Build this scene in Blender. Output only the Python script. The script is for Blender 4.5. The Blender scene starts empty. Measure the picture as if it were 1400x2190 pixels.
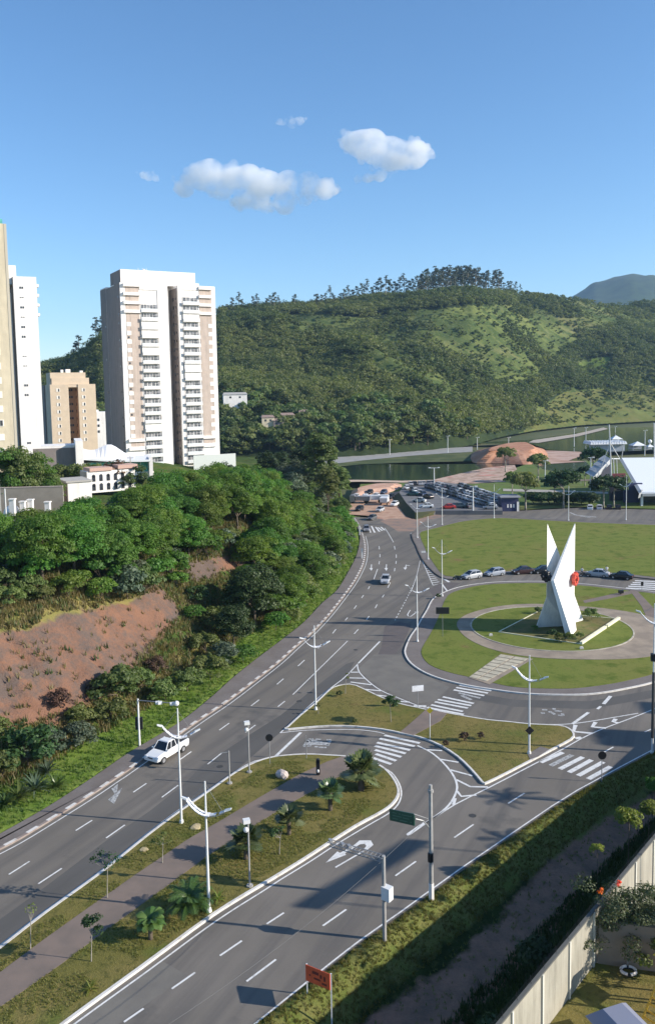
import bpy, bmesh, math, random
import numpy as np
from mathutils import Vector, Matrix
R = math.radians
rnd = random.Random(7)
nrg = np.random.default_rng(11)
scene = bpy.context.scene
COL = scene.collection

# ------------------------------------------------------------------ camera
F, CX, CY, PITCH, ROLL, CAMH = 1800.0, 700.0, 1000.0, R(5.24), R(1.05), 36.0
_c, _s = math.cos(PITCH), math.sin(PITCH)
FW = np.array([0, _c, -_s]); _u0 = np.array([0, _s, _c]); _r0 = np.array([1.0, 0, 0])
RT = _r0 * math.cos(ROLL) - _u0 * math.sin(ROLL)
UP = _r0 * math.sin(ROLL) + _u0 * math.cos(ROLL)
cam_d = bpy.data.cameras.new('camera'); cam = bpy.data.objects.new('camera', cam_d); COL.objects.link(cam)
cam.matrix_world = Matrix(((RT[0], UP[0], -FW[0], 0), (RT[1], UP[1], -FW[1], 0), (RT[2], UP[2], -FW[2], CAMH), (0, 0, 0, 1)))
cam_d.sensor_fit = 'HORIZONTAL'; cam_d.sensor_width = 36; cam_d.lens = F * 36 / 1400
cam_d.shift_y = -95 / 1400; cam_d.clip_start = 0.5; cam_d.clip_end = 30000
scene.camera = cam

# ------------------------------------------------------------------ sky, sun, exposure
SUN_EL, SUN_AZ = R(24.3), R(-11.0)          # azimuth measured from +X towards +Y
sund = Vector((math.cos(SUN_EL) * math.cos(SUN_AZ), math.cos(SUN_EL) * math.sin(SUN_AZ), math.sin(SUN_EL)))
world = bpy.data.worlds.new("World"); scene.world = world; world.use_nodes = True
wn = world.node_tree; bg = wn.nodes['Background']
sky = wn.nodes.new('ShaderNodeTexSky'); sky.sky_type = 'NISHITA'; sky.sun_disc = False
sky.sun_elevation = SUN_EL; sky.sun_rotation = R(90) - SUN_AZ
sky.altitude = 700; sky.air_density = 1.0; sky.dust_density = 0.5; sky.ozone_density = 3.5
hs_ = wn.nodes.new('ShaderNodeHueSaturation'); hs_.inputs['Saturation'].default_value = 1.12; wn.links.new(sky.outputs[0], hs_.inputs['Color'])
wn.links.new(hs_.outputs[0], bg.inputs['Color']); bg.inputs['Strength'].default_value = 0.135
sl = bpy.data.lights.new('sun', 'SUN'); sl.energy = 5.0; sl.angle = R(0.5); sl.color = (1, 0.92, 0.8)
so = bpy.data.objects.new('sun', sl); COL.objects.link(so); so.rotation_euler = sund.to_track_quat('Z', 'Y').to_euler()
scene.view_settings.view_transform = 'Standard'; scene.view_settings.look = 'None'
scene.view_settings.exposure = 0.58; scene.view_settings.gamma = 1.0
scene.cycles.max_bounces = 12; scene.cycles.diffuse_bounces = 4; scene.cycles.volume_bounces = 12; scene.cycles.transparent_max_bounces = 8

# ------------------------------------------------------------------ helpers: sight lines to world points
def ray(px, py): return FW + RT * ((px - CX) / F) - UP * ((py - CY) / F)
def G(px, py, z=0.0):
    d = ray(px, py); t = (z - CAMH) / d[2]; return Vector((d[0] * t, d[1] * t, z))
def at(px, py, Y):
    d = ray(px, py); t = Y / d[1]; return Vector((d[0] * t, Y, CAMH + d[2] * t))
def projv(P):
    v = np.asarray(P, float) - np.array([0, 0, CAMH]); q = v @ FW
    return CX + F * (v @ RT) / q, CY - F * (v @ UP) / q
def GL(pts, z=0.0): return [G(x, y, z).xy for x, y in pts]
def inpoly(x, y, poly):
    x = np.asarray(x); y = np.asarray(y); c = np.zeros(x.shape, bool); n = len(poly)
    for i in range(n):
        x1, y1 = poly[i]; x2, y2 = poly[(i + 1) % n]
        if y1 == y2: continue
        k = ((y1 > y) != (y2 > y)) & (x < (x2 - x1) * (y - y1) / (y2 - y1) + x1)
        c ^= k
    return c
def smooth_poly(pts, n=4, closed=False):
    P = [Vector(p[:2]) for p in pts]; out = []; m = len(P)
    rng = range(m if closed else m - 1)
    for i in rng:
        if closed: p0, p1, p2, p3 = P[i - 1], P[i], P[(i + 1) % m], P[(i + 2) % m]
        else: p0, p1, p2, p3 = P[max(i - 1, 0)], P[i], P[i + 1], P[min(i + 2, m - 1)]
        for k in range(n):
            t = k / n
            out.append(0.5 * ((2 * p1) + (p2 - p0) * t + (2 * p0 - 5 * p1 + 4 * p2 - p3) * t * t + (3 * p1 - p0 - 3 * p2 + p3) * t ** 3))
    if not closed: out.append(P[-1])
    return out
def offset(poly, d, closed=False):
    """parallel line, d metres to the left of travel"""
    out = []; n = len(poly)
    for i in range(n):
        a = poly[i - 1] if (closed or i > 0) else poly[i]; b = poly[(i + 1) % n] if (closed or i < n - 1) else poly[i]
        t = (b - a).normalized(); out.append(poly[i] + Vector((-t.y, t.x)) * d)
    return out
def interp(x, xs, ys): return np.interp(x, xs, ys)
def sm(x, a, b):
    t = np.clip((x - a) / (b - a), 0, 1); return t * t * (3 - 2 * t)
class VNoise:
    def __init__(s, seed): s.g = np.random.default_rng(seed).random((256, 256))
    def __call__(s, x, y):
        xi = np.floor(x).astype(int); yi = np.floor(y).astype(int); fx = x - xi; fy = y - yi
        fx = fx * fx * (3 - 2 * fx); fy = fy * fy * (3 - 2 * fy); g = s.g
        a = g[xi & 255, yi & 255]; b = g[(xi + 1) & 255, yi & 255]; c = g[xi & 255, (yi + 1) & 255]; d = g[(xi + 1) & 255, (yi + 1) & 255]
        return (a * (1 - fx) + b * fx) * (1 - fy) + (c * (1 - fx) + d * fx) * fy - 0.5
    def fbm(s, x, y, o=4):
        v = 0; a = 1
        for k in range(o): v = v + a * s(x * 2 ** k + 17 * k, y * 2 ** k + 31 * k); a *= 0.5
        return v
vn = VNoise(3)

# ------------------------------------------------------------------ helpers: meshes and objects
class MB:
    def __init__(s): s.v = []; s.f = []; s.m = []
    def face(s, pts, m=0):
        b = len(s.v); s.v += [tuple(p) for p in pts]; s.f.append(tuple(range(b, b + len(pts)))); s.m.append(m)
    def raw(s, vs, fs, m=0):
        b = len(s.v); s.v += [tuple(p) for p in vs]
        for f in fs: s.f.append(tuple(b + i for i in f)); s.m.append(m)
    def box(s, c, d, rz=0, m=0, M=None):
        x, y, z = d[0] / 2, d[1] / 2, d[2] / 2
        vs = [Vector((sx * x, sy * y, sz * z)) for sz in (-1, 1) for sx, sy in ((-1, -1), (1, -1), (1, 1), (-1, 1))]
        Q = M if M is not None else Matrix.Rotation(rz, 3, 'Z')
        vs = [Q @ v + Vector(c) for v in vs]
        s.raw(vs, [(3, 2, 1, 0), (4, 5, 6, 7), (0, 1, 5, 4), (1, 2, 6, 5), (2, 3, 7, 6), (3, 0, 4, 7)], m)
    def hexa(s, bot, top, m=0):
        n = len(bot); s.raw(list(bot) + list(top), [tuple(reversed(range(n))), tuple(range(n, 2 * n))] + [(i, (i + 1) % n, n + (i + 1) % n, n + i) for i in range(n)], m)
    def prism(s, poly, z0, z1, m=0, side=None, bottom=True):
        P = [Vector((p[0], p[1])) for p in poly]
        A = sum(P[i - 1].x * P[i].y - P[i].x * P[i - 1].y for i in range(len(P)))
        if A < 0: P.reverse()
        n = len(P); vs = [(p.x, p.y, z0) for p in P] + [(p.x, p.y, z1) for p in P]
        b = len(s.v); s.v += vs
        s.f.append(tuple(range(b + n, b + 2 * n))); s.m.append(m)
        if bottom: s.f.append(tuple(reversed(range(b, b + n)))); s.m.append(m)
        for i in range(n):
            j = (i + 1) % n; s.f.append((b + i, b + j, b + n + j, b + n + i)); s.m.append(m if side is None else side)
    def sheet(s, poly, z, m=0):
        P = [Vector((p[0], p[1])) for p in poly]
        A = sum(P[i - 1].x * P[i].y - P[i].x * P[i - 1].y for i in range(len(P)))
        if A < 0: P.reverse()
        s.face([(p.x, p.y, z) for p in P], m)
    def strip(s, line, w, z, z1=None, closed=False, m=0):
        """ribbon of width w centred on the line; z1 gives it a height"""
        L = offset(line, w / 2, closed); Q = offset(line, -w / 2, closed); n = len(line)
        for i in range(n if closed else n - 1):
            j = (i + 1) % n
            if z1 is None: s.face([(Q[i].x, Q[i].y, z), (Q[j].x, Q[j].y, z), (L[j].x, L[j].y, z), (L[i].x, L[i].y, z)], m)
            else:
                s.face([(Q[i].x, Q[i].y, z1), (Q[j].x, Q[j].y, z1), (L[j].x, L[j].y, z1), (L[i].x, L[i].y, z1)], m)
                s.face([(Q[i].x, Q[i].y, z), (Q[j].x, Q[j].y, z), (Q[j].x, Q[j].y, z1), (Q[i].x, Q[i].y, z1)], m)
                s.face([(L[j].x, L[j].y, z), (L[i].x, L[i].y, z), (L[i].x, L[i].y, z1), (L[j].x, L[j].y, z1)], m)
        if z1 is not None and not closed:
            for i, k in ((0, 0), (n - 1, 1)):
                q = [(Q[i].x, Q[i].y, z), (L[i].x, L[i].y, z), (L[i].x, L[i].y, z1), (Q[i].x, Q[i].y, z1)]
                s.face(q if k else q[::-1], m)
    def tube(s, p0, p1, r0, r1=None, n=8, m=0, cap=True):
        p0 = Vector(p0); p1 = Vector(p1); r1 = r0 if r1 is None else r1
        d = (p1 - p0).normalized(); a = d.orthogonal().normalized(); b = d.cross(a)
        vs = []
        for p, r in ((p0, r0), (p1, r1)):
            for k in range(n): t = 2 * math.pi * k / n; vs.append(p + (a * math.cos(t) + b * math.sin(t)) * r)
        fs = [(i, (i + 1) % n, n + (i + 1) % n, n + i) for i in range(n)]
        if cap: fs += [tuple(reversed(range(n))), tuple(range(n, 2 * n))]
        s.raw(vs, fs, m)
    def path(s, pts, rs, n=6, m=0):
        for i in range(len(pts) - 1):
            s.tube(pts[i], pts[i + 1], rs[i] if isinstance(rs, (list, tuple)) else rs, rs[i + 1] if isinstance(rs, (list, tuple)) else rs, n, m)
    def ball(s, c, r, m=0, sx=1, sy=1, sz=1, nu=10, nv=6):
        vs = []; fs = []
        for j in range(nv + 1):
            ph = math.pi * j / nv
            for i in range(nu): th = 2 * math.pi * i / nu; vs.append((c[0] + r * sx * math.sin(ph) * math.cos(th), c[1] + r * sy * math.sin(ph) * math.sin(th), c[2] - r * sz * math.cos(ph)))
        for j in range(nv):
            for i in range(nu): k = (i + 1) % nu; fs.append((j * nu + i, j * nu + k, (j + 1) * nu + k, (j + 1) * nu + i))
        s.raw(vs, fs, m)
    def mesh(s, name, mats, smooth=False):
        me = bpy.data.meshes.new(name); me.from_pydata(s.v, [], s.f)
        for mt in (mats if isinstance(mats, (list, tuple)) else [mats]): me.materials.append(mt)
        if any(s.m): me.polygons.foreach_set('material_index', s.m)
        if smooth: me.polygons.foreach_set('use_smooth', [True] * len(me.polygons))
        me.update(); return me
    def build(s, name, mats, parent=None, loc=(0, 0, 0), rz=0, smooth=False, **kw):
        return obj(name, s.mesh(name, mats, smooth), parent, loc, rz, **kw)
def tag(o, label=None, cat=None, group=None, kind=None):
    if label: o['label'] = label
    if cat: o['category'] = cat
    if group: o['group'] = group
    if kind: o['kind'] = kind
    return o
def obj(name, me, parent=None, loc=(0, 0, 0), rz=0, scale=None, label=None, cat=None, group=None, kind=None):
    o = bpy.data.objects.new(name, me); COL.objects.link(o)
    if parent is not None: o.parent = parent
    o.location = loc; o.rotation_euler = (0, 0, rz)
    if scale: o.scale = scale if isinstance(scale, (tuple, list)) else (scale,) * 3
    return tag(o, label, cat, group, kind)
def empty(name, loc, rz, label, cat, group=None, scale=None):
    return obj(name, None, None, loc, rz, scale, label, cat, group)
def np_mesh(name, V, Fq, mat, attr=None):
    """quads or tris array mesh; attr: dict name -> per-vertex rgb"""
    me = bpy.data.meshes.new(name); V = np.asarray(V, np.float32); Fq = np.asarray(Fq, np.int32)
    me.vertices.add(len(V)); me.vertices.foreach_set('co', V.ravel())
    k = Fq.shape[1]; me.loops.add(Fq.size); me.loops.foreach_set('vertex_index', Fq.ravel())
    me.polygons.add(len(Fq)); me.polygons.foreach_set('loop_start', np.arange(len(Fq), dtype=np.int32) * k)
    me.update(calc_edges=True)
    for mt in (mat if isinstance(mat, (list, tuple)) else [mat]): me.materials.append(mt)
    if attr:
        for an, c in attr.items():
            a = me.color_attributes.new(an, 'FLOAT_COLOR', 'POINT'); c = np.asarray(c, np.float32)
            a.data.foreach_set('color', np.hstack([c, np.ones((len(c), 1), np.float32)]).ravel())
    return me
def copy_tree(o, parent=None):
    c = o.copy(); COL.objects.link(c); c.parent = parent
    for ch in list(o.children): copy_tree(ch, c)
    return c

# ------------------------------------------------------------------ materials
MATS = {}
def mat(name, color, rough=0.8, noise=0.0, scale=1.0, color2=None, metal=0.0, bump=0.0, spec=0.5, detail=6, thr=(0.35, 0.65), coords='Object', objcol=False):
    if name in MATS: return MATS[name]
    m = bpy.data.materials.new(name); m.use_nodes = True; MATS[name] = m
    nt = m.node_tree; b = nt.nodes['Principled BSDF']; L = nt.links.new
    b.inputs['Roughness'].default_value = rough; b.inputs['Metallic'].default_value = metal
    b.inputs['Specular IOR Level'].default_value = spec
    c4 = (*color, 1)
    if noise or color2 or bump:
        tc = nt.nodes.new('ShaderNodeTexCoord'); nz = nt.nodes.new('ShaderNodeTexNoise')
        nz.inputs['Scale'].default_value = scale; nz.inputs['Detail'].default_value = detail; nz.inputs['Roughness'].default_value = 0.62
        L(tc.outputs[coords], nz.inputs['Vector'])
        mx = nt.nodes.new('ShaderNodeMix'); mx.data_type = 'RGBA'
        c2 = color2 if color2 else tuple(c * (1 - noise) for c in color); c1 = color if color2 else tuple(min(1, c * (1 + noise)) for c in color)
        mx.inputs[6].default_value = (*c1, 1); mx.inputs[7].default_value = (*c2, 1)
        mr = nt.nodes.new('ShaderNodeMapRange'); mr.inputs['From Min'].default_value = thr[0]; mr.inputs['From Max'].default_value = thr[1]
        L(nz.outputs['Fac'], mr.inputs['Value']); L(mr.outputs[0], mx.inputs[0]); L(mx.outputs[2], b.inputs['Base Color'])
        if bump:
            bp = nt.nodes.new('ShaderNodeBump'); bp.inputs['Strength'].default_value = bump; bp.inputs['Distance'].default_value = 0.1
            L(nz.outputs['Fac'], bp.inputs['Height']); L(bp.outputs[0], b.inputs['Normal'])
    else: b.inputs['Base Color'].default_value = c4
    if objcol:
        oi = nt.nodes.new('ShaderNodeObjectInfo'); L(oi.outputs['Color'], b.inputs['Base Color'])
    return m
def ramp_mat(name, layers, rough=0.9, bump=0.0, bscale=8.0, spec=0.3, vcol=None, grooves=False):
    """layers: list of (color) base then (color, scale, lo, hi, stretch xyz, rotz)"""
    m = bpy.data.materials.new(name); m.use_nodes = True; MATS[name] = m
    nt = m.node_tree; b = nt.nodes['Principled BSDF']; L = nt.links.new
    b.inputs['Roughness'].default_value = rough; b.inputs['Specular IOR Level'].default_value = spec
    tc = nt.nodes.new('ShaderNodeTexCoord'); cur = None
    rgb = nt.nodes.new('ShaderNodeRGB'); rgb.outputs[0].default_value = (*layers[0], 1); cur = rgb.outputs[0]
    for (c, sc, lo, hi, st, rz) in layers[1:]:
        mp = nt.nodes.new('ShaderNodeMapping'); mp.inputs['Scale'].default_value = st; mp.inputs['Rotation'].default_value = (0, 0, rz)
        vr = nt.nodes.new('ShaderNodeVectorRotate'); vr.rotation_type = 'Z_AXIS'; vr.inputs['Angle'].default_value = -rz
        L(tc.outputs['Object'], vr.inputs['Vector']); mp.inputs['Rotation'].default_value = (0, 0, 0)
        L(vr.outputs[0], mp.inputs['Vector'])
        nz = nt.nodes.new('ShaderNodeTexNoise'); nz.inputs['Scale'].default_value = sc; nz.inputs['Detail'].default_value = 5; nz.inputs['Roughness'].default_value = 0.6
        L(mp.outputs[0], nz.inputs['Vector'])
        mr = nt.nodes.new('ShaderNodeMapRange'); mr.inputs['From Min'].default_value = lo; mr.inputs['From Max'].default_value = hi; L(nz.outputs['Fac'], mr.inputs['Value'])
        mx = nt.nodes.new('ShaderNodeMix'); mx.data_type = 'RGBA'; L(mr.outputs[0], mx.inputs[0]); L(cur, mx.inputs[6]); mx.inputs[7].default_value = (*c, 1); cur = mx.outputs[2]
    if vcol:
        # vertex attribute channels say where bare soil (R), dry grass (G), track (B) lie
        at_ = nt.nodes.new('ShaderNodeAttribute'); at_.attribute_name = 'cover'; sp = nt.nodes.new('ShaderNodeSeparateColor'); L(at_.outputs['Color'], sp.inputs[0])
        nb = nt.nodes.new('ShaderNodeTexNoise'); nb.inputs['Scale'].default_value = vcol[0]; nb.inputs['Detail'].default_value = 6; L(tc.outputs['Object'], nb.inputs['Vector'])
        for ch, (ca, cb) in zip(('Red', 'Green', 'Blue'), vcol[1:]):
            ad = nt.nodes.new('ShaderNodeMath'); ad.operation = 'ADD'; L(sp.outputs[ch], ad.inputs[0]); L(nb.outputs['Fac'], ad.inputs[1])
            mr = nt.nodes.new('ShaderNodeMapRange'); mr.inputs['From Min'].default_value = 0.88; mr.inputs['From Max'].default_value = 1.12; L(ad.outputs[0], mr.inputs['Value'])
            n2 = nt.nodes.new('ShaderNodeTexNoise'); n2.inputs['Scale'].default_value = vcol[0] * 0.8; n2.inputs['Detail'].default_value = 8; n2.inputs['Roughness'].default_value = 0.7
            L(tc.outputs['Object'], n2.inputs['Vector'])
            m2 = nt.nodes.new('ShaderNodeMapRange'); m2.inputs['From Min'].default_value = 0.4; m2.inputs['From Max'].default_value = 0.62; L(n2.outputs['Fac'], m2.inputs['Value'])
            m2.inputs['From Min'].default_value = 0.4 if ch != 'Red' or not grooves else 0.45; m2.inputs['From Max'].default_value = 0.62 if ch != 'Red' or not grooves else 0.56
            if ch == 'Red' and grooves: n2.inputs['Scale'].default_value = 0.11; n2.inputs['Roughness'].default_value = 0.8
            mc = nt.nodes.new('ShaderNodeMix'); mc.data_type = 'RGBA'; mc.inputs[6].default_value = (*ca, 1); mc.inputs[7].default_value = (*cb, 1); L(m2.outputs[0], mc.inputs[0])
            mx = nt.nodes.new('ShaderNodeMix'); mx.data_type = 'RGBA'; L(mr.outputs[0], mx.inputs[0]); L(cur, mx.inputs[6]); L(mc.outputs[2], mx.inputs[7]); cur = mx.outputs[2]
    L(cur, b.inputs['Base Color'])
    if bump:
        nz = nt.nodes.new('ShaderNodeTexNoise'); nz.inputs['Scale'].default_value = bscale; nz.inputs['Detail'].default_value = 8; nz.inputs['Roughness'].default_value = 0.7
        L(tc.outputs['Object'], nz.inputs['Vector'])
        bp = nt.nodes.new('ShaderNodeBump'); bp.inputs['Strength'].default_value = bump; bp.inputs['Distance'].default_value = 0.25
        L(nz.outputs['Fac'], bp.inputs['Height']); L(bp.outputs[0], b.inputs['Normal'])
    return m
def stain(m, amt=0.5, scale=0.35, stretch=(1, 1, 0.12)):
    # rain streaks and grime running down a wall
    nt = m.node_tree; b = nt.nodes['Principled BSDF']; L = nt.links.new; tc = nt.nodes.new('ShaderNodeTexCoord'); mp = nt.nodes.new('ShaderNodeMapping'); mp.inputs['Scale'].default_value = stretch; nz = nt.nodes.new('ShaderNodeTexNoise'); nz.inputs['Scale'].default_value = scale * 6; nz.inputs['Detail'].default_value = 8; nz.inputs['Roughness'].default_value = 0.7
    L(tc.outputs['Object'], mp.inputs['Vector']); L(mp.outputs[0], nz.inputs['Vector']); mr = nt.nodes.new('ShaderNodeMapRange'); mr.inputs['From Min'].default_value = 0.45; mr.inputs['From Max'].default_value = 0.75; mr.inputs['To Min'].default_value = 1.0; mr.inputs['To Max'].default_value = 1 - amt; L(nz.outputs['Fac'], mr.inputs['Value'])
    mx = nt.nodes.new('ShaderNodeMix'); mx.data_type = 'RGBA'; mx.blend_type = 'MULTIPLY'; mx.inputs[0].default_value = 1; src = b.inputs['Base Color'].links
    if src: L(src[0].from_socket, mx.inputs[6])
    else: mx.inputs[6].default_value = b.inputs['Base Color'].default_value
    L(mr.outputs[0], mx.inputs[7]); L(mx.outputs[2], b.inputs['Base Color']); return m
def leafmat(name, ca, cb, trans=0.3, rough=0.55):
    """leaves: colour varies by clump (attribute), by object and by leaf"""
    m = bpy.data.materials.new(name); m.use_nodes = True; MATS[name] = m; nt = m.node_tree; nt.nodes.clear(); L = nt.links.new
    out = nt.nodes.new('ShaderNodeOutputMaterial'); at_ = nt.nodes.new('ShaderNodeAttribute'); at_.attribute_name = 'leafvar'
    oi = nt.nodes.new('ShaderNodeObjectInfo'); sp = nt.nodes.new('ShaderNodeSeparateColor'); L(at_.outputs['Color'], sp.inputs[0])
    mx = nt.nodes.new('ShaderNodeMix'); mx.data_type = 'RGBA'; mx.inputs[6].default_value = (*ca, 1); mx.inputs[7].default_value = (*cb, 1); L(sp.outputs['Red'], mx.inputs[0])
    hs = nt.nodes.new('ShaderNodeHueSaturation'); L(mx.outputs[2], hs.inputs['Color'])
    mh = nt.nodes.new('ShaderNodeMapRange'); mh.inputs['To Min'].default_value = 0.465; mh.inputs['To Max'].default_value = 0.53; L(oi.outputs['Random'], mh.inputs['Value']); L(mh.outputs[0], hs.inputs['Hue'])
    mu = nt.nodes.new('ShaderNodeMath'); mu.operation = 'MULTIPLY'; mu.inputs[1].default_value = 7.31; L(oi.outputs['Random'], mu.inputs[0])
    fr = nt.nodes.new('ShaderNodeMath'); fr.operation = 'FRACT'; L(mu.outputs[0], fr.inputs[0])
    mv = nt.nodes.new('ShaderNodeMapRange'); mv.inputs['To Min'].default_value = 0.75; mv.inputs['To Max'].default_value = 1.3; L(fr.outputs[0], mv.inputs['Value']); L(mv.outputs[0], hs.inputs['Value'])
    pb = nt.nodes.new('ShaderNodeBsdfPrincipled'); pb.inputs['Roughness'].default_value = rough; pb.inputs['Specular IOR Level'].default_value = 0.35; L(hs.outputs[0], pb.inputs['Base Color'])
    tr = nt.nodes.new('ShaderNodeBsdfTranslucent'); g = nt.nodes.new('ShaderNodeMix'); g.data_type = 'RGBA'; g.blend_type = 'MULTIPLY'; g.inputs[0].default_value = 1; g.inputs[7].default_value = (1.1, 1.25, 0.5, 1); L(hs.outputs[0], g.inputs[6]); L(g.outputs[2], tr.inputs['Color'])
    ms = nt.nodes.new('ShaderNodeMixShader'); ms.inputs[0].default_value = trans; L(pb.outputs[0], ms.inputs[1]); L(tr.outputs[0], ms.inputs[2]); L(ms.outputs[0], out.inputs[0])
    return m
Z3 = (1, 1, 1)
RD = R(62)   # heading of the right road, for streaks along it
M_asph = ramp_mat('asphalt', [(0.165, 0.147, 0.124), ((0.2, 0.178, 0.152), 0.08, 0.4, 0.65, Z3, 0), ((0.105, 0.098, 0.092), 0.5, 0.45, 0.72, (0.05, 1, 1), R(64)), ((0.1, 0.094, 0.087), 0.12, 0.6, 0.7, Z3, 3), ((0.19, 0.178, 0.16), 3.0, 0.6, 0.85, Z3, 0), ((0.08, 0.08, 0.082), 12, 0.55, 0.9, Z3, 0)], 0.88, 0.12, 30)
M_asph2 = ramp_mat('asphalt_dark', [(0.1, 0.095, 0.088), ((0.128, 0.12, 0.11), 0.3, 0.4, 0.7, (0.15, 1, 1), R(62)), ((0.06, 0.06, 0.062), 14, 0.55, 0.9, Z3, 0)], 0.88, 0.12, 30)
M_asph3 = ramp_mat('asphalt_reddish', [(0.135, 0.115, 0.108), ((0.11, 0.098, 0.095), 0.8, 0.4, 0.7, Z3, 0), ((0.08, 0.07, 0.07), 10, 0.55, 0.9, Z3, 0)], 0.9, 0.1, 30)
M_asph4 = ramp_mat('asphalt_pale', [(0.19, 0.175, 0.15), ((0.15, 0.138, 0.122), 0.4, 0.4, 0.7, Z3, 0), ((0.1, 0.1, 0.1), 10, 0.55, 0.9, Z3, 0)], 0.9, 0.1, 30)
M_paint = ramp_mat('road_paint', [(0.72, 0.71, 0.68), ((0.42, 0.41, 0.39), 2.2, 0.5, 0.75, Z3, 0), ((0.2, 0.2, 0.19), 9.0, 0.62, 0.75, Z3, 0)], 0.7)
M_paintw = ramp_mat('worn_paint', [(0.5, 0.5, 0.48), ((0.2, 0.2, 0.2), 4, 0.42, 0.62, Z3, 0)], 0.8)
M_kerbw = ramp_mat('kerb_white', [(0.68, 0.65, 0.6), ((0.4, 0.36, 0.31), 1.8, 0.5, 0.8, Z3, 0)], 0.8)
M_kerb = ramp_mat('kerb_concrete', [(0.3, 0.25, 0.22), ((0.2, 0.15, 0.13), 1.2, 0.4, 0.7, Z3, 0)], 0.9)
M_walk = ramp_mat('pavement', [(0.2, 0.175, 0.16), ((0.16, 0.135, 0.12), 0.35, 0.4, 0.7, Z3, 0), ((0.13, 0.12, 0.11), 5, 0.5, 0.8, Z3, 0)], 0.95, 0.1, 20)
M_path = ramp_mat('path_concrete', [(0.22, 0.17, 0.14), ((0.165, 0.135, 0.115), 0.5, 0.4, 0.7, Z3, 0)], 0.95, 0.1, 20)
M_ring = ramp_mat('ring_paving', [(0.36, 0.29, 0.215), ((0.26, 0.21, 0.16), 0.35, 0.4, 0.6, Z3, 0), ((0.2, 0.16, 0.125), 0.15, 0.55, 0.75, Z3, 0), ((0.25, 0.22, 0.19), 5, 0.5, 0.8, Z3, 0)], 0.95, 0.2, 10)
M_slab = mat('paving_slab', (0.46, 0.41, 0.3), 0.9, 0.2, 1.2)
M_lawn = ramp_mat('lawn', [(0.165, 0.15, 0.042), ((0.225, 0.18, 0.062), 0.16, 0.42, 0.62, Z3, 0), ((0.11, 0.145, 0.03), 0.22, 0.55, 0.72, Z3, 2), ((0.2, 0.105, 0.055), 0.13, 0.66, 0.74, Z3, 1), ((0.07, 0.075, 0.022), 2.4, 0.5, 0.75, Z3, 0), ((0.17, 0.16, 0.06), 7, 0.55, 0.8, Z3, 0)], 1.0, 0.5, 6, 0.1)
M_lawng = ramp_mat('lawn_green', [(0.165, 0.195, 0.042), ((0.185, 0.195, 0.048), 0.07, 0.45, 0.6, Z3, 0), ((0.21, 0.15, 0.06), 0.11, 0.6, 0.7, Z3, 1), ((0.09, 0.13, 0.02), 0.4, 0.5, 0.7, Z3, 0), ((0.08, 0.1, 0.02), 3, 0.55, 0.8, Z3, 0)], 1.0, 0.4, 5, 0.1)
M_hillg = ramp_mat('bank_ground', [(0.06, 0.095, 0.02), ((0.12, 0.125, 0.035), 0.12, 0.5, 0.65, Z3, 0), ((0.045, 0.07, 0.016), 0.6, 0.45, 0.7, Z3, 0)], 1.0, 0.8, 2.5, 0.1,
                   vcol=(0.55, ((0.225, 0.12, 0.078), (0.135, 0.1, 0.083)), ((0.26, 0.21, 0.075), (0.16, 0.16, 0.045)), ((0.12, 0.19, 0.028), (0.16, 0.2, 0.045))), grooves=True)
M_water = mat('lake_water', (0.012, 0.03, 0.018), 0.12, 0, spec=0.5)
_nt = M_water.node_tree; _tc = _nt.nodes.new('ShaderNodeTexCoord'); _nz = _nt.nodes.new('ShaderNodeTexNoise'); _nz.inputs['Scale'].default_value = 0.8; _nz.inputs['Detail'].default_value = 4
_bp = _nt.nodes.new('ShaderNodeBump'); _bp.inputs['Strength'].default_value = 0.08; _nt.links.new(_tc.outputs['Object'], _nz.inputs['Vector']); _nt.links.new(_nz.outputs['Fac'], _bp.inputs['Height']); _nt.links.new(_bp.outputs[0], _nt.nodes['Principled BSDF'].inputs['Normal'])
M_red = ramp_mat('red_earth', [(0.42, 0.2, 0.12), ((0.52, 0.3, 0.2), 0.12, 0.4, 0.65, Z3, 0), ((0.3, 0.13, 0.075), 0.5, 0.5, 0.75, Z3, 0)], 1.0, 0.6, 1.5, 0.1)
M_white = mat('white_wall', (0.82, 0.8, 0.77), 0.7, 0.05, 0.4)
M_metalw = mat('white_metal', (0.72, 0.72, 0.7), 0.45)
M_grey = mat('grey_metal', (0.33, 0.33, 0.33), 0.5, metal=0.3)
M_conc = mat('concrete', (0.34, 0.33, 0.31), 0.9, 0.15, 2)
M_black = mat('black_plastic', (0.012, 0.012, 0.014), 0.5)
M_bark = mat('bark', (0.11, 0.085, 0.06), 0.95, 0.3, 3, bump=0.4)
M_barkp = mat('pale_bark', (0.3, 0.27, 0.22), 0.95, 0.3, 3)
M_glass = mat('dark_glass', (0.02, 0.025, 0.03), 0.08, spec=0.8)
# ================================================================== SETTING
def struct(mb, name, mats, loc=(0, 0, 0)): return mb.build(name, mats, loc=loc, kind='structure')
def ext(line, d0=0, d1=0):
    L = list(line)
    if d0: L.insert(0, L[0] + (L[0] - L[1]).normalized() * d0)
    if d1: L.append(L[-1] + (L[-1] - L[-2]).normalized() * d1)
    return L
LKpx = [(0, 1817), (55, 1787), (185, 1707), (245, 1667), (272, 1649), (420, 1545), (480, 1505), (540, 1460), (595, 1417), (630, 1385), (665, 1355), (697, 1322), (720, 1294), (737, 1272), (755, 1247), (768, 1224), (776, 1206), (780, 1185), (780, 1165), (776, 1147), (768, 1125), (755, 1105)]
LWpx = [(0, 1787), (100, 1730), (200, 1665), (280, 1610), (380, 1550), (450, 1495), (500, 1450), (550, 1410), (600, 1372), (650, 1332), (690, 1290), (720, 1264), (743, 1227), (761, 1192), (768, 1165), (769, 1145), (762, 1125), (748, 1105)]
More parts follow.
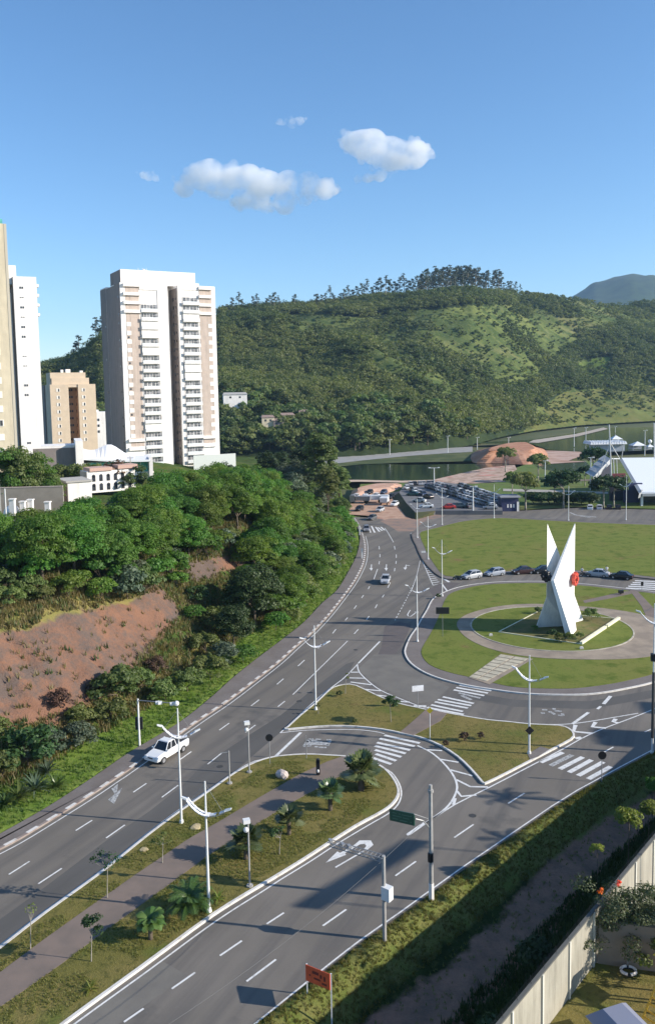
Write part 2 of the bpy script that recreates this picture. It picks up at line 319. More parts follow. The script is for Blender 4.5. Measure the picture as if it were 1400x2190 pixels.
LK = ext(smooth_poly(GL(LKpx), 4), 30, 0); LW = ext(smooth_poly(GL(LWpx), 4), 30, 0)
RVpx = [(545, 2188), (700, 2072), (780, 2010), (860, 1955), (980, 1868), (1060, 1812), (1140, 1757), (1240, 1692), (1400, 1606)]
RV = ext(smooth_poly(GL(RVpx), 3), 25, 60)

mb = MB(); mb.face([(-3600, -200, -2.8), (5200, -200, -2.8), (5200, 6500, -2.8), (-3600, 6500, -2.8)])
struct(mb, 'ground', ramp_mat('far_ground', [(0.07, 0.09, 0.03), ((0.12, 0.12, 0.05), 0.01, 0.4, 0.6, Z3, 0)], 1.0))
# asphalt: from the left kerb to the right verge, up to the upper road
top = GL([(755, 1105), (800, 1108), (860, 1118), (896, 1107), (938, 1098), (1023, 1093), (1117, 1092), (1240, 1086), (1400, 1090), (1700, 1095)])
asph = [p for p in LK] + top[1:] + [Vector((150, 190)), Vector((150, 150))] + list(reversed(RV))
mb = MB(); mb.sheet(asph, 0.0); struct(mb, 'asphalt_road', M_asph)
def patch(name, px, m, z=0.004, k=3):
    mb = MB(); mb.sheet(smooth_poly(GL(px), k, True) if k > 1 else GL(px), z); return struct(mb, name, m)
patch('asphalt_patch', [(-60, 2010), (100, 1895), (225, 1800), (320, 1735), (390, 1680), (430, 1640), (520, 1580), (600, 1530), (680, 1465), (740, 1420), (758, 1415), (740, 1450), (690, 1492), (612, 1556), (560, 1600), (500, 1652), (388, 1733), (222, 1863), (98, 1953), (-60, 2070)], M_asph2, k=1)
patch('asphalt_patch', [(822, 1340), (852, 1330), (880, 1335), (862, 1375), (848, 1395), (840, 1412), (802, 1412), (815, 1385)], M_asph3, k=1)
patch('asphalt_patch', [(960, 1245), (985, 1247), (950, 1268), (928, 1276), (915, 1262), (935, 1250)], M_asph3, k=1)
patch('asphalt_patch', [(345, 2055), (400, 2087), (170, 2250), (130, 2200)], M_asph4, k=1)
patch('asphalt_patch', [(764, 1432), (800, 1400), (868, 1400), (884, 1432), (960, 1470), (930, 1500), (890, 1505), (846, 1486), (790, 1455)], M_asph4, k=1, z=0.0065)
patch('asphalt_patch', [(1000, 1480), (1100, 1497), (1260, 1500), (1400, 1475), (1400, 1492), (1260, 1517), (1100, 1512), (985, 1492)], M_asph2, k=1)
# left pavement and kerb
mb = MB(); mb.prism(LK + list(reversed(LW)), -0.3, 0.14, bottom=False); struct(mb, 'pavement', M_walk)
mb = MB()
def dashes(mb, line, w, z, on, off, z1=None, start=0.0, end=None):
    seg = []; acc = 0
    pts = line; d = [0]
    for i in range(1, len(pts)): d.append(d[-1] + (pts[i] - pts[i - 1]).length)
    T = d[-1] if end is None else min(end, d[-1])
    def P(s):
        i = max(1, min(len(d) - 1, int(np.searchsorted(d, s)))); t = (s - d[i - 1]) / max(1e-6, d[i] - d[i - 1]); return pts[i - 1].lerp(pts[i], t)
    s = start
    while s < T:
        e = min(s + on, T); mb.strip([P(s), P((s + e) / 2), P(e)], w, z, z1); s += on + off
dashes(mb, offset(LK, 0.02), 0.32, 0.0, 1.15, 1.05, 0.158, 30.4); struct(mb, 'kerb', M_kerbw)
mb = MB(); mb.strip(offset(LK, -0.02), 0.26, 0.0, 0.15); struct(mb, 'kerb', M_kerb)

# ---- islands (kerb ring, raised body, lawn)
def island(px, lawn, kerbmat=M_kerbw, kw=0.22, smoothk=3, top=0.14, pts=None):
    P = pts if pts else smooth_poly(GL(px), smoothk, True)
    mb = MB(); mb.prism(P, -0.1, top, bottom=False); struct(mb, 'traffic_island', lawn)
    A = sum(P[i - 1].x * P[i].y - P[i].x * P[i - 1].y for i in range(len(P)))
    mb = MB(); mb.strip(offset(P, -kw / 2 if A > 0 else kw / 2, True), kw, 0.0, top + 0.02, True); struct(mb, 'kerb', kerbmat)
    return P
I1 = [(-60, 2078), (0, 2035), (100, 1957), (225, 1866), (320, 1789), (390, 1737), (450, 1695), (505, 1656), (550, 1633), (590, 1622), (650, 1617), (700, 1619), (743, 1622), (785, 1630), (815, 1644), (832, 1660), (845, 1680), (849, 1698), (840, 1717), (817, 1736), (760, 1767), (703, 1803), (646, 1840), (589, 1875), (550, 1898), (450, 1960), (300, 2070), (135, 2190), (30, 2270), (-120, 2330), (-300, 2330), (-200, 2190)]
MED = island(I1, M_lawn)
I2 = [(612, 1560), (618, 1557), (645, 1532), (677, 1506), (700, 1484), (714, 1473), (737, 1467), (760, 1469), (806, 1491), (849, 1507), (889, 1516), (911, 1521), (932, 1525), (954, 1528), (993, 1535), (1043, 1543), (1086, 1547), (1132, 1552), (1193, 1555), (1214, 1561), (1224, 1572), (1218, 1583), (1175, 1606), (1079, 1656), (1040, 1675), (1034, 1676), (1029, 1670), (1007, 1645), (979, 1619), (943, 1596), (910, 1582), (886, 1575), (857, 1569), (817, 1561), (760, 1555), (703, 1554), (646, 1558), (616, 1561)]
island(I2, M_lawn, M_kerbw, 0.2, 2)
# roundabout
I3 = [(945, 1271), (929, 1281), (921, 1292), (915, 1305), (903, 1325), (892, 1345), (880, 1362), (870, 1384), (868, 1400), (880, 1420), (910, 1440), (950, 1455), (1000, 1467), (1050, 1475), (1100, 1482), (1150, 1486), (1225, 1487), (1275, 1484), (1325, 1476), (1400, 1459), (1480, 1430), (1550, 1390), (1570, 1350), (1530, 1305), (1470, 1280), (1400, 1268), (1350, 1262), (1300, 1256), (1230, 1249), (1150, 1245), (1075, 1246), (1025, 1250), (980, 1258)]
RB = island(I3, M_walk, M_kerbw, 0.22, 3)
def slab(name, px, z0, z1, m, k=3):
    mb = MB(); mb.prism(smooth_poly(GL(px), k, True) if k > 1 else GL(px), z0, z1, bottom=False); return struct(mb, name, m)
slab('lawn', [(952, 1284), (945, 1300), (936, 1325), (920, 1358), (904, 1385), (901, 1402), (918, 1424), (958, 1440), (1005, 1451), (1066, 1466), (1100, 1472), (1150, 1475), (1225, 1475), (1300, 1466), (1350, 1456), (1400, 1443), (1465, 1420), (1530, 1385), (1545, 1350), (1510, 1310), (1460, 1287), (1400, 1272), (1350, 1266), (1300, 1260), (1230, 1253), (1150, 1249), (1075, 1250), (1025, 1254), (985, 1263), (962, 1272)], 0.1, 0.17, M_lawng)
CEN = Vector((32.8, 122.8))
def circ(c, r, n=64, a0=0, a1=2 * math.pi): return [c + Vector((math.cos(a0 + (a1 - a0) * k / n), math.sin(a0 + (a1 - a0) * k / n))) * r for k in range(n)]
mb = MB(); ro = []
for k in range(72):
    a = 2 * math.pi * k / 72; dx = math.cos(a); r = 13.7 + 0.15 * math.sin(5 * a) + 1.3 * max(0, -math.sin(a)) + (4.5 * max(0, math.cos(a + 0.2)) ** 2)
    ro.append(CEN + Vector((math.cos(a), math.sin(a))) * r)
mb.prism(ro, 0.1, 0.2, bottom=False); struct(mb, 'ring_path', M_ring)
mb = MB(); mb.prism(circ(CEN, 11.6), 0.1, 0.23, bottom=False); struct(mb, 'inner_lawn', M_lawng)
mb = MB(); mb.strip(circ(CEN, 11.7), 0.22, 0.1, 0.26, True); struct(mb, 'kerb', mat('worn_kerb', (0.42, 0.38, 0.3), 0.9, 0.3, 1))
# stepping slabs and other paths of the roundabout
mb = MB(); c00, c10, c01, c11 = G(1003, 1452), G(1040, 1460), G(1072, 1402), G(1132, 1411)
c00, c10, c11, c01 = G(1001, 1452), G(1040, 1461), G(1133, 1412), G(1070, 1402)
mb.sheet([c00.xy, G(1046, 1467).xy, G(1140, 1412).xy, c01.xy], 0.178); struct(mb, 'slab_path_bed', M_ring)
mb = MB(); n = 8
for i in range(n):
    for j in range(2):
        a = [c00.lerp(c01, (i + u) / n).lerp(c10.lerp(c11, (i + u) / n), (j + v) / 2) for u, v in ((0.1, 0.05), (0.9, 0.05), (0.9, 0.92), (0.1, 0.92))]
        mb.prism([p.xy for p in a], 0.15, 0.215, bottom=False)
struct(mb, 'stepping_slabs', M_slab)
slab('path', [(1345, 1264), (1362, 1266), (1400, 1306), (1420, 1330), (1385, 1330), (1372, 1300)], 0.1, 0.19, M_path, 1)
slab('path', [(1246, 1287), (1330, 1268), (1348, 1266), (1350, 1272), (1300, 1283), (1250, 1292)], 0.1, 0.185, M_path, 1)
slab('path', [(911, 1520), (956, 1528), (942, 1545), (884, 1576), (855, 1569), (880, 1548)], 0.1, 0.165, M_path, 1)
slab('path', [(-100, 2180), (0, 2085), (100, 2010), (195, 1942), (290, 1875), (400, 1800), (470, 1760), (560, 1706), (640, 1660), (700, 1632), (735, 1620), (744, 1622), (760, 1638), (720, 1668), (620, 1722), (530, 1778), (440, 1838), (340, 1912), (240, 1985), (130, 2068), (0, 2160), (-80, 2230)], 0.1, 0.155, M_path, 1)
slab('pavement_piece', [(1128, 1617), (1155, 1600), (1175, 1606), (1150, 1622), (1133, 1628)], 0.1, 0.163, M_walk, 1)
# big field to the north, with its pavement
FLpx = [(881, 1143), (891, 1168), (904, 1197), (930, 1226), (955, 1239), (985, 1238), (1025, 1232), (1100, 1226), (1190, 1224), (1290, 1229), (1345, 1234), (1400, 1240), (1600, 1265), (1900, 1310), (1900, 1150), (1600, 1128), (1400, 1121), (1259, 1117), (1164, 1112), (1094, 1108), (1046, 1108), (985, 1115), (938, 1127), (905, 1134)]
island(FLpx, M_walk, mat('dark_kerb', (0.1, 0.085, 0.075), 0.9, 0.2, 1), 0.25, 2)
slab('field', [(897, 1143), (906, 1168), (918, 1192), (935, 1218), (952, 1233), (985, 1234), (1025, 1228), (1100, 1222), (1190, 1220), (1290, 1225), (1345, 1230), (1400, 1236), (1600, 1260), (1900, 1305), (1900, 1155), (1600, 1131), (1400, 1124), (1259, 1119), (1164, 1114), (1094, 1110), (1046, 1110), (985, 1117), (938, 1129), (910, 1136)], 0.1, 0.17, M_lawng, 2)

# ---- painted markings
mk = MB(); mw = MB()
def ln(a, b, w=0.14, z=0.011, m=None): (m or mk).strip([G(*a).xy, G(*b).xy], w, z)
def pl(px, w=0.13, z=0.011, k=3, m=None): (m or mk).strip(smooth_poly(GL(px), k), w, z)
mk.strip(offset(LK, -0.62)[:-8], 0.12, 0.011)
for d in [((19, 1871), (63, 1843)), ((162, 1777), (197, 1755)), ((285, 1695), (313, 1676)), ((385, 1625), (409, 1608)), ((469, 1562), (490, 1547)), ((537, 1510), (554, 1497)), ((592, 1464), (606, 1452)), ((637, 1425), (651, 1412)), ((680, 1387), (687, 1378)), ((711, 1355), (718, 1346)), ((738, 1327), (743, 1321)), ((757, 1302), (762, 1295)), ((773, 1279), (777, 1273)), ((787, 1260), (790, 1254)), ((799, 1239), (807, 1217)), ((810, 1207), (811, 1200)), ((812, 1192), (812, 1185)), ((811, 1175), (810, 1168)),
          ((82, 1891), (132, 1858)), ((227, 1793), (267, 1765)), ((346, 1706), (381, 1680)), ((444, 1635), (474, 1611)), ((525, 1567), (546, 1551)), ((594, 1512), (609, 1500)), ((757, 1356), (766, 1346)), ((783, 1326), (789, 1318)), ((802, 1301), (806, 1293)), ((817, 1278), (821, 1272)), ((829, 1257), (834, 1246)), ((843, 1222), (844, 1215)), ((846, 1206), (847, 1200)), ((847, 1193), (847, 1186)), ((844, 1175), (843, 1168)),
          ((1284, 1613), (1311, 1598)), ((1086, 1719), (1121, 1697)), ((971, 1792), (1012, 1764)), ((845, 1874), (889, 1843)), ((690, 1981), (740, 1946)), ((527, 2100), (590, 2053)), ((717, 1856), (777, 1821)), ((570, 1977), (607, 1953)), ((470, 2045), (517, 2013)), ((367, 2116), (417, 2081)), ((265, 2187), (307, 2158)), ((1378, 1566), (1394, 1559))]: ln(*d, w=0.15)
ln((626, 1486), (743, 1371), 0.13)
pl([(841, 1160), (836, 1151), (829, 1139), (822, 1129)], 0.15)
pl([(898, 1199), (892, 1226), (883, 1254), (878, 1266)], 0.1, k=2)
dashes(mk, smooth_poly(GL([(885, 1247), (874, 1271), (861, 1296), (844, 1327)]), 3), 0.13, 0.011, 0.9, 0.9)
# merge triangle and island edge lines
ln((812, 1372), (766, 1419), 0.24)
pl([(765, 1420), (752, 1434), (731, 1454), (700, 1477), (676, 1497), (640, 1530), (599, 1568)], 0.15, k=2)
pl([(599, 1568), (646, 1563), (703, 1561), (760, 1561), (800, 1565), (822, 1570)], 0.13, 0.015)
pl([(764, 1423), (768, 1438), (789, 1459), (814, 1477), (846, 1491), (889, 1508), (911, 1514), (950, 1523), (985, 1530), (1050, 1541), (1114, 1547), (1168, 1550), (1214, 1549), (1257, 1544), (1311, 1535), (1364, 1526)], 0.16, 0.015)
for a, b in [((747, 1438), (766, 1438)), ((738, 1450), (780, 1451)), ((749, 1459), (794, 1465)), ((773, 1474), (814, 1478)), ((805, 1487), (846, 1492)), ((846, 1500), (875, 1502)), ((884, 1510), (910, 1510))]: ln(a, b, 0.3)
ln((890, 1511), (911, 1511), 0.4, 0.019)
# lane line round the lower bend and its hatching
pl([(892, 1595), (925, 1612), (955, 1640), (972, 1665), (977, 1685), (972, 1702), (962, 1719), (945, 1736), (905, 1764), (870, 1787)], 0.2)
for L in [[(910, 1604), (945, 1606)], [(938, 1624), (980, 1631)], [(962, 1647), (1010, 1660)], [(975, 1668), (1005, 1683), (1043, 1684)], [(977, 1693), (986, 1704), (1018, 1701)], [(973, 1708), (969, 1722)]]: mk.strip(GL(L), 0.26, 0.015)
pl([(900, 1768), (971, 1722), (1043, 1686), (1120, 1646), (1204, 1602), (1239, 1582), (1279, 1563), (1329, 1544), (1368, 1529), (1440, 1500), (1520, 1470)], 0.15, k=2)
ln((872, 1786), (908, 1761), 0.35, 0.019)
for L in [[(1230, 1551), (1226, 1565), (1266, 1569)], [(1273, 1545), (1266, 1555), (1295, 1558)], [(1316, 1538), (1311, 1544), (1321, 1547)]]: mk.strip(GL(L), 0.45, 0.015)
ln((1229, 1580), (1243, 1578), 0.5, 0.019)
# roundabout edge line, median edge lines
mk.strip(offset(smooth_poly(GL(I3), 3, True), 0.45, True), 0.13, 0.011, None, True)
E1 = [(505, 1649), (445, 1690), (383, 1732), (313, 1784), (218, 1861), (93, 1951), (-10, 2030), (-60, 2068)]
pl([(600, 1617), (545, 1628)] + E1, 0.1, k=2)
pl([(812, 1640), (836, 1652), (853, 1676), (858, 1699), (850, 1722), (828, 1742), (790, 1764), (720, 1806), (665, 1842), (600, 1882), (560, 1908), (460, 1972), (310, 2082), (150, 2198), (40, 2285)], 0.13, k=3)
pl([(540, 2195), (695, 2070), (775, 2008), (855, 1952), (975, 1865), (1055, 1810), (1135, 1755), (1235, 1690), (1395, 1604)], 0.12, k=2)
ln((583, 1624), (643, 1567), 0.32); ln((1223, 1549), (1258, 1524), 0.35); ln((1277, 1517), (1284, 1511), 0.3); ln((1290, 1506), (1305, 1489), 0.4)
# crosswalks
def cw(lst, w=0.42, m=None):
    for a, b in lst: (m or mk).strip([G(*a).xy, G(*b).xy], w, 0.011)
c2 = lambda x, y: (560 + x / 3.5, 1560 + y / 3.5)
cw([(c2(915, 45), c2(1180, 105)), (c2(880, 70), c2(1142, 128)), (c2(860, 100), c2(1108, 157)), (c2(845, 125), c2(1075, 182)), (c2(845, 155), c2(1042, 208)), (c2(850, 185), c2(1003, 237)), (c2(820, 212), c2(968, 262))])
c3 = lambda x, y: (900 + x / 2.8, 1440 + y / 2.8)
cw([(c3(230, 72), c3(420, 106)), (c3(210, 86), c3(400, 120)), (c3(195, 100), c3(378, 135)), (c3(130, 142), c3(315, 182)), (c3(100, 158), c3(300, 195)), (c3(82, 172), c3(280, 210)), (c3(60, 190), c3(250, 230)), (c3(35, 205), c3(255, 248))])
cw([(c3(225, 118), c3(355, 150)), (c3(240, 133), c3(300, 160))], m=mw)
cw([(c3(715, 535), c3(848, 475)), (c3(830, 575), c3(968, 503)), (c3(885, 595), c3(1020, 520)), (c3(940, 615), c3(1090, 532)), (c3(1000, 635), c3(1135, 560))], 0.5); cw([(c3(775, 555), c3(905, 490))], 0.5, mw)
cw([((1338, 1258), (1406, 1261)), ((1343, 1254), (1412, 1257)), ((1348, 1250), (1416, 1253)), ((1352, 1246), (1420, 1249)), ((1357, 1242), (1424, 1245))], 0.8)
cw([((794, 1125), (801, 1139)), ((803, 1127), (811, 1137)), ((808, 1128), (817, 1135)), ((814, 1127), (822, 1134)), ((787, 1126), (792, 1139))], 0.45)
# symbols: straight arrows, turn arrow, return arrow
def poly_mark(px, m=None): (m or mk).sheet(GL(px), 0.012)
for x in (793, 825):
    poly_mark([(x - 4, 1215), (x + 4, 1215), (x + 1, 1221)]); ln((x + 0.5, 1216), (x + 1, 1207), 0.18)
poly_mark([(862, 1214), (870, 1214), (866, 1219)]); ln((867, 1214), (868, 1208), 0.2); ln((868, 1209), (876, 1210), 0.3)
pl([(889, 1310), (877, 1319), (871, 1315), (877, 1305)], 0.16, k=2); ln((886, 1309), (893, 1309), 0.3)
pl([(887, 1309), (893, 1308), (892, 1313)], 0.14, k=1)
c6 = lambda x, y: (640 + x * 3 / 14, 1660 + y * 3 / 14)
poly_mark([c6(*p) for p in [(262, 868), (378, 755), (405, 770), (545, 690), (600, 645), (712, 645), (738, 690), (668, 748), (640, 735), (668, 700), (650, 680), (605, 684), (455, 772), (465, 790)]])
c7 = lambda x, y: (x * 33 / 140, 1440 + y * 33 / 140)
poly_mark([c7(*p) for p in [(980, 1150), (1035, 1187), (1110, 1040), (1045, 1095)]], mw); poly_mark([c7(*p) for p in [(1010, 1050), (1070, 1005), (1062, 1080), (1040, 1095)]], mw)
# worn block lettering, no longer readable
c8 = lambda x, y: (630 + x / 14, 1560 + y / 14)
for a, b in [((400, 300), (560, 300)), ((620, 300), (780, 310)), ((950, 320), (1090, 320)), ((345, 375), (500, 380)), ((650, 385), (830, 390)), ((830, 455), (1000, 470)), ((260, 510), (350, 515)), ((380, 505), (480, 510)), ((590, 520), (700, 530)), ((720, 540), (950, 550)), ((560, 310), (450, 500)), ((1060, 330), (980, 500)), ((640, 330), (520, 470)), ((420, 300), (280, 505))]: mw.strip([G(*c8(*a)).xy, G(*c8(*b)).xy], 0.3, 0.011)
poly_mark([c8(*p) for p in [(350, 400), (1000, 400), (960, 480), (300, 470)]], mw)
c9 = lambda x, y: (1140 + x / 17.5, 1500 + y / 17.5)
for a, b in [((270, 440), (430, 445)), ((330, 320), (520, 330)), ((560, 400), (700, 400)), ((700, 430), (800, 500)), ((920, 530), (1110, 540)), ((800, 370), (1060, 375)), ((1080, 460), (1110, 540)), ((760, 260), (790, 330))]: mw.strip([G(*c9(*a)).xy, G(*c9(*b)).xy], 0.35, 0.011)
ln((1218, 1096), (1230, 1101), 0.6, m=mw); ln((1225, 1101), (1275, 1106), 0.8, m=mw); ln((1240, 1104), (1262, 1107), 0.6, m=mw)
for px_, py_, w_ in [(470, 1640, .32), (902, 1520, .3), (640, 1500, .32), (1010, 1745, .32), (760, 1390, .3)]:
    m_ = MB(); p_ = G(px_, py_); m_.tube((0, 0, .001), (0, 0, .012), w_, w_, 20); m_.build('manhole_cover', mat('cast_iron', (.05, .048, .045), .7, .3, 6), loc=(p_.x, p_.y, 0), kind='structure')
struct(mk, 'road_marking', M_paint); struct(mw, 'worn_road_marking', M_paintw)
# hatch by the field corner
mb = MB()
cA = lambda x, y: (730 + x / 6.087, 1040 + y / 6.087)
mb.strip(smooth_poly(GL([cA(*p) for p in [(900, 610), (960, 720), (1010, 830), (1050, 960), (1110, 1110), (1190, 1290)]]), 3), 0.13, 0.011)
for k in range(9):
    t = k / 8; a = cA(1085 + 90 * t, 1045 + 215 * t); b = cA(1120 + 150 * t, 1045 + 200 * t); mb.strip([G(*a).xy, G(*b).xy], 0.3, 0.015)
mb.strip(GL([cA(1190, 1290), cA(1300, 1265), cA(1385, 1380)]), 0.3, 0.019); mb.strip(GL([cA(1310, 1190), cA(1400, 1250)]), 0.5, 0.019)
struct(mb, 'road_marking', M_paint)
# ================================================================== TERRAIN
LWa = np.array([(p.x, p.y) for p in ext(LW, 30, 0)])
def left_dist(x, y):
    """metres to the left of the pavement's outer edge (negative on the road side)"""
    x = np.asarray(x, float); y = np.asarray(y, float)
    best = np.full(x.shape, 1e9); sg = np.zeros(x.shape)
    for i in range(len(LWa) - 1):
        a = LWa[i]; b = LWa[i + 1]; d = b - a; L = math.hypot(*d)
        t = np.clip(((x - a[0]) * d[0] + (y - a[1]) * d[1]) / L ** 2, 0, 1)
        px = a[0] + d[0] * t; py = a[1] + d[1] * t; dd = np.hypot(x - px, y - py)
        cr = d[0] * (y - a[1]) - d[1] * (x - a[0])
        k = dd < best; best = np.where(k, dd, best); sg = np.where(k, np.sign(cr), sg)
    return best * sg
def hl(x, y):
    x = np.asarray(x, float); y = np.asarray(y, float); t = left_dist(x, y)
    n = vn.fbm(x / 9, y / 9, 4) + 0.55 * (np.abs(vn.fbm((x + 1.3 * y) / 5.0, (x - y) / 40.0, 2)) - 0.25) * sm(t, 7, 11) * (1 - sm(t, 17, 21))
    s_ = .42 * x + .9 * y + 0.6 * vn(x / 4, y / 4); gr = np.exp(-(vn(s_ / 2.6, s_ * 0 + 3.0 + t * .02) / .045) ** 2)
    prof = np.interp(t, [0, 3.5, 6, 9, 19, 24, 32, 60, 150, 400], [0.06, 0.3, 0.8, 2.4, 10.6, 12.2, 12.8, 13.0, 11.5, 10])
    far = 1 - 0.55 * sm(y, 165, 235) * sm(x, -70, -25)
    z = prof * far * (1 - 0.75 * sm(y, 330, 430)) + n * 1.1 * sm(t, 6, 14)
    z = z - gr * .55 * sm(t, 8, 10) * (1 - sm(t, 18, 21)) + .5 * vn.fbm(x / 2.2, y / 2.2, 3) * sm(t, 7, 10) * (1 - sm(t, 19, 23))
    return np.where(t > 0, z, -0.35)
def T(x, y): return float(hl(np.array([x]), np.array([y]))[0])
xs = np.concatenate([np.arange(-262, -78, 1.0), np.arange(-78, -10, .5), np.arange(-10, 16, 1.0)]); ys = np.concatenate([np.arange(20, 60, 1.0), np.arange(60, 130, .5), np.arange(130, 260, 1.0), np.arange(260, 452, 2.5)])
X, Y = np.meshgrid(xs, ys); Zt = hl(X, Y); nx, ny = len(xs), len(ys)
V = np.stack([X.ravel(), Y.ravel(), Zt.ravel()], 1)
I, J = np.meshgrid(np.arange(nx - 1), np.arange(ny - 1)); q = (J * nx + I).ravel()
Fq = np.stack([q, q + 1, q + nx + 1, q + nx], 1)
dl = left_dist(X.ravel(), Y.ravel()); Fq = Fq[(dl[Fq] > -2.5).any(1)]
PX, PY = projv(V)
soil = np.zeros(len(V))
for poly in [[(-60, 1350), (60, 1335), (110, 1290), (200, 1275), (300, 1255), (335, 1245), (385, 1300), (375, 1335), (330, 1380), (290, 1430), (212, 1480), (218, 1510), (185, 1530), (120, 1545), (60, 1550), (-60, 1580)],
             [(110, 1530), (150, 1540), (150, 1600), (128, 1640), (105, 1600)],
             [(395, 1205), (450, 1190), (535, 1172), (542, 1215), (480, 1225), (420, 1245), (390, 1235)]]:
    soil = np.maximum(soil, inpoly(PX, PY, poly).astype(float))
# soften on the grid
def blur(a, k=2):
    A = a.reshape(ny, nx)
    for _ in range(k): A = (A + np.roll(A, 1, 0) + np.roll(A, -1, 0) + np.roll(A, 1, 1) + np.roll(A, -1, 1)) / 5
    return A.ravel()
soil = blur(soil, 3)
tt = left_dist(V[:, 0], V[:, 1])
dry = blur(inpoly(PX, PY, [(-60, 1240), (60, 1250), (130, 1262), (240, 1270), (330, 1250), (290, 1290), (180, 1310), (60, 1350), (-60, 1370)]) * 0.75, 3)
dry = np.maximum(dry, 0.62 * np.exp(-((tt - 7.5) / 1.6) ** 2))
verge = 0.9 * (1 - sm(tt, 4.5, 7))
me = np_mesh('hillside', V, Fq, M_hillg, {'cover': np.stack([soil, dry, verge], 1)})
me.polygons.foreach_set('use_smooth', [True] * len(me.polygons)); obj('hillside', me, kind='structure')

# ---- hills beyond the lake, on a fan of bearings u (in units of the picture's width) and depths
def Hp(u, y, full=False):
    u = np.asarray(u, float); y = np.asarray(y, float)
    y0 = np.interp(u, [-1500, 0, 470, 700, 770, 850, 930, 1010, 1080, 1150, 1250, 1400, 2200, 3200], [450, 450, 450, 455, 462, 480, 500, 545, 640, 720, 800, 860, 900, 900])
    y1 = np.interp(u, [-1500, 0, 235, 470, 900, 1400, 2200, 3200], [900, 850, 800, 950, 1050, 1400, 1500, 1500])
    py = np.interp(u, [-1500, -300, 0, 80, 150, 200, 235, 300, 470, 560, 650, 750, 850, 900, 960, 1010, 1080, 1130, 1200, 1280, 1350, 1400, 1700, 3200], [790, 790, 780, 770, 765, 744, 722, 700, 668, 662, 660, 656, 652, 645, 642, 638, 642, 652, 668, 680, 678, 672, 650, 660])
    hz = 36 + y1 * (CY - py) / F * 1.0 - y1 * math.tan(PITCH) + (u - 700) / F * y1 * math.sin(ROLL)
    t = (y - y0) / (y1 - y0)
    tc = np.clip(t, 0, 1)
    s = tc ** 0.95 * (1 - 0.10 * np.sin(tc * 2 * math.pi))
    wx = (u - 700) / F * y
    g = 1 - np.abs(2 * vn((wx + 0.55 * y) / 170 + 9, (y - 0.4 * wx) / 330 + 5))        # gullies
    n = 26 * (g - 0.62) + 14 * vn.fbm(wx / 75, y / 75 + 40, 4)
    z = hz * s + n * np.sin(np.pi * np.clip(t, 0, 1)) ** 0.7 - np.clip(t - 1, 0, 10) * 60
    return np.where(t < 0, -0.9 + 0 * z, z), t
def Hz(x, y): 
    u = 700 + x / y * F; return Hp(u, y)[0]
us = np.concatenate([np.arange(-1500, -50, 40), np.arange(-50, 1500, 4), np.arange(1500, 3200, 40)])
ds = np.concatenate([np.arange(440, 960, 5.0), np.arange(960, 1500, 8.0), np.arange(1500, 1900, 25)])
U, D = np.meshgrid(us, ds); Zh, Th = Hp(U, D); Xh = (U - 700) / F * D
nx2, ny2 = len(us), len(ds); V = np.stack([Xh.ravel(), D.ravel(), Zh.ravel()], 1)
I, J = np.meshgrid(np.arange(nx2 - 1), np.arange(ny2 - 1)); q = (J * nx2 + I).ravel(); Fq = np.stack([q, q + 1, q + nx2 + 1, q + nx2], 1)
Fq = Fq[(V[Fq][:, :, 2] > -0.85).any(1)]
PX, PY = projv(V)
FOREST = [[(-200, 900), (60, 740), (235, 700), (480, 690), (520, 680), (600, 690), (620, 725), (660, 720), (730, 735), (770, 700), (850, 690), (830, 700), (800, 740), (790, 800), (850, 830), (900, 880), (1000, 895), (1080, 880), (1140, 890), (1150, 915), (1030, 950), (1000, 960), (800, 990), (470, 1000), (-200, 1000)],
          [(1420, 700), (1330, 695), (1240, 730), (1200, 760), (1150, 810), (1080, 850), (1100, 875), (1180, 855), (1250, 810), (1300, 790), (1420, 780)],
          [(1010, 840), (1080, 830), (1100, 860), (1060, 885), (1000, 870)],
          [(470, 640), (850, 640), (1090, 630), (1100, 650), (1000, 655), (880, 665), (800, 680), (640, 672), (470, 680)]]
MEADOW = [[(640, 680), (700, 665), (710, 695), (660, 712), (640, 705)], [(790, 720), (850, 715), (880, 760), (900, 790), (860, 790), (810, 760)],
          [(1140, 890), (1200, 840), (1420, 820), (1420, 930), (1100, 950)], [(860, 690), (1000, 660), (1070, 665), (1090, 700), (1000, 700)], [(1100, 690), (1200, 680), (1400, 690), (1300, 705), (1180, 730)],
          [(1230, 775), (1310, 760), (1310, 800), (1260, 820), (1240, 800)], [(560, 705), (590, 700), (590, 720), (560, 720)]]
def forestness(px, py, wx, y):
    f = np.full(px.shape, 0.34)
    for p in MEADOW: f = np.where(inpoly(px, py, p), 0.1, f)
    for p in FOREST: f = np.where(inpoly(px, py, p), 0.95, f)
    for p in MEADOW[:1] + MEADOW[1:2] + MEADOW[5:6]: f = np.where(inpoly(px, py, p), 0.12, f)
    return f
M_hills = ramp_mat('hill_ground', [(0.145, 0.17, 0.05), ((0.065, 0.09, 0.026), 0.02, 0.42, 0.6, Z3, 0), ((0.2, 0.19, 0.08), 0.012, 0.55, 0.68, Z3, 1), ((0.06, 0.09, 0.026), 0.035, 0.46, 0.6, (1, 2.2, 1), 0), ((0.06, 0.085, 0.026), 0.2, 0.56, 0.66, Z3, 0), ((0.16, 0.175, 0.06), 0.35, 0.55, 0.7, Z3, 0)], 1.0, 0.6, 0.2, 0.1,
                   vcol=(0.06, ((0.035, 0.05, 0.018), (0.022, 0.035, 0.014)), ((0.15, 0.145, 0.05), (0.11, 0.125, 0.035)), ((0.12, 0.18, 0.03), (0.1, 0.14, 0.03))))
fo = forestness(PX, PY, V[:, 0], V[:, 1])
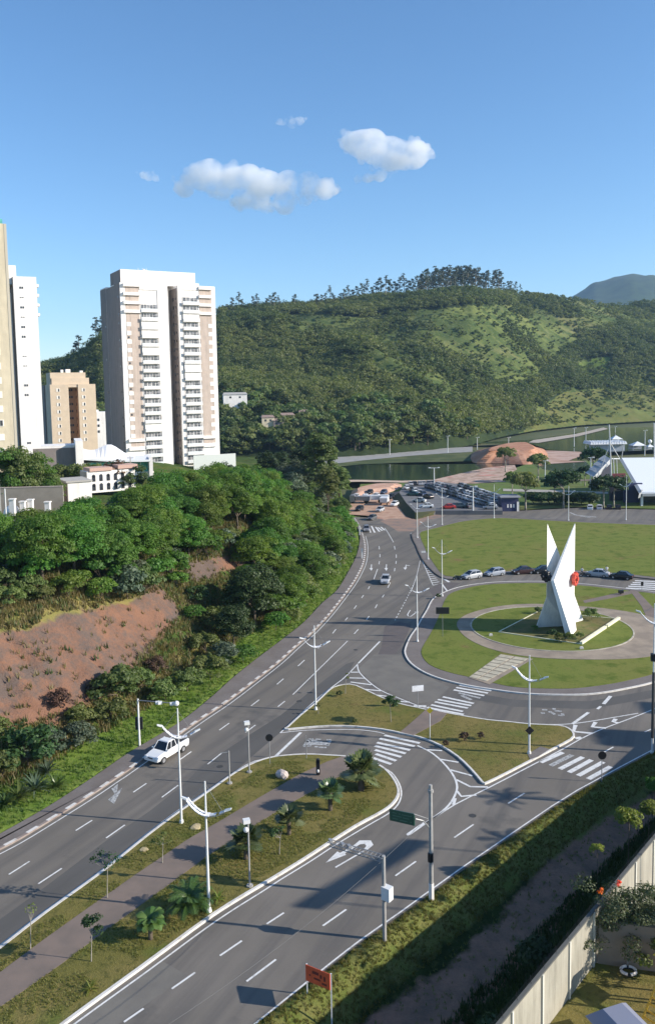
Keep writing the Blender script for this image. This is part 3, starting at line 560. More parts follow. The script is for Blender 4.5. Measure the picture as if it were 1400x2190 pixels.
me = np_mesh('hills', V, Fq, M_hills, {'cover': np.stack([np.clip((fo - 0.5) * 1.6, 0, 0.75), np.clip(inpoly(PX, PY, MEADOW[2]) * 0.55, 0, 1), inpoly(PX, PY, MEADOW[5]) * 0.6], 1)})
me.polygons.foreach_set('use_smooth', [True] * len(me.polygons)); obj('hills', me, kind='structure')
# far blue range
us3 = np.arange(900, 2600, 6); rows = []
for k, dd in enumerate(np.linspace(3600, 5600, 26)):
    t = k / 25; py = np.interp(us3, [900, 1150, 1200, 1235, 1270, 1310, 1350, 1385, 1420, 1500, 1700, 2600], [760, 700, 668, 648, 632, 625, 619, 620, 627, 640, 600, 640])
    top = 36 + 4600 * (CY - py) / F - 4600 * math.tan(PITCH) + (us3 - 700) / F * 4600 * math.sin(ROLL)
    xx = (us3 - 700) / F * dd; z = top * (math.sin(math.pi * min(t, 1) * 0.98) ** 0.8) + 60 * vn.fbm(xx / 400, dd / 400 + 0 * xx, 4) * (t > 0) * math.sin(math.pi * t)
    rows.append(np.stack([xx, np.full(len(us3), dd), z], 1))
V = np.concatenate(rows); nx3 = len(us3); I, J = np.meshgrid(np.arange(nx3 - 1), np.arange(25)); q = (J * nx3 + I).ravel()
me = np_mesh('far_mountain', V, np.stack([q, q + 1, q + nx3 + 1, q + nx3], 1), ramp_mat('mountain_forest', [(0.035, 0.06, 0.02), ((0.02, 0.035, 0.014), 0.02, 0.4, 0.6, Z3, 0)], 1.0, 1.0, 0.02))
me.polygons.foreach_set('use_smooth', [True] * len(me.polygons)); obj('far_mountain', me, kind='structure')

# ---- lakeside ground, lake, banks
def gp(name, px, z, m, kind='structure'):
    mb = MB(); mb.sheet(GL(px, z), z); return struct(mb, name, m)
M_park = ramp_mat('park_grass', [(0.1, 0.15, 0.025), ((0.14, 0.155, 0.04), 0.05, 0.45, 0.6, Z3, 0), ((0.06, 0.09, 0.02), 0.25, 0.55, 0.7, Z3, 0)], 1.0)
gp('park_grass', [(760, 1100), (770, 1035), (1010, 1030), (1150, 985), (1260, 985), (1420, 1000), (1900, 1020), (1900, 1112), (1400, 1088), (1240, 1084), (1117, 1090), (938, 1096), (890, 1106), (800, 1106)], -0.3, M_park)
gp('lake', [(600, 1012), (760, 990), (870, 994), (1010, 992), (1055, 988), (1100, 985), (1100, 998), (1040, 1003), (990, 1014), (930, 1026), (860, 1029), (770, 1027), (600, 1030)], -0.4, M_water)
gp('lake', [(1000, 948), (1060, 944), (1130, 941), (1200, 930), (1290, 915), (1420, 913), (1900, 905), (1900, 960), (1400, 962), (1270, 968), (1170, 962), (1140, 950)], -0.4, M_water)
gp('lake', [(1148, 990), (1250, 985), (1270, 1006), (1210, 1012), (1160, 1003)], -0.25, M_water)
gp('causeway', [(560, 995), (770, 968), (870, 965), (955, 958), (1010, 955), (1010, 966), (940, 970), (870, 975), (770, 985), (560, 1010)], -0.15, mat('road_grey', (0.3, 0.29, 0.27), 0.9, 0.15, 0.3))
gp('lake_shore', [(560, 1004), (770, 979), (880, 971), (1015, 962), (1020, 986), (870, 989), (770, 993), (560, 1015)], -0.25, ramp_mat('shore_grass', [(0.055, 0.075, 0.02), ((0.11, 0.12, 0.04), 0.06, 0.5, 0.65, Z3, 0)], 1.0))
gp('shore_path', [(600, 1027), (770, 1026), (860, 1028), (930, 1026), (930, 1030), (860, 1032), (770, 1030), (600, 1033)], -0.2, mat('sand', (0.5, 0.38, 0.28), 1, 0.15, 0.5))
gp('beach', [(925, 1026), (990, 1011), (1040, 1000), (1100, 994), (1105, 1004), (1090, 1012), (1080, 1030), (1010, 1034), (930, 1034)], -0.2, ramp_mat('beach_sand', [(0.5, 0.36, 0.28), ((0.3, 0.2, 0.14), 0.25, 0.45, 0.6, Z3, 0), ((0.5, 0.2, 0.16), 0.1, 0.55, 0.65, Z3, 3)], 1.0))
gp('shore_path', [(1130, 946), (1140, 941), (1230, 928), (1290, 914), (1300, 917), (1235, 933), (1150, 947)], -0.2, mat('pale_path', (0.4, 0.34, 0.28), 1, 0.1, 0.5))
gp('dirt_road', [(1140, 962), (1240, 966), (1250, 972), (1215, 985), (1255, 987), (1170, 992), (1110, 990), (1090, 980)], -0.15, ramp_mat('pink_dirt', [(0.48, 0.34, 0.27), ((0.36, 0.22, 0.16), 0.1, 0.45, 0.6, Z3, 0)], 1.0))
gp('park_path', [(1075, 1045), (1180, 1048), (1240, 1050), (1300, 1052), (1300, 1056), (1180, 1053), (1075, 1050)], -0.2, mat('path_pale', (0.38, 0.35, 0.3), 1))
gp('park_path', [(1225, 1026), (1290, 1024), (1290, 1027), (1225, 1029)], -0.2, M_path)
# red cut mound
def mound(name, basepx, toppx, h, m, z0=-0.3, n=26):
    B = smooth_poly(GL(basepx), 5, True); Tt = smooth_poly([at(x, y, G(x, y + dyb).y).xy for (x, y, dyb) in toppx], 5, True) if len(toppx[0]) == 3 else smooth_poly(GL(toppx, h), 5, True)
    k = min(len(B), len(Tt)); mb = MB(); bm = bmesh.new(); rows = []
    for r in range(7):
        t = r / 6; row = []
        for i in range(n):
            a = B[int(i * len(B) / n)]; b = Tt[int(i * len(Tt) / n)]; p = a.lerp(b, t); j = float(vn(np.array(p.x / 3.0), np.array(p.y / 3.0 + t * 3))) * h * 0.12 * (0 < r < 6)
            row.append(bm.verts.new((p.x + j, p.y + j, z0 + (h - z0) * t + j)))
        rows.append(row)
    for r in range(6):
        for i in range(n): bm.faces.new((rows[r][i], rows[r][(i + 1) % n], rows[r + 1][(i + 1) % n], rows[r + 1][i]))
    bm.faces.new(rows[-1]); bmesh.ops.recalc_face_normals(bm, faces=bm.faces); me = bpy.data.meshes.new(name); bm.to_mesh(me); me.materials.append(m)
    return obj(name, me, kind='structure')
mound('red_mound', [(1010, 987), (1060, 989), (1130, 992), (1165, 985), (1172, 972), (1150, 956), (1060, 955), (1012, 966)], [(1046, 964), (1075, 962), (1110, 962), (1142, 960), (1126, 946), (1090, 947), (1056, 955), (1048, 959)], 5.6, M_red)
mound('red_mound', [(752, 1064), (790, 1056), (830, 1052), (858, 1040), (850, 1032), (800, 1034), (760, 1044), (750, 1055)], [(770, 1050), (800, 1045), (835, 1040), (840, 1034), (805, 1034), (775, 1040), (765, 1044), (765, 1048)], 1.0, ramp_mat('pink_earth', [(0.55, 0.35, 0.25), ((0.45, 0.24, 0.16), 0.2, 0.45, 0.65, Z3, 0)], 1.0))
# dirt works area at the road's end
gp('dirt_road', [(745, 1100), (752, 1062), (800, 1058), (858, 1050), (868, 1072), (888, 1108), (860, 1120), (836, 1124), (815, 1112), (790, 1103)], -0.1, ramp_mat('works_dirt', [(0.48, 0.31, 0.22), ((0.36, 0.2, 0.13), 0.3, 0.45, 0.65, Z3, 0), ((0.28, 0.12, 0.1), 0.12, 0.6, 0.7, Z3, 0)], 1.0))
mb = MB(); mb.sheet(GL([(812, 1114), (835, 1109), (880, 1110), (935, 1100), (950, 1104), (905, 1116), (884, 1136), (850, 1137), (838, 1128)]), 0.004); struct(mb, 'dirt_stain', ramp_mat('dirt_on_road', [(0.3, 0.2, 0.15), ((0.2, 0.16, 0.14), 0.35, 0.45, 0.65, Z3, 0)], 1.0))
# car park: a raised terrace with a bank on its left
LOTZ = 1.2
lotpx = [(853, 1053), (866, 1034), (940, 1030), (1004, 1038), (1070, 1062), (1074, 1092), (930, 1092), (888, 1096), (868, 1075)]
lot = GL(lotpx, LOTZ)
mb = MB(); mb.prism(lot, -0.3, LOTZ, bottom=False); struct(mb, 'car_park', ramp_mat('car_park_asphalt', [(0.17, 0.165, 0.165), ((0.13, 0.13, 0.13), 0.3, 0.5, 0.7, Z3, 0)], 0.9))
mb = MB()
bank_out = GL([(838, 1062), (845, 1075), (868, 1104), (888, 1112), (940, 1098), (1072, 1097)], -0.05); bank_in = [lot[0], lot[0].lerp(lot[8], 0.5), lot[8], lot[7], lot[6], lot[5]]
for i in range(5):
    a, b, c, d = bank_out[i], bank_out[i + 1], bank_in[i + 1], bank_in[i]
    mb.face([(a.x, a.y, -0.1), (b.x, b.y, -0.1), (c.x, c.y, LOTZ - 0.01), (d.x, d.y, LOTZ - 0.01)])
struct(mb, 'car_park_bank', ramp_mat('bank_grass', [(0.06, 0.065, 0.025), ((0.1, 0.08, 0.04), 0.3, 0.45, 0.65, Z3, 0)], 1.0))
# ================================================================== PLANTS
LM_green = leafmat('leaves_green', (0.075, 0.165, 0.026), (0.15, 0.24, 0.045), 0.5)
LM_dark = leafmat('leaves_dark', (0.022, 0.052, 0.014), (0.05, 0.09, 0.024), 0.25)
LM_olive = leafmat('leaves_olive', (0.1, 0.145, 0.04), (0.18, 0.22, 0.07), 0.45)
LM_grey = leafmat('leaves_grey_green', (0.06, 0.09, 0.05), (0.13, 0.16, 0.1), 0.25)
LM_yel = leafmat('leaves_yellow_green', (0.14, 0.2, 0.03), (0.22, 0.27, 0.05), 0.4)
LM_hill = leafmat('leaves_hill', (0.055, 0.1, 0.03), (0.2, 0.235, 0.075), 0.42)
LM_dead = leafmat('leaves_brown', (0.07, 0.045, 0.03), (0.12, 0.07, 0.04), 0.2)
LM_palm = leafmat('leaves_palm', (0.05, 0.095, 0.022), (0.1, 0.15, 0.04), 0.2, 0.35)
LM_red = leafmat('petals_red', (0.7, 0.05, 0.02), (0.8, 0.1, 0.04), 0.3)
def cloud_leaves(cl, per, ls, g, fill=0.25, up=0.25):
    """cl: clump centres/radii (n,4). Leaf quads spread over each clump's surface, facing roughly outwards."""
    n = len(cl); c = np.repeat(cl[:, :3], per, 0); r = np.repeat(cl[:, 3], per); N = n * per
    d = g.normal(size=(N, 3)); d /= np.linalg.norm(d, axis=1)[:, None]; d[:, 2] = np.abs(d[:, 2]) * 0.75 + d[:, 2] * 0.25
    rr = r * (1 - fill * g.random(N) ** 1.5 + 0.12 * g.random(N)); p = c + d * rr[:, None] * np.array([1, 1, 0.8])
    nrm = d + g.normal(size=(N, 3)) * 0.45; nrm[:, 2] += up; nrm /= np.linalg.norm(nrm, axis=1)[:, None]
    a = np.cross(nrm, g.normal(size=(N, 3))); a /= np.linalg.norm(a, axis=1)[:, None]; b = np.cross(nrm, a)
    s = (ls * (0.6 + 0.8 * g.random(N)))[:, None]
    V = np.stack([p - a * s * 0.5, p + b * s * 0.33, p + a * s * 0.5, p - b * s * 0.33], 1).reshape(-1, 3)
    Fq = np.arange(N * 4).reshape(N, 4); cv = np.clip(np.repeat(g.random(n), per) * 0.65 + g.random(N) * 0.35, 0, 1)
    A = np.repeat(np.stack([cv, cv, cv], 1), 4, 0); return V, Fq, A
def crown_clumps(g, R_, H, z0, n, cr, squash=1.0, hollow=0.5):
    """clump centres through an uneven ellipsoid crown, radius R_, height H, bottom z0"""
    out = []
    lobes = g.normal(size=(4, 3)) ; lobes /= np.linalg.norm(lobes, axis=1)[:, None]
    while len(out) < n:
        d = g.normal(size=3); d /= np.linalg.norm(d); d[2] = d[2] if d[2] > -0.55 else -d[2]
        k = hollow + (1 - hollow) * g.random() ** 0.6
        w = 0.82 + 0.3 * max(0, float((lobes @ d).max()) - 0.5) + 0.1 * g.random()
        out.append((d[0] * R_ * k * w, d[1] * R_ * k * w, z0 + H * 0.5 + d[2] * H * 0.5 * k * w, cr * (0.7 + 0.6 * g.random())))
    return np.array(out)
def limbs(mb, g, th, base_r, cl, k=5, lean=0.0):
    top = Vector((lean, lean * 0.4, th)); pts = [Vector((0, 0, -0.15)), Vector((lean * 0.3, 0.05, th * 0.4)), top]
    mb.path(pts, [base_r * 1.25, base_r * 0.9, base_r * 0.7], 8)
    idx = g.choice(len(cl), size=min(k, len(cl)), replace=False)
    for i in idx:
        e = Vector(cl[i, :3]); m_ = top.lerp(e, 0.5) + Vector((0, 0, -0.05 * (e - top).length)); mb.path([top, m_, e], [base_r * 0.5, base_r * 0.3, base_r * 0.1], 5)
def tree_proto(kind, seed, th, R_, H, n, per, ls, lm, bark=None, cr=None, z0=None, hollow=0.5, lean=0.0, k=6, br=None):
    g = np.random.default_rng(seed); z0 = th * 0.8 if z0 is None else z0; cr = R_ * 0.34 if cr is None else cr
    cl = crown_clumps(g, R_, H, z0, n, cr, hollow=hollow); Vv, Ff, A = cloud_leaves(cl, per, ls, g)
    cme = np_mesh('crown', Vv, Ff, lm, {'leafvar': A}); mb = MB(); limbs(mb, g, th, br or max(0.06, R_ * 0.06), cl, k, lean)
    tme = mb.mesh('trunk', bark or M_bark, True); return dict(kind=kind, crown=cme, trunk=tme)
def euc_proto(seed, H, lm, n=15, per=36, ls=1.15, spread=4.2):
    g = np.random.default_rng(seed); cl = []; mb = MB(); mb.path([Vector((0, 0, -0.3)), Vector((0.2, 0.1, H * 0.5)), Vector((0.1, -0.2, H * 0.95))], [H * 0.014, H * 0.011, H * 0.004], 6)
    for i in range(n):
        z = H * (0.3 + 0.68 * ((i + g.random()) / n) ** 0.8); a = g.random() * 6.28; r = spread * (0.35 + 0.65 * g.random()) * (1.25 - z / H) * 1.5
        c = Vector((math.cos(a) * r, math.sin(a) * r, z)); cl.append((*c, spread * (0.38 + 0.25 * g.random()))); mb.tube((0.15, 0, z - r * 0.9), c, H * 0.005, H * 0.002, 4)
    Vv, Ff, A = cloud_leaves(np.array(cl), per, ls, g, 0.5); return dict(kind='tree', crown=np_mesh('crown', Vv, Ff, lm, {'leafvar': A}), trunk=mb.mesh('trunk', M_barkp, True))
NAMES = {}
def plant(pr, loc, s=1.0, rz=None, label='', cat='tree', group=None, name=None, sz=None, trunk=True, lm=None):
    rz = rnd.random() * 6.28 if rz is None else rz
    t = empty(name or pr['kind'], loc, rz, label, cat, group, (s, s, s * (sz or 1.0)))
    if pr.get('trunk') is not None and trunk: obj('trunk', pr['trunk'], t)
    for nm, me in ([('crown', pr['crown'])] if 'crown' in pr else []) + pr.get('extra', []): obj(nm, me, t)
    return t
BL = [tree_proto('broadleaf_tree', 20 + i, 3.0, 4.0, 7.6, 70, 190, 0.29, LM_green, z0=1.3, cr=1.15) for i in range(4)]
BO = [tree_proto('broadleaf_tree', 40 + i, 3.0, 3.6, 7.2, 60, 170, 0.29, LM_olive, z0=1.2, cr=1.05) for i in range(3)]
BG = [tree_proto('grey_leaved_tree', 50 + i, 4.5, 3.2, 7.5, 36, 100, 0.42, LM_grey) for i in range(2)]
BD = [tree_proto('dark_tree', 60 + i, 3.0, 4.6, 9.4, 120, 120, 0.36, LM_dark, cr=1.15, z0=0.3) for i in range(2)]
SH = [tree_proto('shrub', 70 + i, 0.5, 1.5, 2.2, 22, 80, 0.24, m, z0=0.1, cr=0.5, br=0.05) for i, m in enumerate((LM_green, LM_olive, LM_grey, LM_olive, LM_dark, LM_dead, LM_yel))]
def ptree(pr, px, py, hpx, label, hz=None, Y=None, nat=9.0, z=None, group=None, cat='tree', name=None, rz=None, s=None):
    """plant with its foot at pixel px,py on the given surface; hpx: height in picture pixels"""
    if Y is None:
        Y = 60.0
        for _ in range(60):
            p = at(px, py, Y); hh = T(p.x, p.y) if z is None else z
            if p.z <= hh + 0.02: break
            Y *= 1.012
            if z is not None: p = G(px, py, z); Y = p.y; break
        p = at(px, py, Y); p = Vector((p.x, p.y, T(p.x, p.y) if z is None else z))
    else: p = at(px, py, Y); p.z = p.z if z is None else z
    if s is None: s = (at(px, py - hpx, p.y).z - at(px, py, p.y).z) / nat
    return plant(pr, p, s, rz, label, cat, group, name)
def march(px, py, y0=55.0, y1=470.0):
    """where the sight line through a pixel meets the left hillside"""
    Ys = np.linspace(y0, y1, 1200); d = ray(px, py); xs_ = d[0] / d[1] * Ys; zs_ = CAMH + d[2] / d[1] * Ys
    h = hl(xs_, Ys); k = np.nonzero(zs_ <= h)[0]
    return Vector((xs_[k[0]], Ys[k[0]], h[k[0]])) if len(k) else None
# ---- the wood on the bank: individual trees on a jittered lattice, kept where the ground carries trees
WOOD = [(-80, 1262), (40, 1268), (140, 1278), (230, 1284), (300, 1262), (370, 1222), (440, 1185), (530, 1165), (550, 1210), (520, 1250), (560, 1300), (640, 1330), (690, 1270), (728, 1240), (745, 1215), (757, 1190), (758, 1150), (748, 1100), (740, 1060), (735, 1045), (700, 1045), (640, 1048), (560, 1050), (470, 1062), (400, 1085), (330, 1105), (270, 1140), (190, 1175), (120, 1188), (60, 1195), (-80, 1205)]
placed = []
cand = []; extra_ = []
for yy in np.arange(64, 300, 4.6):
    for xx in np.arange(-150, 12, 4.6):
        cand.append((xx + rnd.uniform(-1.8, 1.8), yy + rnd.uniform(-1.8, 1.8)))
ca = np.array(cand); hz_ = hl(ca[:, 0], ca[:, 1]); dl_ = left_dist(ca[:, 0], ca[:, 1])
pxs, pys = projv(np.stack([ca[:, 0], ca[:, 1], hz_], 1)); ok = inpoly(pxs, pys, WOOD) & (dl_ > np.where(pxs > 560, 3.2, 5.5))
for (x, y), h, px, py, d, k in zip(cand, hz_, pxs, pys, dl_, ok):
    if not k: continue
    r = rnd.random(); low = d < 11
    zone = ('at the left edge' if px < 90 else 'above the bare red earth' if px < 230 else 'below the big tower' if px < 380 else 'above the small bare patch' if px < 500 else 'on the shoulder of the bank' if px < 620 else 'by the far curve')
    depth = 'front row' if d < 22 else 'middle' if d < 45 else 'rear'
    if px > 600 and py < 1120: pr = rnd.choice(BG + BO); lb = f'grey green feathery tree in the {depth} of the wood near the road end'; s = rnd.uniform(0.75, 1.0)
    elif px > 560 and r < 0.45: pr = rnd.choice(BO); lb = f'olive bushy tree in the {depth} of the wood {zone}'; s = rnd.uniform(0.5, 0.8)
    elif r < 0.08: pr = rnd.choice(BG); lb = f'greyish tree in the {depth} of the wood {zone}'; s = rnd.uniform(0.7, 0.9)
    else: pr = rnd.choice(BL); lb = f'green leafy tree in the {depth} of the wood {zone}'; s = rnd.uniform(0.72, 1.05)
    if low: s *= 0.62 if px < 560 else 0.78
    placed.append((x, y)); plant(pr, (x, y, h - 0.4), s, None, lb, 'tree', 'wood on the bank: ' + lb, sz=rnd.uniform(0.85, 1.1))
print('wood trees', len(placed))
# understory that closes the front of the wood down to the ground
u_ = np.array([(rnd.uniform(-75, 12), rnd.uniform(60, 215)) for _ in range(9000)]); uh = hl(u_[:, 0], u_[:, 1]); ud = left_dist(u_[:, 0], u_[:, 1]); ux, uy = projv(np.column_stack([u_, uh]))
BANDW = [(-80, 1225), (40, 1232), (140, 1240), (230, 1248), (300, 1232), (370, 1200), (440, 1165), (530, 1150), (560, 1180), (600, 1140), (700, 1080), (760, 1120), (760, 1195), (735, 1235), (700, 1275), (650, 1315), (600, 1350), (560, 1320), (545, 1225), (530, 1170), (450, 1192), (380, 1235), (305, 1275), (230, 1292), (140, 1285), (40, 1278), (-80, 1275)]
k_ = np.nonzero(inpoly(ux, uy, BANDW) & (ud > 3.0))[0]; got = []
for i in k_:
    x, y = u_[i]
    if any((x - a) ** 2 + (y - b) ** 2 < 6.2 for a, b in got): continue
    got.append((x, y)); side_ = 'left part' if ux[i] < 300 else 'middle' if ux[i] < 550 else 'right part'
    k2 = rnd.choice([0, 0, 1, 3, 2, 0]); plant(SH[k2], (x, y, uh[i] - 0.2), rnd.uniform(1.2, 1.9), None, f'{["green", "olive", "grey green", "olive"][k2]} undergrowth bush closing the foot of the wood in its {side_}', 'shrub', f'undergrowth of the wood, {side_} {["green", "olive", "grey", "olive"][k2]}', 'shrub')
print('undergrowth', len(got))
# ---- named trees and shrubs of the bank
def onbank(pr, px, py, s, lb, cat='tree', name=None, sz=None, group=None, sink=0.1):
    p = march(px, py)
    if p is None: return None
    p.z -= sink; return plant(pr, p, s, None, lb, cat, group, name, sz)
onbank(BD[0], 545, 1345, 1.0, 'big dark round tree at the foot of the bank above the verge', name='dark_tree')
onbank(BD[1], 500, 1385, 0.62, 'small dark tree just left of the big dark round tree')
def tall(px, py, Yd, zb, s, pr, lb): 
    p = at(px, py, Yd); plant(pr, (p.x, p.y, zb), s, None, lb, 'tree')
TT = tree_proto('tall_tree', 91, 6, 5.2, 17, 110, 110, 0.6, LM_olive, cr=1.3, hollow=0.35)
TD = tree_proto('tall_tree', 92, 5, 6.0, 13, 100, 100, 0.6, LM_dark, cr=1.5, hollow=0.4)
tall(685, 950, 245, 3.0, 1.0, TT, 'tallest olive green tree rising above the wood near the lake')
tall(650, 950, 262, 2.0, 0.95, TD, 'dark broad tree directly left of the tallest olive tree')
tall(568, 960, 270, 4.0, 0.72, TD, 'dark low crowned tree behind the wood, second left of the tallest tree')
tall(600, 960, 285, 4.0, 0.66, TD, 'dark tree half hidden behind the wood between two broader dark ones')
tall(725, 1000, 235, 2.0, 0.62, TT, 'olive green tree at the right end of the wood above the road')
tall(700, 1020, 215, 4.0, 0.6, BG[0] and TT, 'narrow olive tree in front of the tallest one')
Sl = [('shrub', 'green'), ('shrub', 'olive'), ('shrub', 'grey')]
shr = [(450, 1455, 1.5, 1, 'large olive shrub on the lower bank right of the bare earth'), (400, 1480, 1.4, 3, 'olive shrub with pale leaves beside the bare earth'), (355, 1500, 1.3, 1, 'olive shrub over the verge behind the camera post'), (250, 1500, 1.9, 3, 'broad yellowish shrub at the lower edge of the bare earth'), (232, 1545, 1.3, 1, 'bushy shrub on the slope above the verge grass'), (175, 1550, 1.1, 1, 'pale green shrub growing out of the red earth'), (168, 1598, 1.2, 2, 'grey green shrub with a bent bare stem over the verge'), (60, 1640, 1.8, 4, 'large dark green bush at the left edge of the picture above the road'), (95, 1620, 1.4, 2, 'grey green bush adjoining the large dark bush'), (5, 1670, 1.2, 3, 'yellowish bush at the left picture edge under the large dark bush'), (130, 1520, 0.9, 5, 'brown dead shrub on the red earth'),
       (480, 1425, 1.5, 2, 'grey green shrub left of the dark round tree'), (520, 1420, 1.2, 0, 'bright green shrub below the dark round tree'), (440, 1400, 1.4, 1, 'olive shrub uphill beside the bare earth'), (590, 1350, 1.4, 0, 'bright green shrub right of the dark round tree'), (620, 1335, 1.3, 1, 'olive shrub at the top of the verge grass on the curve'), (420, 1290, 1.2, 4, 'dark shrub in the gully right of the bare earth'), (415, 1330, 1.1, 0, 'green shrub halfway up the gully'), (460, 1345, 1.6, 3, 'wide olive shrub below the second bare patch'), (300, 1480, 1.3, 3, 'olive shrub between the yellowish shrub and the camera post'), (-8, 1575, 0.9, 3, 'yellow green shrub at the left picture edge on the bare earth'), (335, 1440, 0.9, 5, 'brown shrub on the right rim of the bare earth'), (205, 1490, 0.7, 5, 'reddish brown bush on the lower rim of the bare earth'),
       (20, 1300, 1.2, 1, 'olive shrub on the upper rim of the bare earth near the picture edge'), (90, 1290, 1.0, 3, 'low olive shrub on the upper rim of the bare earth'), (655, 1290, 1.5, 0, 'bright green shrub where the bank meets the curve'), (700, 1235, 1.5, 0, 'round green shrub close to the pavement at the narrow end of the verge'), (380, 1255, 1.1, 0, 'green shrub above the eroded grooves')]
for px, py, s, k, lb in shr: onbank(SH[k], px, py, s, lb, 'shrub', 'shrub', 0.85)
# spiky rosette plants on the verge
def rosette(seed, n, L, w, lm, droop=0.5, up=0.5):
    g = random.Random(seed); V = []; Fq = []; A = []
    for i in range(n):
        a = g.random() * 6.28; el = g.uniform(0.25, 1.35) * up * 2; el = min(el, 1.45); l = L * g.uniform(0.7, 1.1); seg = 4; c = g.random()
        side = Vector((-math.sin(a), math.cos(a), 0)); p = Vector((0, 0, 0.05)); e = el
        base = len(V)
        for k in range(seg + 1):
            ww = w * (1 - (k / seg) ** 1.6) * (0.6 + 0.4 * min(1, k + 0.5)); V += [p - side * ww / 2, p + side * ww / 2]; A += [(c, c, c)] * 2
            p = p + Vector((math.cos(a) * math.cos(e), math.sin(a) * math.cos(e), math.sin(e))) * l / seg; e -= droop / seg * 2
        for k in range(seg): Fq.append((base + 2 * k, base + 2 * k + 1, base + 2 * k + 3, base + 2 * k + 2))
    return np_mesh('leaves', np.array([tuple(v) for v in V]), np.array(Fq), lm, {'leafvar': np.array(A)})
RO = [rosette(s, 60, 1.5, 0.16, LM_grey if s % 2 else LM_palm, 0.5, 0.5) for s in range(3)]
for i, (px, py, s) in enumerate([(40, 1712, 1.3), (75, 1697, 1.35), (10, 1730, 1.2), (118, 1690, 1.1), (100, 1660, 1.2), (75, 1668, 0.9)]):
    p = march(px, py); lbs = ['spiky agave like plant on the verge, second from the picture edge', 'largest spiky rosette plant on the verge by the road', 'spiky rosette plant cut by the left edge of the picture', 'pale spiky plant nearest the pavement', 'spiky plant behind the others at the foot of the bank', 'small dark spiky plant between its neighbours']
    if p: t = empty('agave', p, rnd.random() * 6, lbs[i], 'plant', 'spiky plants on the verge', s); obj('leaves', RO[i % 3], t)
# ---- tufts of grass and weeds on verge and bank (uncountable)
def tufts(name, P, size, lm, per=7, seed=5):
    g = np.random.default_rng(seed); N = len(P) * per; c = np.repeat(P, per, 0) + np.concatenate([g.normal(size=(N, 2)) * size * 0.35, np.zeros((N, 1))], 1)
    a = g.random(N) * 6.28; l = size * (0.5 + g.random(N)); lean = g.random(N) * 0.7; d = np.stack([np.cos(a) * lean, np.sin(a) * lean, np.ones(N)], 1) * l[:, None]
    s = np.stack([-np.sin(a), np.cos(a), 0 * a], 1) * size * 0.16
    V = np.stack([c - s, c + s, c + d], 1).reshape(-1, 3); cv = np.repeat(np.clip(np.repeat(g.random(len(P)), per) * 0.7 + g.random(N) * 0.3, 0, 1), 3); me = np_mesh(name, V, np.arange(N * 3).reshape(N, 3), lm, {'leafvar': np.stack([cv] * 3, 1)})
    return obj(name, me, kind='stuff', label=None)
g_ = np.random.default_rng(77)
pts = g_.uniform([-60, 58], [12, 200], (60000, 2)); d_ = left_dist(pts[:, 0], pts[:, 1]); k = (d_ > 0.15) & (d_ < 5.5); pts = pts[k][:9000]
M_tuft = leafmat('grass_blades', (0.09, 0.15, 0.02), (0.17, 0.23, 0.04), 0.4); M_tuftd = leafmat('dry_blades', (0.16, 0.15, 0.05), (0.24, 0.22, 0.085), 0.35)
tag(tufts('verge_grass', np.column_stack([pts, hl(pts[:, 0], pts[:, 1]) - 0.03]), 0.28, M_tuft), 'bright green rough grass on the verge below the bank', 'grass')
pts = g_.uniform([-90, 60], [5, 190], (90000, 2)); h_ = hl(pts[:, 0], pts[:, 1]); d_ = left_dist(pts[:, 0], pts[:, 1]); px_, py_ = projv(np.column_stack([pts, h_]))
bare = np.zeros(len(pts), bool)
for poly in [[(-60, 1350), (60, 1345), (110, 1310), (200, 1300), (300, 1275), (335, 1265), (380, 1300), (370, 1330), (325, 1370), (285, 1420), (205, 1465), (205, 1500), (120, 1530), (-60, 1560)], [(400, 1208), (530, 1178), (535, 1210), (420, 1240)]]: bare |= inpoly(px_, py_, poly)
k = (d_ > 5) & (d_ < 26) & (~bare | (g_.random(len(pts)) < 0.05)) & (h_ > 0.5); kk = np.nonzero(k)[0][:16000]
tag(tufts('bank_weeds', np.column_stack([pts[kk], h_[kk] - 0.05]), 0.5, M_tuftd, 8, 9), 'dry weeds and low scrub covering the bank', 'scrub')
kk2 = np.nonzero(k)[0][16000:30000]
tag(tufts('bank_scrub', np.column_stack([pts[kk2], h_[kk2] - 0.05]), 0.6, leafmat('scrub_blades', (0.05, 0.075, 0.02), (0.1, 0.12, 0.035), 0.25), 9, 19), 'green low scrub between the shrubs of the bank', 'scrub')

# ---- hill trees
HT = [tree_proto('hill_tree', 100 + i, 3.0, 4.2, 7.0, 18, 55, 1.0, LM_hill, z0=1.6, k=3) for i in range(4)]
EU = [euc_proto(120 + i, 20 + 3 * i, leafmat('leaves_eucalyptus', (0.03, 0.045, 0.025), (0.055, 0.07, 0.035), 0.15) if i == 0 else MATS['leaves_eucalyptus']) for i in range(4)]
def hill_at(px, y):
    x = float(at(px, 700, y).x); return Vector((x, y, float(Hz(np.array(x), np.array(y)))))
count = 0
ridge = [(478, 8, .6), (486, 6, .6), (498, 7, .8), (512, 7, .9), (519, 7, .9), (532, 6, .5), (543, 5, .75), (551, 5, .8), (572, 5, .8), (580, 5, .9), (588, 5, .9), (597, 5, .7), (610, 6, .6), (631, 6, .85), (645, 6, .5), (665, 5, .45), (678, 5, 1.0), (690, 5, .8), (697, 5, .75), (707, 5, .9), (716, 5, .8), (728, 5, .8), (737, 5, .9), (745, 4, .8), (754, 4, .95), (765, 4, 1.0), (775, 4, .95), (785, 4, 1.0), (795, 4, 1.0), (806, 4, 1.05), (815, 3, 1.1), (826, 3, 1.0), (834, 3, 1.35), (845, 3, 1.05), (855, 3, 1.0), (864, 3, 1.05), (874, 3, 1.1), (884, 3, 1.0), (893, 2, 1.1)]
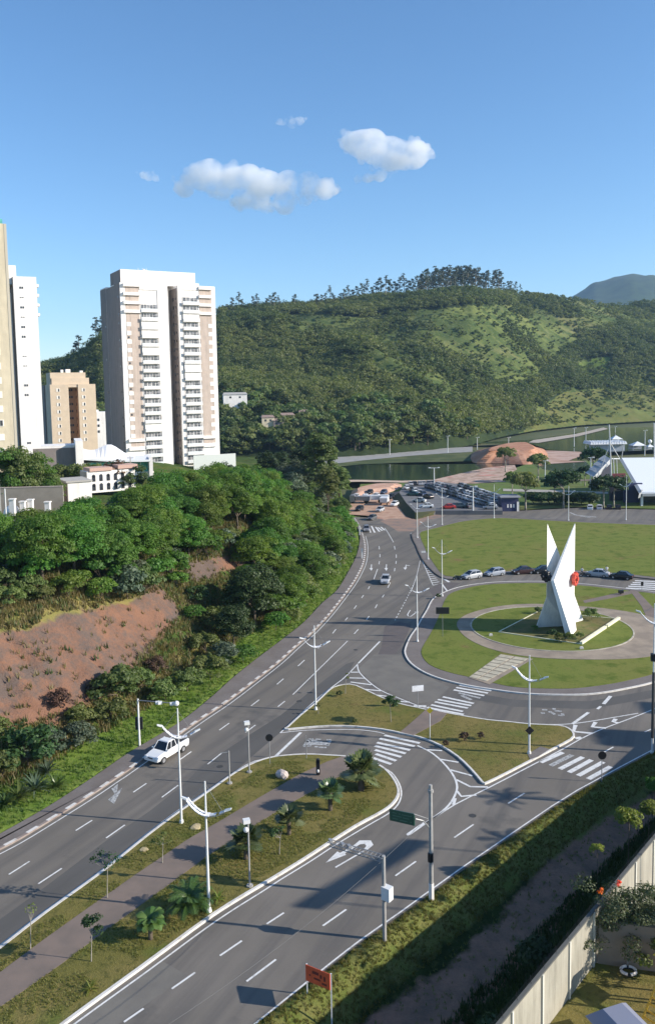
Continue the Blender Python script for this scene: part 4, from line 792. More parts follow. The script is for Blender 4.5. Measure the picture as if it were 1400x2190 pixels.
ridge += [(900 + 5.3 * i, 2, 1.05 + 0.35 * math.sin(i * 0.8) ** 2 + 0.2 * (i > 8)) for i in range(24)] + [*[(893 + 4.7 * i, 2, 0.55 + 0.35 * (i % 3)) for i in range(40)], *[(480 + 9 * i, 2, 0.35) for i in range(45)], (1033, 2, 1.5), (1040, 2, 1.4), (1058, 2, 1.25), (1066, 2, 1.25), (1085, 2, .9), (1093, 2, .85), (1102, 2, .7), (1112, 2, .6), (1130, 2, .4), (1150, 2, .4), (1170, 2, .35), (1190, 2, .3), (1215, 2, .3)]
def ezone(px): return 'on the crest just right of the big tower' if px < 560 else 'on the crest left of the saddle' if px < 700 else 'on the rising middle of the crest' if px < 890 else 'in the dense grove on the summit' if px < 1030 else 'on the right slope of the summit'
for px, _, s in ridge:
    u = px; y1 = float(np.interp(u, [-1500, 0, 235, 470, 900, 1400], [900, 850, 800, 950, 1050, 1400])) - rnd.uniform(5, 40)
    p = hill_at(px, y1); p.z -= 0.6
    plant(EU[count % 4], p, s * rnd.uniform(0.85, 1.0), None, 'tall thin eucalyptus against the sky ' + ezone(px), 'tree', 'eucalyptus trees ' + ezone(px), 'eucalyptus_tree'); count += 1
for px, s in [(160, .9), (166, 1.0), (205, 1.1), (213, 1.0), (222, 1.2), (228, .9), (140, .5), (190, .5)]:
    y1 = float(np.interp(px, [0, 235], [850, 800])) - 10; p = hill_at(px, y1); plant(EU[count % 4], (p.x, p.y, p.z - .5), s, None, 'dark tree on the low ridge between the two groups of towers', 'tree', 'trees on the ridge between the towers', 'ridge_tree'); count += 1
# candidates over the slopes
N = 110000; uu = g_.uniform(60, 1440, N); fr = g_.random(N); y0c = np.interp(uu, [0, 470, 700, 770, 850, 930, 1010, 1080, 1150, 1250, 1400, 1500], [450, 450, 455, 462, 480, 500, 545, 640, 720, 800, 860, 870]); y1c = np.interp(uu, [0, 235, 470, 900, 1400, 1500], [850, 800, 950, 1050, 1400, 1410])
yc = y0c + 4 + (y1c - y0c) * fr * 1.02; xc = (uu - 700) / F * yc; zc = Hz(xc, yc); px_, py_ = projv(np.column_stack([xc, yc, zc])); fo = forestness(px_, py_, xc, yc)
cl_ = 1.1 * vn.fbm(xc / 75 + 7, yc / 55, 2) + 0.5 * vn.fbm(xc / 16 + 3, yc / 20, 2)
dens = np.where(fo > 0.8, 0.9, np.where(fo > 0.3, np.clip((cl_ + 0.02) * 5, 0.14, 0.9), np.clip((cl_ - 0.25) * 4, 0.09, 0.5)))
ok = g_.random(N) < dens * 0.42 * (yc / 900) ; ok &= (px_ > 60) & (px_ < 1430)
idx = np.nonzero(ok)[0]
# hidden behind the nearer wood or towers: skip
hid = (px_[idx] < 470) & (px_[idx] > 240) | ((px_[idx] < 760) & (py_[idx] > 1000)); idx = idx[~hid]
size = np.where(fo[idx] > 0.8, 0.55 + 0.95 * g_.random(len(idx)) ** 1.5, 0.28 + 0.7 * g_.random(len(idx)) ** 2)
app = size / yc[idx]; order = np.argsort(-app); near = order[:225]; rest = order[225:]
def hzone(px): return 'left of the big tower' if px < 240 else 'directly right of the big tower' if px < 560 else 'behind the tallest olive tree' if px < 720 else 'above the causeway' if px < 900 else 'above the red mound' if px < 1130 else 'over the lake tents'
for j in near:
    i = idx[j]; plant(HT[int(i) % 4], (xc[i], yc[i], zc[i] - 0.8), float(size[j]) * 1.1, None, f'dark leafy tree in the hill forest {hzone(px_[i])}', 'tree', 'forest trees ' + hzone(px_[i]), 'forest_tree')
# the remaining wood as one mass
blobs = []
for j in rest:
    i = idx[j]; s = size[j] * 1.05; x, y, z = xc[i], yc[i], zc[i]
    for k in range(4 if s > 0.7 else 2): blobs.append((x + g_.normal() * 1.6 * s, y + g_.normal() * 1.6 * s, z + (2.2 + 3.8 * g_.random()) * s, 2.4 * s * (0.7 + 0.5 * g_.random())))
blobs = np.array(blobs); Vv, Ff, A = cloud_leaves(blobs, 30, 1.25, g_, 0.3); tone = np.clip(.5 + 1.5 * vn.fbm(blobs[:, 0] / 40, blobs[:, 1] / 40, 3), 0, 1); A = np.clip(A * .45 + np.repeat(tone, 120)[:, None] * .55, 0, 1)
obj('hill_woodland', np_mesh('hill_woodland', Vv, Ff, LM_hill, {'leafvar': A}), kind='stuff', label='dark woodland and scrub spread over the slopes of the hills', cat='woodland')
print('hill blobs', len(blobs), 'rest', len(rest), 'near', len(near))
# ================================================================== BUILDINGS
M_bw = mat('render_white', (0.84, 0.8, 0.76), 0.8, 0.04, 0.3); M_taupe = mat('render_taupe', (0.5, 0.41, 0.35), 0.85, 0.06, 0.5)
M_grey_and_shade = mat('render_grey_and_shade', (0.23, 0.195, 0.18), 0.85, 0.05, 0.4); M_beige = mat('render_beige', (0.6, 0.52, 0.38), 0.85, 0.06, 0.4); M_tan = mat('render_tan', (0.58, 0.47, 0.35), 0.85, 0.06, 0.4)  # grey render also carries painted shade on sides away from the sun
M_rail = mat('balcony_glass', (0.68, 0.7, 0.71), 0.25, 0.1, 1.0); M_dglass = mat('window_dark', (0.05, 0.055, 0.065), 0.15, 0.3, 0.6); M_bglass = mat('balcony_window', (0.33, 0.33, 0.34), 0.3, color2=(0.06, 0.065, 0.075), scale=0.45, thr=(0.42, 0.58), coords='Object'); M_sill = mat('window_frame_white', (0.78, 0.74, 0.68), 0.6)
M_brown_and_shade = mat('render_brown_and_shade', (0.2, 0.12, 0.08), 0.85, 0.1, 0.5); M_teal = mat('teal_glass', (0.12, 0.4, 0.36), 0.15, 0.3, 0.7)  # brown also paints the white tower's shaded side
def bpart(name, parent, boxes, m, smooth=False):
    mb = MB()
    for c, d in boxes: mb.box(c, d)
    return mb.build(name, m, parent)
def cbox(u0, u1, v0, v1, z0, z1): return (((u0 + u1) / 2, (v0 + v1) / 2, (z0 + z1) / 2), (u1 - u0, v1 - v0, z1 - z0))
def building(name, px, pyref, Y, zb, rzdeg, label, cat='apartment tower', group=None):
    p = at(px, pyref, Y); return empty(name, (p.x, p.y, zb), R(rzdeg), label, cat, group)
ZB = 9.0
TW = building('apartment_tower', 263, 780, 290, ZB, 29.1, 'tall white and taupe apartment tower with two columns of balconies')
stain(M_bw, .22, .12); stain(M_taupe, .3, .12); stain(M_grey_and_shade, .3, .12); stain(M_beige, .25, .12)
HT_ = at(263, 603, 290).z - ZB; NF = 22; FH = HT_ / NF
bpart('wall', TW, [cbox(0, 16.7, 0, 12, 0, HT_), cbox(20.4, 34.4, 0, 12, 0, HT_), cbox(2.5, 32, 9.0, 22, 0, HT_ - 0.2), cbox(0, 30, 18.05, 26, 0, HT_ + 0.4)], M_bw)
bpart('side_wall', TW, [cbox(-0.12, 0, 0.6, 7.2, 0, HT_ - 0.01), cbox(20.28, 20.4, 0.9, 9, 0, HT_ - 1), cbox(-0.12, 0, 18.4, 25.9, 0, HT_ - 0.01), cbox(-0.06, 2.4, 7.22, 18.0, 0, HT_ - 0.3)], M_grey_and_shade)  # thin darker skins paint shade on the white sides facing left
bpart('roof_block', TW, [cbox(1.5, 28.5, 4, 17, HT_, HT_ + 5.0)], M_bw); bpart('roof_block_side', TW, [cbox(1.38, 1.5, 4.01, 16.9, HT_, HT_ + 4.9)], M_grey_and_shade)  # side skin of the roof block darkened for shade too
bpart('white_face', TW, [cbox(6.6, 16.6, -0.25, 0, HT_ - 2.2, HT_ + 0.9), cbox(12.9, 16.7, -0.2, 0, 0.1, HT_ - 2.2), cbox(20.4, 21.6, -0.2, 0, 0.1, HT_ - 0.2), cbox(21.6, 28.3, -0.2, 0, HT_ - 1.6, HT_ + 0.8)], M_bw)
bpart('taupe_panel', TW, [cbox(3.2, 6.4, -0.12, 0, 3 * FH, HT_ - 0.3)], M_taupe); bpart('taupe_panel', TW, [cbox(28.3, 31.5, -0.12, 0, 3 * FH, HT_ - 0.3)], M_taupe)
bpart('taupe_panel', TW, [cbox(1.7, 3.2, -0.06, 0, 3 * FH, HT_ - 0.4)], M_taupe); bpart('taupe_panel', TW, [cbox(31.5, 32.9, -0.06, 0, 3 * FH, HT_ - 0.4)], M_taupe)
q_ = [cbox(1.75, 3.3, -0.18, -0.06, k * FH, k * FH + FH * 0.48) for k in range(4, NF - 4)]; bpart('corner_blocks', TW, q_, M_bw)
bpart('corner_blocks', TW, [cbox(31.4, 32.8, -0.18, -0.06, k * FH, k * FH + FH * 0.48) for k in range(4, NF - 4)], M_bw)
for k in (1, 2, 3, NF - 1, NF - 2, NF - 3, NF - 4):
    bpart('cornice', TW, [cbox(0.9, 6.9, -0.8, 0, k * FH + FH * 0.55, k * FH + FH * 0.9)], M_bw); bpart('cornice', TW, [cbox(28.0, 33.0, -0.8, 0, k * FH + FH * 0.55, k * FH + FH * 0.9)], M_bw)
bal = MB(); bal.box((3.1, -0.55, 0.1), (6.2, 1.1, 0.2)); balme = bal.mesh('slab', M_bw)
ra = MB(); ra.box((3.1, -1.08, 0.72), (6.1, 0.08, 1.05)); rame = ra.mesh('railing', M_rail)
wi = MB(); wi.box((3.1, -0.03, 1.45), (5.9, 0.1, 2.5)); wime = wi.mesh('window', M_bglass)
fr_ = MB()
for x in (0.15, 1.6, 3.1, 4.6, 6.05): fr_.box((x, -0.1, 1.5), (0.16, 0.1, 2.6))
fr_.box((3.1, -0.1, 2.72), (5.9, 0.1, 0.2)); frme = fr_.mesh('window_frame', M_bw)
cl_ = MB(); cl_.box((3.1, -0.5, 1.55), (6.1, 0.25, 2.85)); clme = cl_.mesh('closed_panel', M_bw)
closed = {0: {5, 14, 16, 17, 20}, 1: {11, 12, 18}}
for ci, u0 in enumerate((6.75, 21.8)):
    for k in range(1, NF - 1):
        if ci == 0 and k in (20,): continue
        b = obj('balcony', balme, TW, (u0, 0, k * FH - 1.0), 0); obj('railing', rame, b)
        if k in closed[ci]: obj('closed_panel', clme, b)
        else:
            b2 = obj('window', wime, b); obj('window_frame', frme, b, scale=(rnd.uniform(0.6, 1), 1, 1))
sw = MB(); sw.box((0, 0, 0), (0.12, 1.1, 1.2)); swme = sw.mesh('window', M_dglass); sw2 = MB(); sw2.box((0, 0, 0), (0.12, 0.6, 0.7)); sw2me = sw2.mesh('window', M_dglass)
for k in range(1, NF - 1):
    obj('window', swme, TW, (20.24, 4.6, k * FH + 1.2)); obj('window', sw2me, TW, (20.24, 2.2, k * FH + 1.3))
    if k % 3 != 1: obj('window', sw2me, TW, (-0.14, 2.0, k * FH + 1.2))
    if k % 4 == 1: obj('window', sw2me, TW, (-0.14, 20.0, k * FH + 1.2))
    if k % 3 == 0: obj('window', MB().__class__() and sw2me, TW, (2.4, -0.1, k * FH + 2.2), R(90))
gfence = MB(); gfence.box((30, -6, 2.5), (16, 0.2, 5)); gfence.build('screen', mat('pale_screen', (0.55, 0.58, 0.55), 0.5), TW)
ant = MB()
for x in (9, 10.5, 12): ant.tube((x, 8, HT_ + 5), (x, 8, HT_ + 6.3), 0.08)
ant.ball((11, 8, HT_ + 5.5), 0.6); ant.build('antenna', M_metalw, TW)
# beige tower at the picture's edge
B1 = building('apartment_tower', 37, 950, 174, 9, 26, 'tall beige tower at the left edge of the picture with a column of white windows')
h1 = at(14, 478, 174).z - 9; bpart('wall', B1, [cbox(-26, 0, 0, 16, 0, h1)], M_beige); bpart('parapet', B1, [cbox(-25.6, -0.6, 0.4, 15, h1, h1 + 1.0)], M_teal)
bpart('corner_strip', B1, [cbox(-0.45, 0.06, -0.06, 16.06, 0, h1 - 0.02)], mat('render_grey_beige', (0.5, 0.45, 0.36), 0.85))
wf = MB(); wf.box((0, -0.05, 0), (1.45, 0.1, 1.35)); wfme = wf.mesh('window', M_sill); wg = MB(); wg.box((0.25, -0.12, 0), (0.5, 0.06, 1.1)); wgme = wg.mesh('window_pane', M_dglass)
for k in range(1, int(h1 / 2.9)):
    w = obj('window', wfme, B1, (-3.1, 0, h1 - k * 2.9 + 0.4)); 
    if k % 6 in (2, 4): obj('window_pane', wgme, w)
    if k > 9: w = obj('window', wfme, B1, (-6.4, 0, h1 - k * 2.9 + 0.4), scale=(1.6, 1, 1.5)); obj('window_pane', wgme, w, scale=(2.4, 1, 1))
# white tower beside it
W1 = building('apartment_tower', 40, 840, 254, 9, 24, 'narrow white tower directly right of the tall beige one')
h2 = at(33, 590, 254).z - 9; bpart('wall', W1, [cbox(0, 6.6, 0, 20, 0, h2)], M_bw); bpart('side_wall', W1, [cbox(-0.1, 0, 0.4, 19, 0, h2 - 0.05)], M_brown_and_shade)  # side skin coloured brown for its shade
bpart('roof_block', W1, [cbox(-3, 1.2, 3, 14, h2 - 2, h2 + 3.6)], M_bw); bpart('rear_wall', W1, [cbox(-6, -0.15, 8, 20, 0, h2 - 4)], M_bw)
for k in range(4): bpart('ledge', W1, [cbox(6.6, 7.4, 2, 6, h2 - 2.6 - k * 2.9, h2 - 1.9 - k * 2.9)], M_bw)
w3 = MB(); w3.box((-0.35, -0.03, 0), (0.42, 0.1, 0.6)); w3.box((0.25, -0.03, 0), (0.42, 0.1, 0.6)); w3me = w3.mesh('window', M_dglass)
for k in (1, 3, 5, 6, 11, 12, 17): obj('window', w3me, W1, (2.3, 0, h2 - 0.4 - k * 2.9))
for k in (2, 4, 8, 9): obj('window', w3me, W1, (2.3, 0, h2 - 0.4 - k * 2.9), scale=(1, 1, 0.35))
# tan block
T1 = building('apartment_block', 118, 880, 340, 8, 27, 'mid height tan apartment block with a deep recess shaded brown in its front', 'apartment block')
h3 = at(118, 822, 340).z - 8
bpart('wall', T1, [cbox(-1.6, 5.6, 0, 12, 0, h3), cbox(9.4, 16.4, 0, 12, 0, h3), cbox(0, 15, 6, 14, 0, h3 - 0.1)], M_tan); bpart('side_wall', T1, [cbox(-1.8, 3, 14.2, 34, 0, h3 - 0.1)], M_grey_and_shade)  # left wing coloured grey for the shade it lies in
bpart('recess_wall', T1, [cbox(9.28, 9.4, 0.5, 5.8, 0, h3 - 2), cbox(5.6, 9.28, 5.8, 6, 0, h3 - 2)], mat('render_tan_shaded', (0.42, 0.26, 0.16), 0.85)); bpart('lintel', T1, [cbox(5.6, 9.4, 0.4, 6, h3 - 1.2, h3 - 0.05)], M_tan)  # recess walls take a darker tan as painted shade
bpart('roof_block', T1, [cbox(-1, 13, 2, 12, h3, h3 + 4.8), cbox(-0.6, 14.2, 1.4, 11, h3, h3 + 2.6)], M_tan); bpart('roof_tank', T1, [cbox(3.6, 4.6, 4, 5, h3 + 4.8, h3 + 6), cbox(5.6, 7.4, 4, 6, h3 + 4.8, h3 + 6.2), cbox(11.2, 12.4, 4, 6, h3 + 4.8, h3 + 5.6)], M_bw)
for k in range(1, 9):
    z = h3 - k * 2.9 + 0.6
    for u in (1.5, 11.5): w = obj('window', wfme, T1, (u, 0, z)); obj('window_pane', wgme, w)
    obj('window', swme, T1, (9.22, 3.6, z)); obj('window', w3me, T1, (7.5, 5.78, z), scale=1.5)
    if k < 8: obj('window', MATS and wfme, T1, (-1.82, 24, z), R(-90))
# far white building
FW_ = building('office_building', 200, 900, 430, 4, 20, 'white building seen between the tan block and the big tower', 'building')
h4 = at(200, 881, 430).z - 4; bpart('wall', FW_, [cbox(0, 9, 0, 12, 0, h4), cbox(-2, 3, 3, 14, 0, h4 + 1)], M_bw)
for k in range(3): obj('window', w3me, FW_, (2, 0, h4 - 4 - 3 * k), scale=2)
# clubhouse with swooping roof
CH = building('clubhouse', 88, 990, 225, 12, 18, 'white clubhouse with a swooping pale roof and a teal glass front', 'clubhouse')
zc1 = at(150, 947, 225).z - 12
bpart('wall', CH, [cbox(0, 9, 3, 14, 0, zc1 - 1.0), cbox(9.0, 11, 0, 16, 0, zc1 + 0.3), cbox(11, 29, 4, 14, 0, 5.2)], M_bw); bpart('side_wall', CH, [cbox(-2.0, 8.8, 2.8, 3, 0, zc1 - 1.6)], M_grey_and_shade)
mb = MB(); prev = None
for i in range(17):
    t = i / 16; u = 11 + 18 * t; z = 6.4 + 3.0 * math.exp(-((t - 0.42) / 0.2) ** 2) + 2.6 * (1 - t) ** 3; z2 = z - 0.4
    cur = [(u, 1.0, 5.6 + 1.2 * (1 - t) ** 2), (u, 8, z), (u, 15, 5.8)]
    if prev:
        for a in range(2): mb.face([prev[a], cur[a], cur[a + 1], prev[a + 1]]); mb.face([(p[0], p[1], p[2] - 0.5) for p in (prev[a + 1], cur[a + 1], cur[a], prev[a])])
        mb.face([prev[0], (prev[0][0], prev[0][1], prev[0][2] - 0.5), (cur[0][0], cur[0][1], cur[0][2] - 0.5), cur[0]])
    prev = cur
mb.build('roof', mat('roof_pale', (0.72, 0.73, 0.75), 0.6), CH)
bpart('glass_front', CH, [cbox(12, 28.5, 3.8, 4.0, 2.0, 5.2)], M_teal); bpart('mullion', CH, [cbox(u, u + 0.18, 3.7, 3.8, 2, 5.2) for u in (12, 15.6, 19.2, 22.8, 26.4)], M_bw); bpart('front_wall', CH, [cbox(11, 30, 3.4, 3.8, 0, 2.1), cbox(28.6, 29.6, 1.2, 14, 0, 6.2)], M_bw)
# long white perimeter building with arched openings
PB = building('gatehouse_building', 187, 1040, 200, 12.5, 34, 'long low white building with arched dark openings and pinkish roof pieces', 'building')
hb = 5.2; bpart('wall', PB, [cbox(0, 12, 0, 5, 0, hb)], M_bw); bpart('roof', PB, [cbox(0.6, 6.2, -0.4, 4.6, hb, hb + 0.8)], mat('roof_pink', (0.5, 0.33, 0.27), 0.9)); bpart('roof', PB, [cbox(7.6, 12.6, -0.4, 4.6, hb + 0.2, hb + 1.1)], MATS['roof_pink']); bpart('roof_gap', PB, [cbox(6.2, 7.6, 0.2, 4, hb, hb + 0.5)], M_brown_and_shade); bpart('side_wall', PB, [cbox(-0.1, 0, 0.1, 5, 0, hb - 0.1)], M_taupe)
wa = MB(); wa.box((0, -0.04, 0), (0.8, 0.1, 1.3)); wa.tube((0, -0.09, 0.65), (0, 0.01, 0.65), 0.4, n=12); wame = wa.mesh('window', M_dglass)
for i in range(6):
    for z in (3.4, 1.2): obj('window', wame, PB, (1.6 + 1.8 * i, 0, z))
SB = building('white_annex', 146, 1060, 185, 12.3, 30, 'small flat roofed white building left of the long arched one', 'building')
bpart('wall', SB, [cbox(0, 5.2, 0, 5, 0, 4.4)], M_bw); bpart('side_wall', SB, [cbox(-0.12, 0, 0, 9, 0, 4.2)], M_grey_and_shade); bpart('roof', SB, [cbox(-0.4, 5.4, -0.3, 9.2, 4.4, 4.75)], mat('roof_grey', (0.4, 0.38, 0.35), 0.9)); bpart('pillar', SB, [cbox(-1.6, -1.0, 0.0, 0.6, 0, 3.7)], M_bw); bpart('dark_opening', SB, [cbox(-0.2, -0.12, 1, 3, 0, 3.4)], M_brown_and_shade)
WLL = building('boundary_wall', -60, 1060, 159, 12.6, 4, 'long grey brown wall behind the white pillars at the left edge', 'wall'); bpart('panels', WLL, [cbox(0, 17, 0, 0.25, 0, 6.0)], mat('wall_greybrown', (0.3, 0.26, 0.21), 0.95, 0.1, 0.4)); bpart('coping', WLL, [cbox(0, 17, -0.08, 0.33, 6.0, 6.15)], M_taupe)
GP = building('entrance_dome', 8, 1085, 154, 12.4, 20, 'small white domed entrance kiosk at the left edge', 'kiosk')
mb = MB(); mb.box((1.4, 1.4, 0.9), (3.0, 2.8, 1.8)); mb.build('wall', M_bw, GP); mb = MB(); mb.ball((1.4, 1.4, 1.6), 1.6, nu=14, nv=10, sz=1.15); mb.build('dome', M_bw, GP, smooth=True)
for i, (px, py, hh) in enumerate([(28, 1104, 4.4), (50, 1100, 3.8), (66, 1092, 4.0), (102, 1080, 3.4)]):
    p = at(px, py, 154 + i); mb = MB(); mb.box((0, 0, hh / 2), (0.9, 0.9, hh)); mb.box((0, 0, hh + 0.1), (1.15, 1.15, 0.2)); tag(mb.build('gate_pillar', M_bw, None, (p.x, p.y, 12.6)), ['broad white gate pillar right beside the domed kiosk', 'white gate pillar with a dark gap on its left', 'slim white gate pillar in front of the grey wall', 'white gate pillar farthest right before the annex'][i], 'pillar')
# utility poles on the plateau
def wpole(px, pyb, pyt, Y, z, label, r=0.14, m=None, arm=True):
    p = at(px, pyb, Y); p.z = z; zt = at(px, pyt, Y).z - z; mb = MB(); mb.tube((0, 0, 0), (0, 0, zt), r, r * 0.7); e = empty('utility_pole', p, 0, label, 'pole'); mb.build('pole', m or M_conc, e)
    if arm: mb = MB(); mb.box((0, 0, zt - 0.5), (1.8, 0.1, 0.12)); mb.build('crossarm', m or M_conc, e)
    return e
wpole(79, 1090, 1024, 168, 12.5, 'concrete pole standing in front of the grey brown wall'); wpole(1, 1090, 960, 150, 12.5, 'pale pole at the very left edge of the picture'); wpole(280, 1020, 975, 220, 12.5, 'wooden pole between the clubhouse and the wood', m=M_barkp); wpole(12, 1080, 1045, 150, 12.5, 'short white pole with a box on top left of the dome', m=M_metalw, arm=False)
# plants round those buildings
for i, (px, py, s, k) in enumerate([(12, 1030, 1.2, 0), (45, 1030, 1.3, 1), (75, 1032, 1.25, 0), (100, 1030, 1.1, 1)]):
    p = at(px, py, 164 + 1.5 * i); pr = BL[i % 4] if k == 0 else BO[i % 3]; plant(pr, (p.x, p.y, 12.5), [1.15, 1.2, 1.1, .95][i], None, ['tall leafy tree at the left edge below the beige tower', 'tall leafy tree under the white tower, second from the left edge', 'tall leafy tree below the white tower wall', 'tree right of the tall leafy group below the tan block'][i], 'tree', sz=[1.3, 1.35, 1.2, 1.0][i])
for i in range(11):
    px = 105 + 18 * i; p = at(px, 1012 + (i % 2) * 3, 212 - i * 0.5); plant(SH[[1, 4, 1, 3, 0, 1, 5, 1, 5, 3, 4][i]], (p.x, p.y, 12.7), 2.0 + 0.3 * (i % 3), None, 'clipped garden bush in the hedge in front of the clubhouse', 'shrub', 'garden bushes in front of the clubhouse', 'shrub')
# houses in the valley, half hidden
for i, (px, py, Y, w, h, c, lb) in enumerate([(478, 866, 500, 14, 8, M_bw, 'long pale building right behind the big tower at the forest foot'), (560, 905, 470, 7, 5, M_beige, 'small ochre house among the trees of the valley'), (585, 912, 470, 6, 4, M_grey_and_shade, 'small grey house among the trees of the valley'), (600, 900, 480, 8, 5, M_tan, 'tan house among the trees right of the grey one'), (640, 893, 490, 6, 4, M_bw, 'small white house highest among the valley trees')]):
    p = at(px, py, Y); zt = at(px, py - (22 if i == 0 else 12), Y).z; e = empty('house', (p.x, p.y, p.z), R(10), lb, 'house'); zz = zt - p.z; mb = MB(); mb.box((w / 2, 4, zz / 2 - 3), (w, 8, zz + 6)); mb.build('wall', c, e)
    mb = MB(); mb.hexa([(-.4, -.4, zz), (w + .4, -.4, zz), (w + .4, 8.4, zz), (-.4, 8.4, zz)], [(0.5, 3.8, zz + 1.3), (w - 0.5, 3.8, zz + 1.3), (w - 0.5, 4.2, zz + 1.3), (0.5, 4.2, zz + 1.3)]); mb.build('roof', mat('roof_tile', (0.28, 0.2, 0.16), 0.9, 0.2, 1) if i else MATS['roof_grey'], e)
    for k in range(2): mb = MB(); mb.box((w * (0.3 + 0.4 * k), -0.03, zz - 1.6), (1.1, 0.1, 1.1)); mb.build('window', M_dglass, e)
p = at(596, 715, 830); 
# ---- park hall on the right with big white roof
PH = empty('park_hall', (at(1372, 1090, 250).x, 250, -0.3), 0, 'park hall with a huge white sloping roof and steel masts at the right edge', 'hall')
ex = at(1372, 1052, 250).x; o = PH.location
def W_(px, py, Y): p = at(px, py, Y); return (p.x - o.x, p.y - o.y, p.z - o.z)
mb = MB(); a, b, c, d = W_(1372, 1052, 250), W_(1620, 1054, 250), W_(1600, 976, 300), W_(1329, 979, 292); m_ = W_(1352, 1021, 268)
mb.hexa([(p[0], p[1], p[2] - 0.5) for p in (a, b, c, d)], [a, b, c, d]); mb.build('roof', mat('roof_bright', (0.8, 0.81, 0.82), 0.4), PH)
mb = MB(); mb.strip([Vector(a[:2]), Vector(b[:2])], 1.0, a[2] - 1.3, a[2] - 0.5); mb.face([W_(1324, 982, 291), d, a, W_(1366, 1056, 249)]); mb.face([W_(1366, 1056, 249), a, (a[0], a[1], a[2] - 1.4), W_(1364, 1066, 249)]); mb.build('roof_edge', mat('edge_grey', (0.35, 0.36, 0.36), 0.6), PH)
M_navy = mat('navy_paint', (0.025, 0.03, 0.09), 0.6)
mb = MB(); x0 = W_(1335, 1088, 258); mb.box((x0[0] + 2.8, 9, 3), (5.6, 1.0, 6.0)); mb.box((x0[0] + 20, 14, 3), (30, 2, 6)); mb.build('wall', M_navy, PH)
mb = MB(); mb.box((0.3, 1, 2.4), (0.6, 0.6, 5.0)); mb.build('column', M_bw, PH); mb = MB(); mb.box((7, 8, 1.6), (10, 0.3, 3.2)); mb.build('glass_front', M_dglass, PH)
mb = MB(); g0 = W_(1270, 1022, 262); pts = [W_(1268, 1020, 262), W_(1276, 1012, 264), W_(1286, 1001, 268), W_(1296, 990, 272), W_(1305, 981, 276)]
for i in range(4):
    a, b = pts[i], pts[i + 1]; mb.face([a, b, (b[0] + 0.6, b[1] + 8, b[2] + 0.6), (a[0] - 0.2, a[1] + 8, a[2] + 0.6)]); mb.face([(a[0] + 0.3, a[1], a[2] - 1.7), (b[0] + 0.4, b[1], b[2] - 1.7), b, a])
mb.build('rear_canopy', MATS['edge_grey'], PH)
mb = MB(); mb.face([W_(1275, 1026, 264), W_(1306, 1028, 266), W_(1306, 990, 272), W_(1290, 1006, 268)]); mb.box((W_(1322, 1040, 262)[0], 12, 4), (5.5, 1, 7.5)); mb.build('painted_shade', mat('canopy_shade_dark', (0.02, 0.022, 0.035), 0.8), PH)  # near-black sheet and box stand in for shade under the canopy
mb = MB(); mb.box(((W_(1308, 1020, 259)[0] + W_(1337, 1020, 259)[0]) / 2, 9, W_(1320, 1020, 259)[2]), (4.1, 0.1, 2.2)); mb.build('banner', mat('banner_red', (0.24, 0.05, 0.06), 0.7), PH)
def mast(p0, p1, r=0.22): mb = MB(); mb.tube(p0, p1, r, r * 0.8); mb.build('mast', mat('mast_grey', (0.55, 0.56, 0.56), 0.5), PH)
mast(W_(1307, 1028, 262), W_(1302, 908, 262)); mast(W_(1303, 950, 262), W_(1285, 1000, 264), 0.12); mast(W_(1303, 945, 262), W_(1324, 980, 270), 0.16); mast(W_(1332, 956, 275), W_(1328, 984, 285), 0.16); mast(W_(1307, 981, 265), W_(1324, 981, 268), 0.2); mast(W_(1311, 980, 264), W_(1313, 1026, 264), 0.16)
mast(W_(1398, 905, 262), W_(1399, 980, 275)); mast(W_(1318, 982, 264), W_(1320, 1026, 264), 0.12)
# kiosk by the car park
K = G(1072, 1094); K1 = G(1109, 1094); KB = empty('ticket_kiosk', (K.x, K.y, -0.3), 0, 'small navy kiosk with white framed windows beside the car park', 'kiosk'); kw = K1.x - K.x
hk = at(1072, 1062, K.y).z + 0.3; bpart('wall', KB, [cbox(0, kw, 0, 5, 0, hk - 0.35)], M_navy); bpart('roof', KB, [cbox(-0.4, kw + 0.6, -0.6, 5.6, hk - 0.35, hk)], mat('roof_kiosk', (0.3, 0.3, 0.32), 0.8)); bpart('white_end', KB, [cbox(kw - 0.5, kw + 0.12, -0.3, 0, 0, hk - 1.6)], M_bw)
for x in (1.6, 2.5, 3.3): bpart('window', KB, [cbox(x, x + 0.45, -0.06, 0, 1.4, 2.4)], M_bw)
# tents by the lake
M_tent = mat('tent_canvas', (0.8, 0.8, 0.8), 0.7, 0.08, 0.5)
p0 = G(1262, 966, -0.3); TN = empty('event_tent', p0, 0, 'long white ridged tent beside the lake', 'tent'); w_ = G(1348, 966, -0.3).x - p0.x; hh = at(1262, 946, p0.y).z
mb = MB(); nseg = 14
for i in range(nseg):
    x0, x1 = w_ * i / nseg, w_ * (i + 1) / nseg; xm = (x0 + x1) / 2; mb.hexa([(x0, 0, hh * 0.8), (x1, 0, hh * 0.8), (x1, 14, hh * 0.8), (x0, 14, hh * 0.8)], [(xm - .1, 0.5, hh * 1.12), (xm + .1, 0.5, hh * 1.12), (xm + .1, 13.5, hh * 1.12), (xm - .1, 13.5, hh * 1.12)])
mb.build('canopy', M_tent, TN); mb = MB(); mb.box((w_ * 0.5, 3, hh * 0.4), (w_ * 0.96, 0.3, hh * 0.8)); mb.build('side_sheet', mat('tent_side', (0.42, 0.45, 0.5), 0.8), TN)
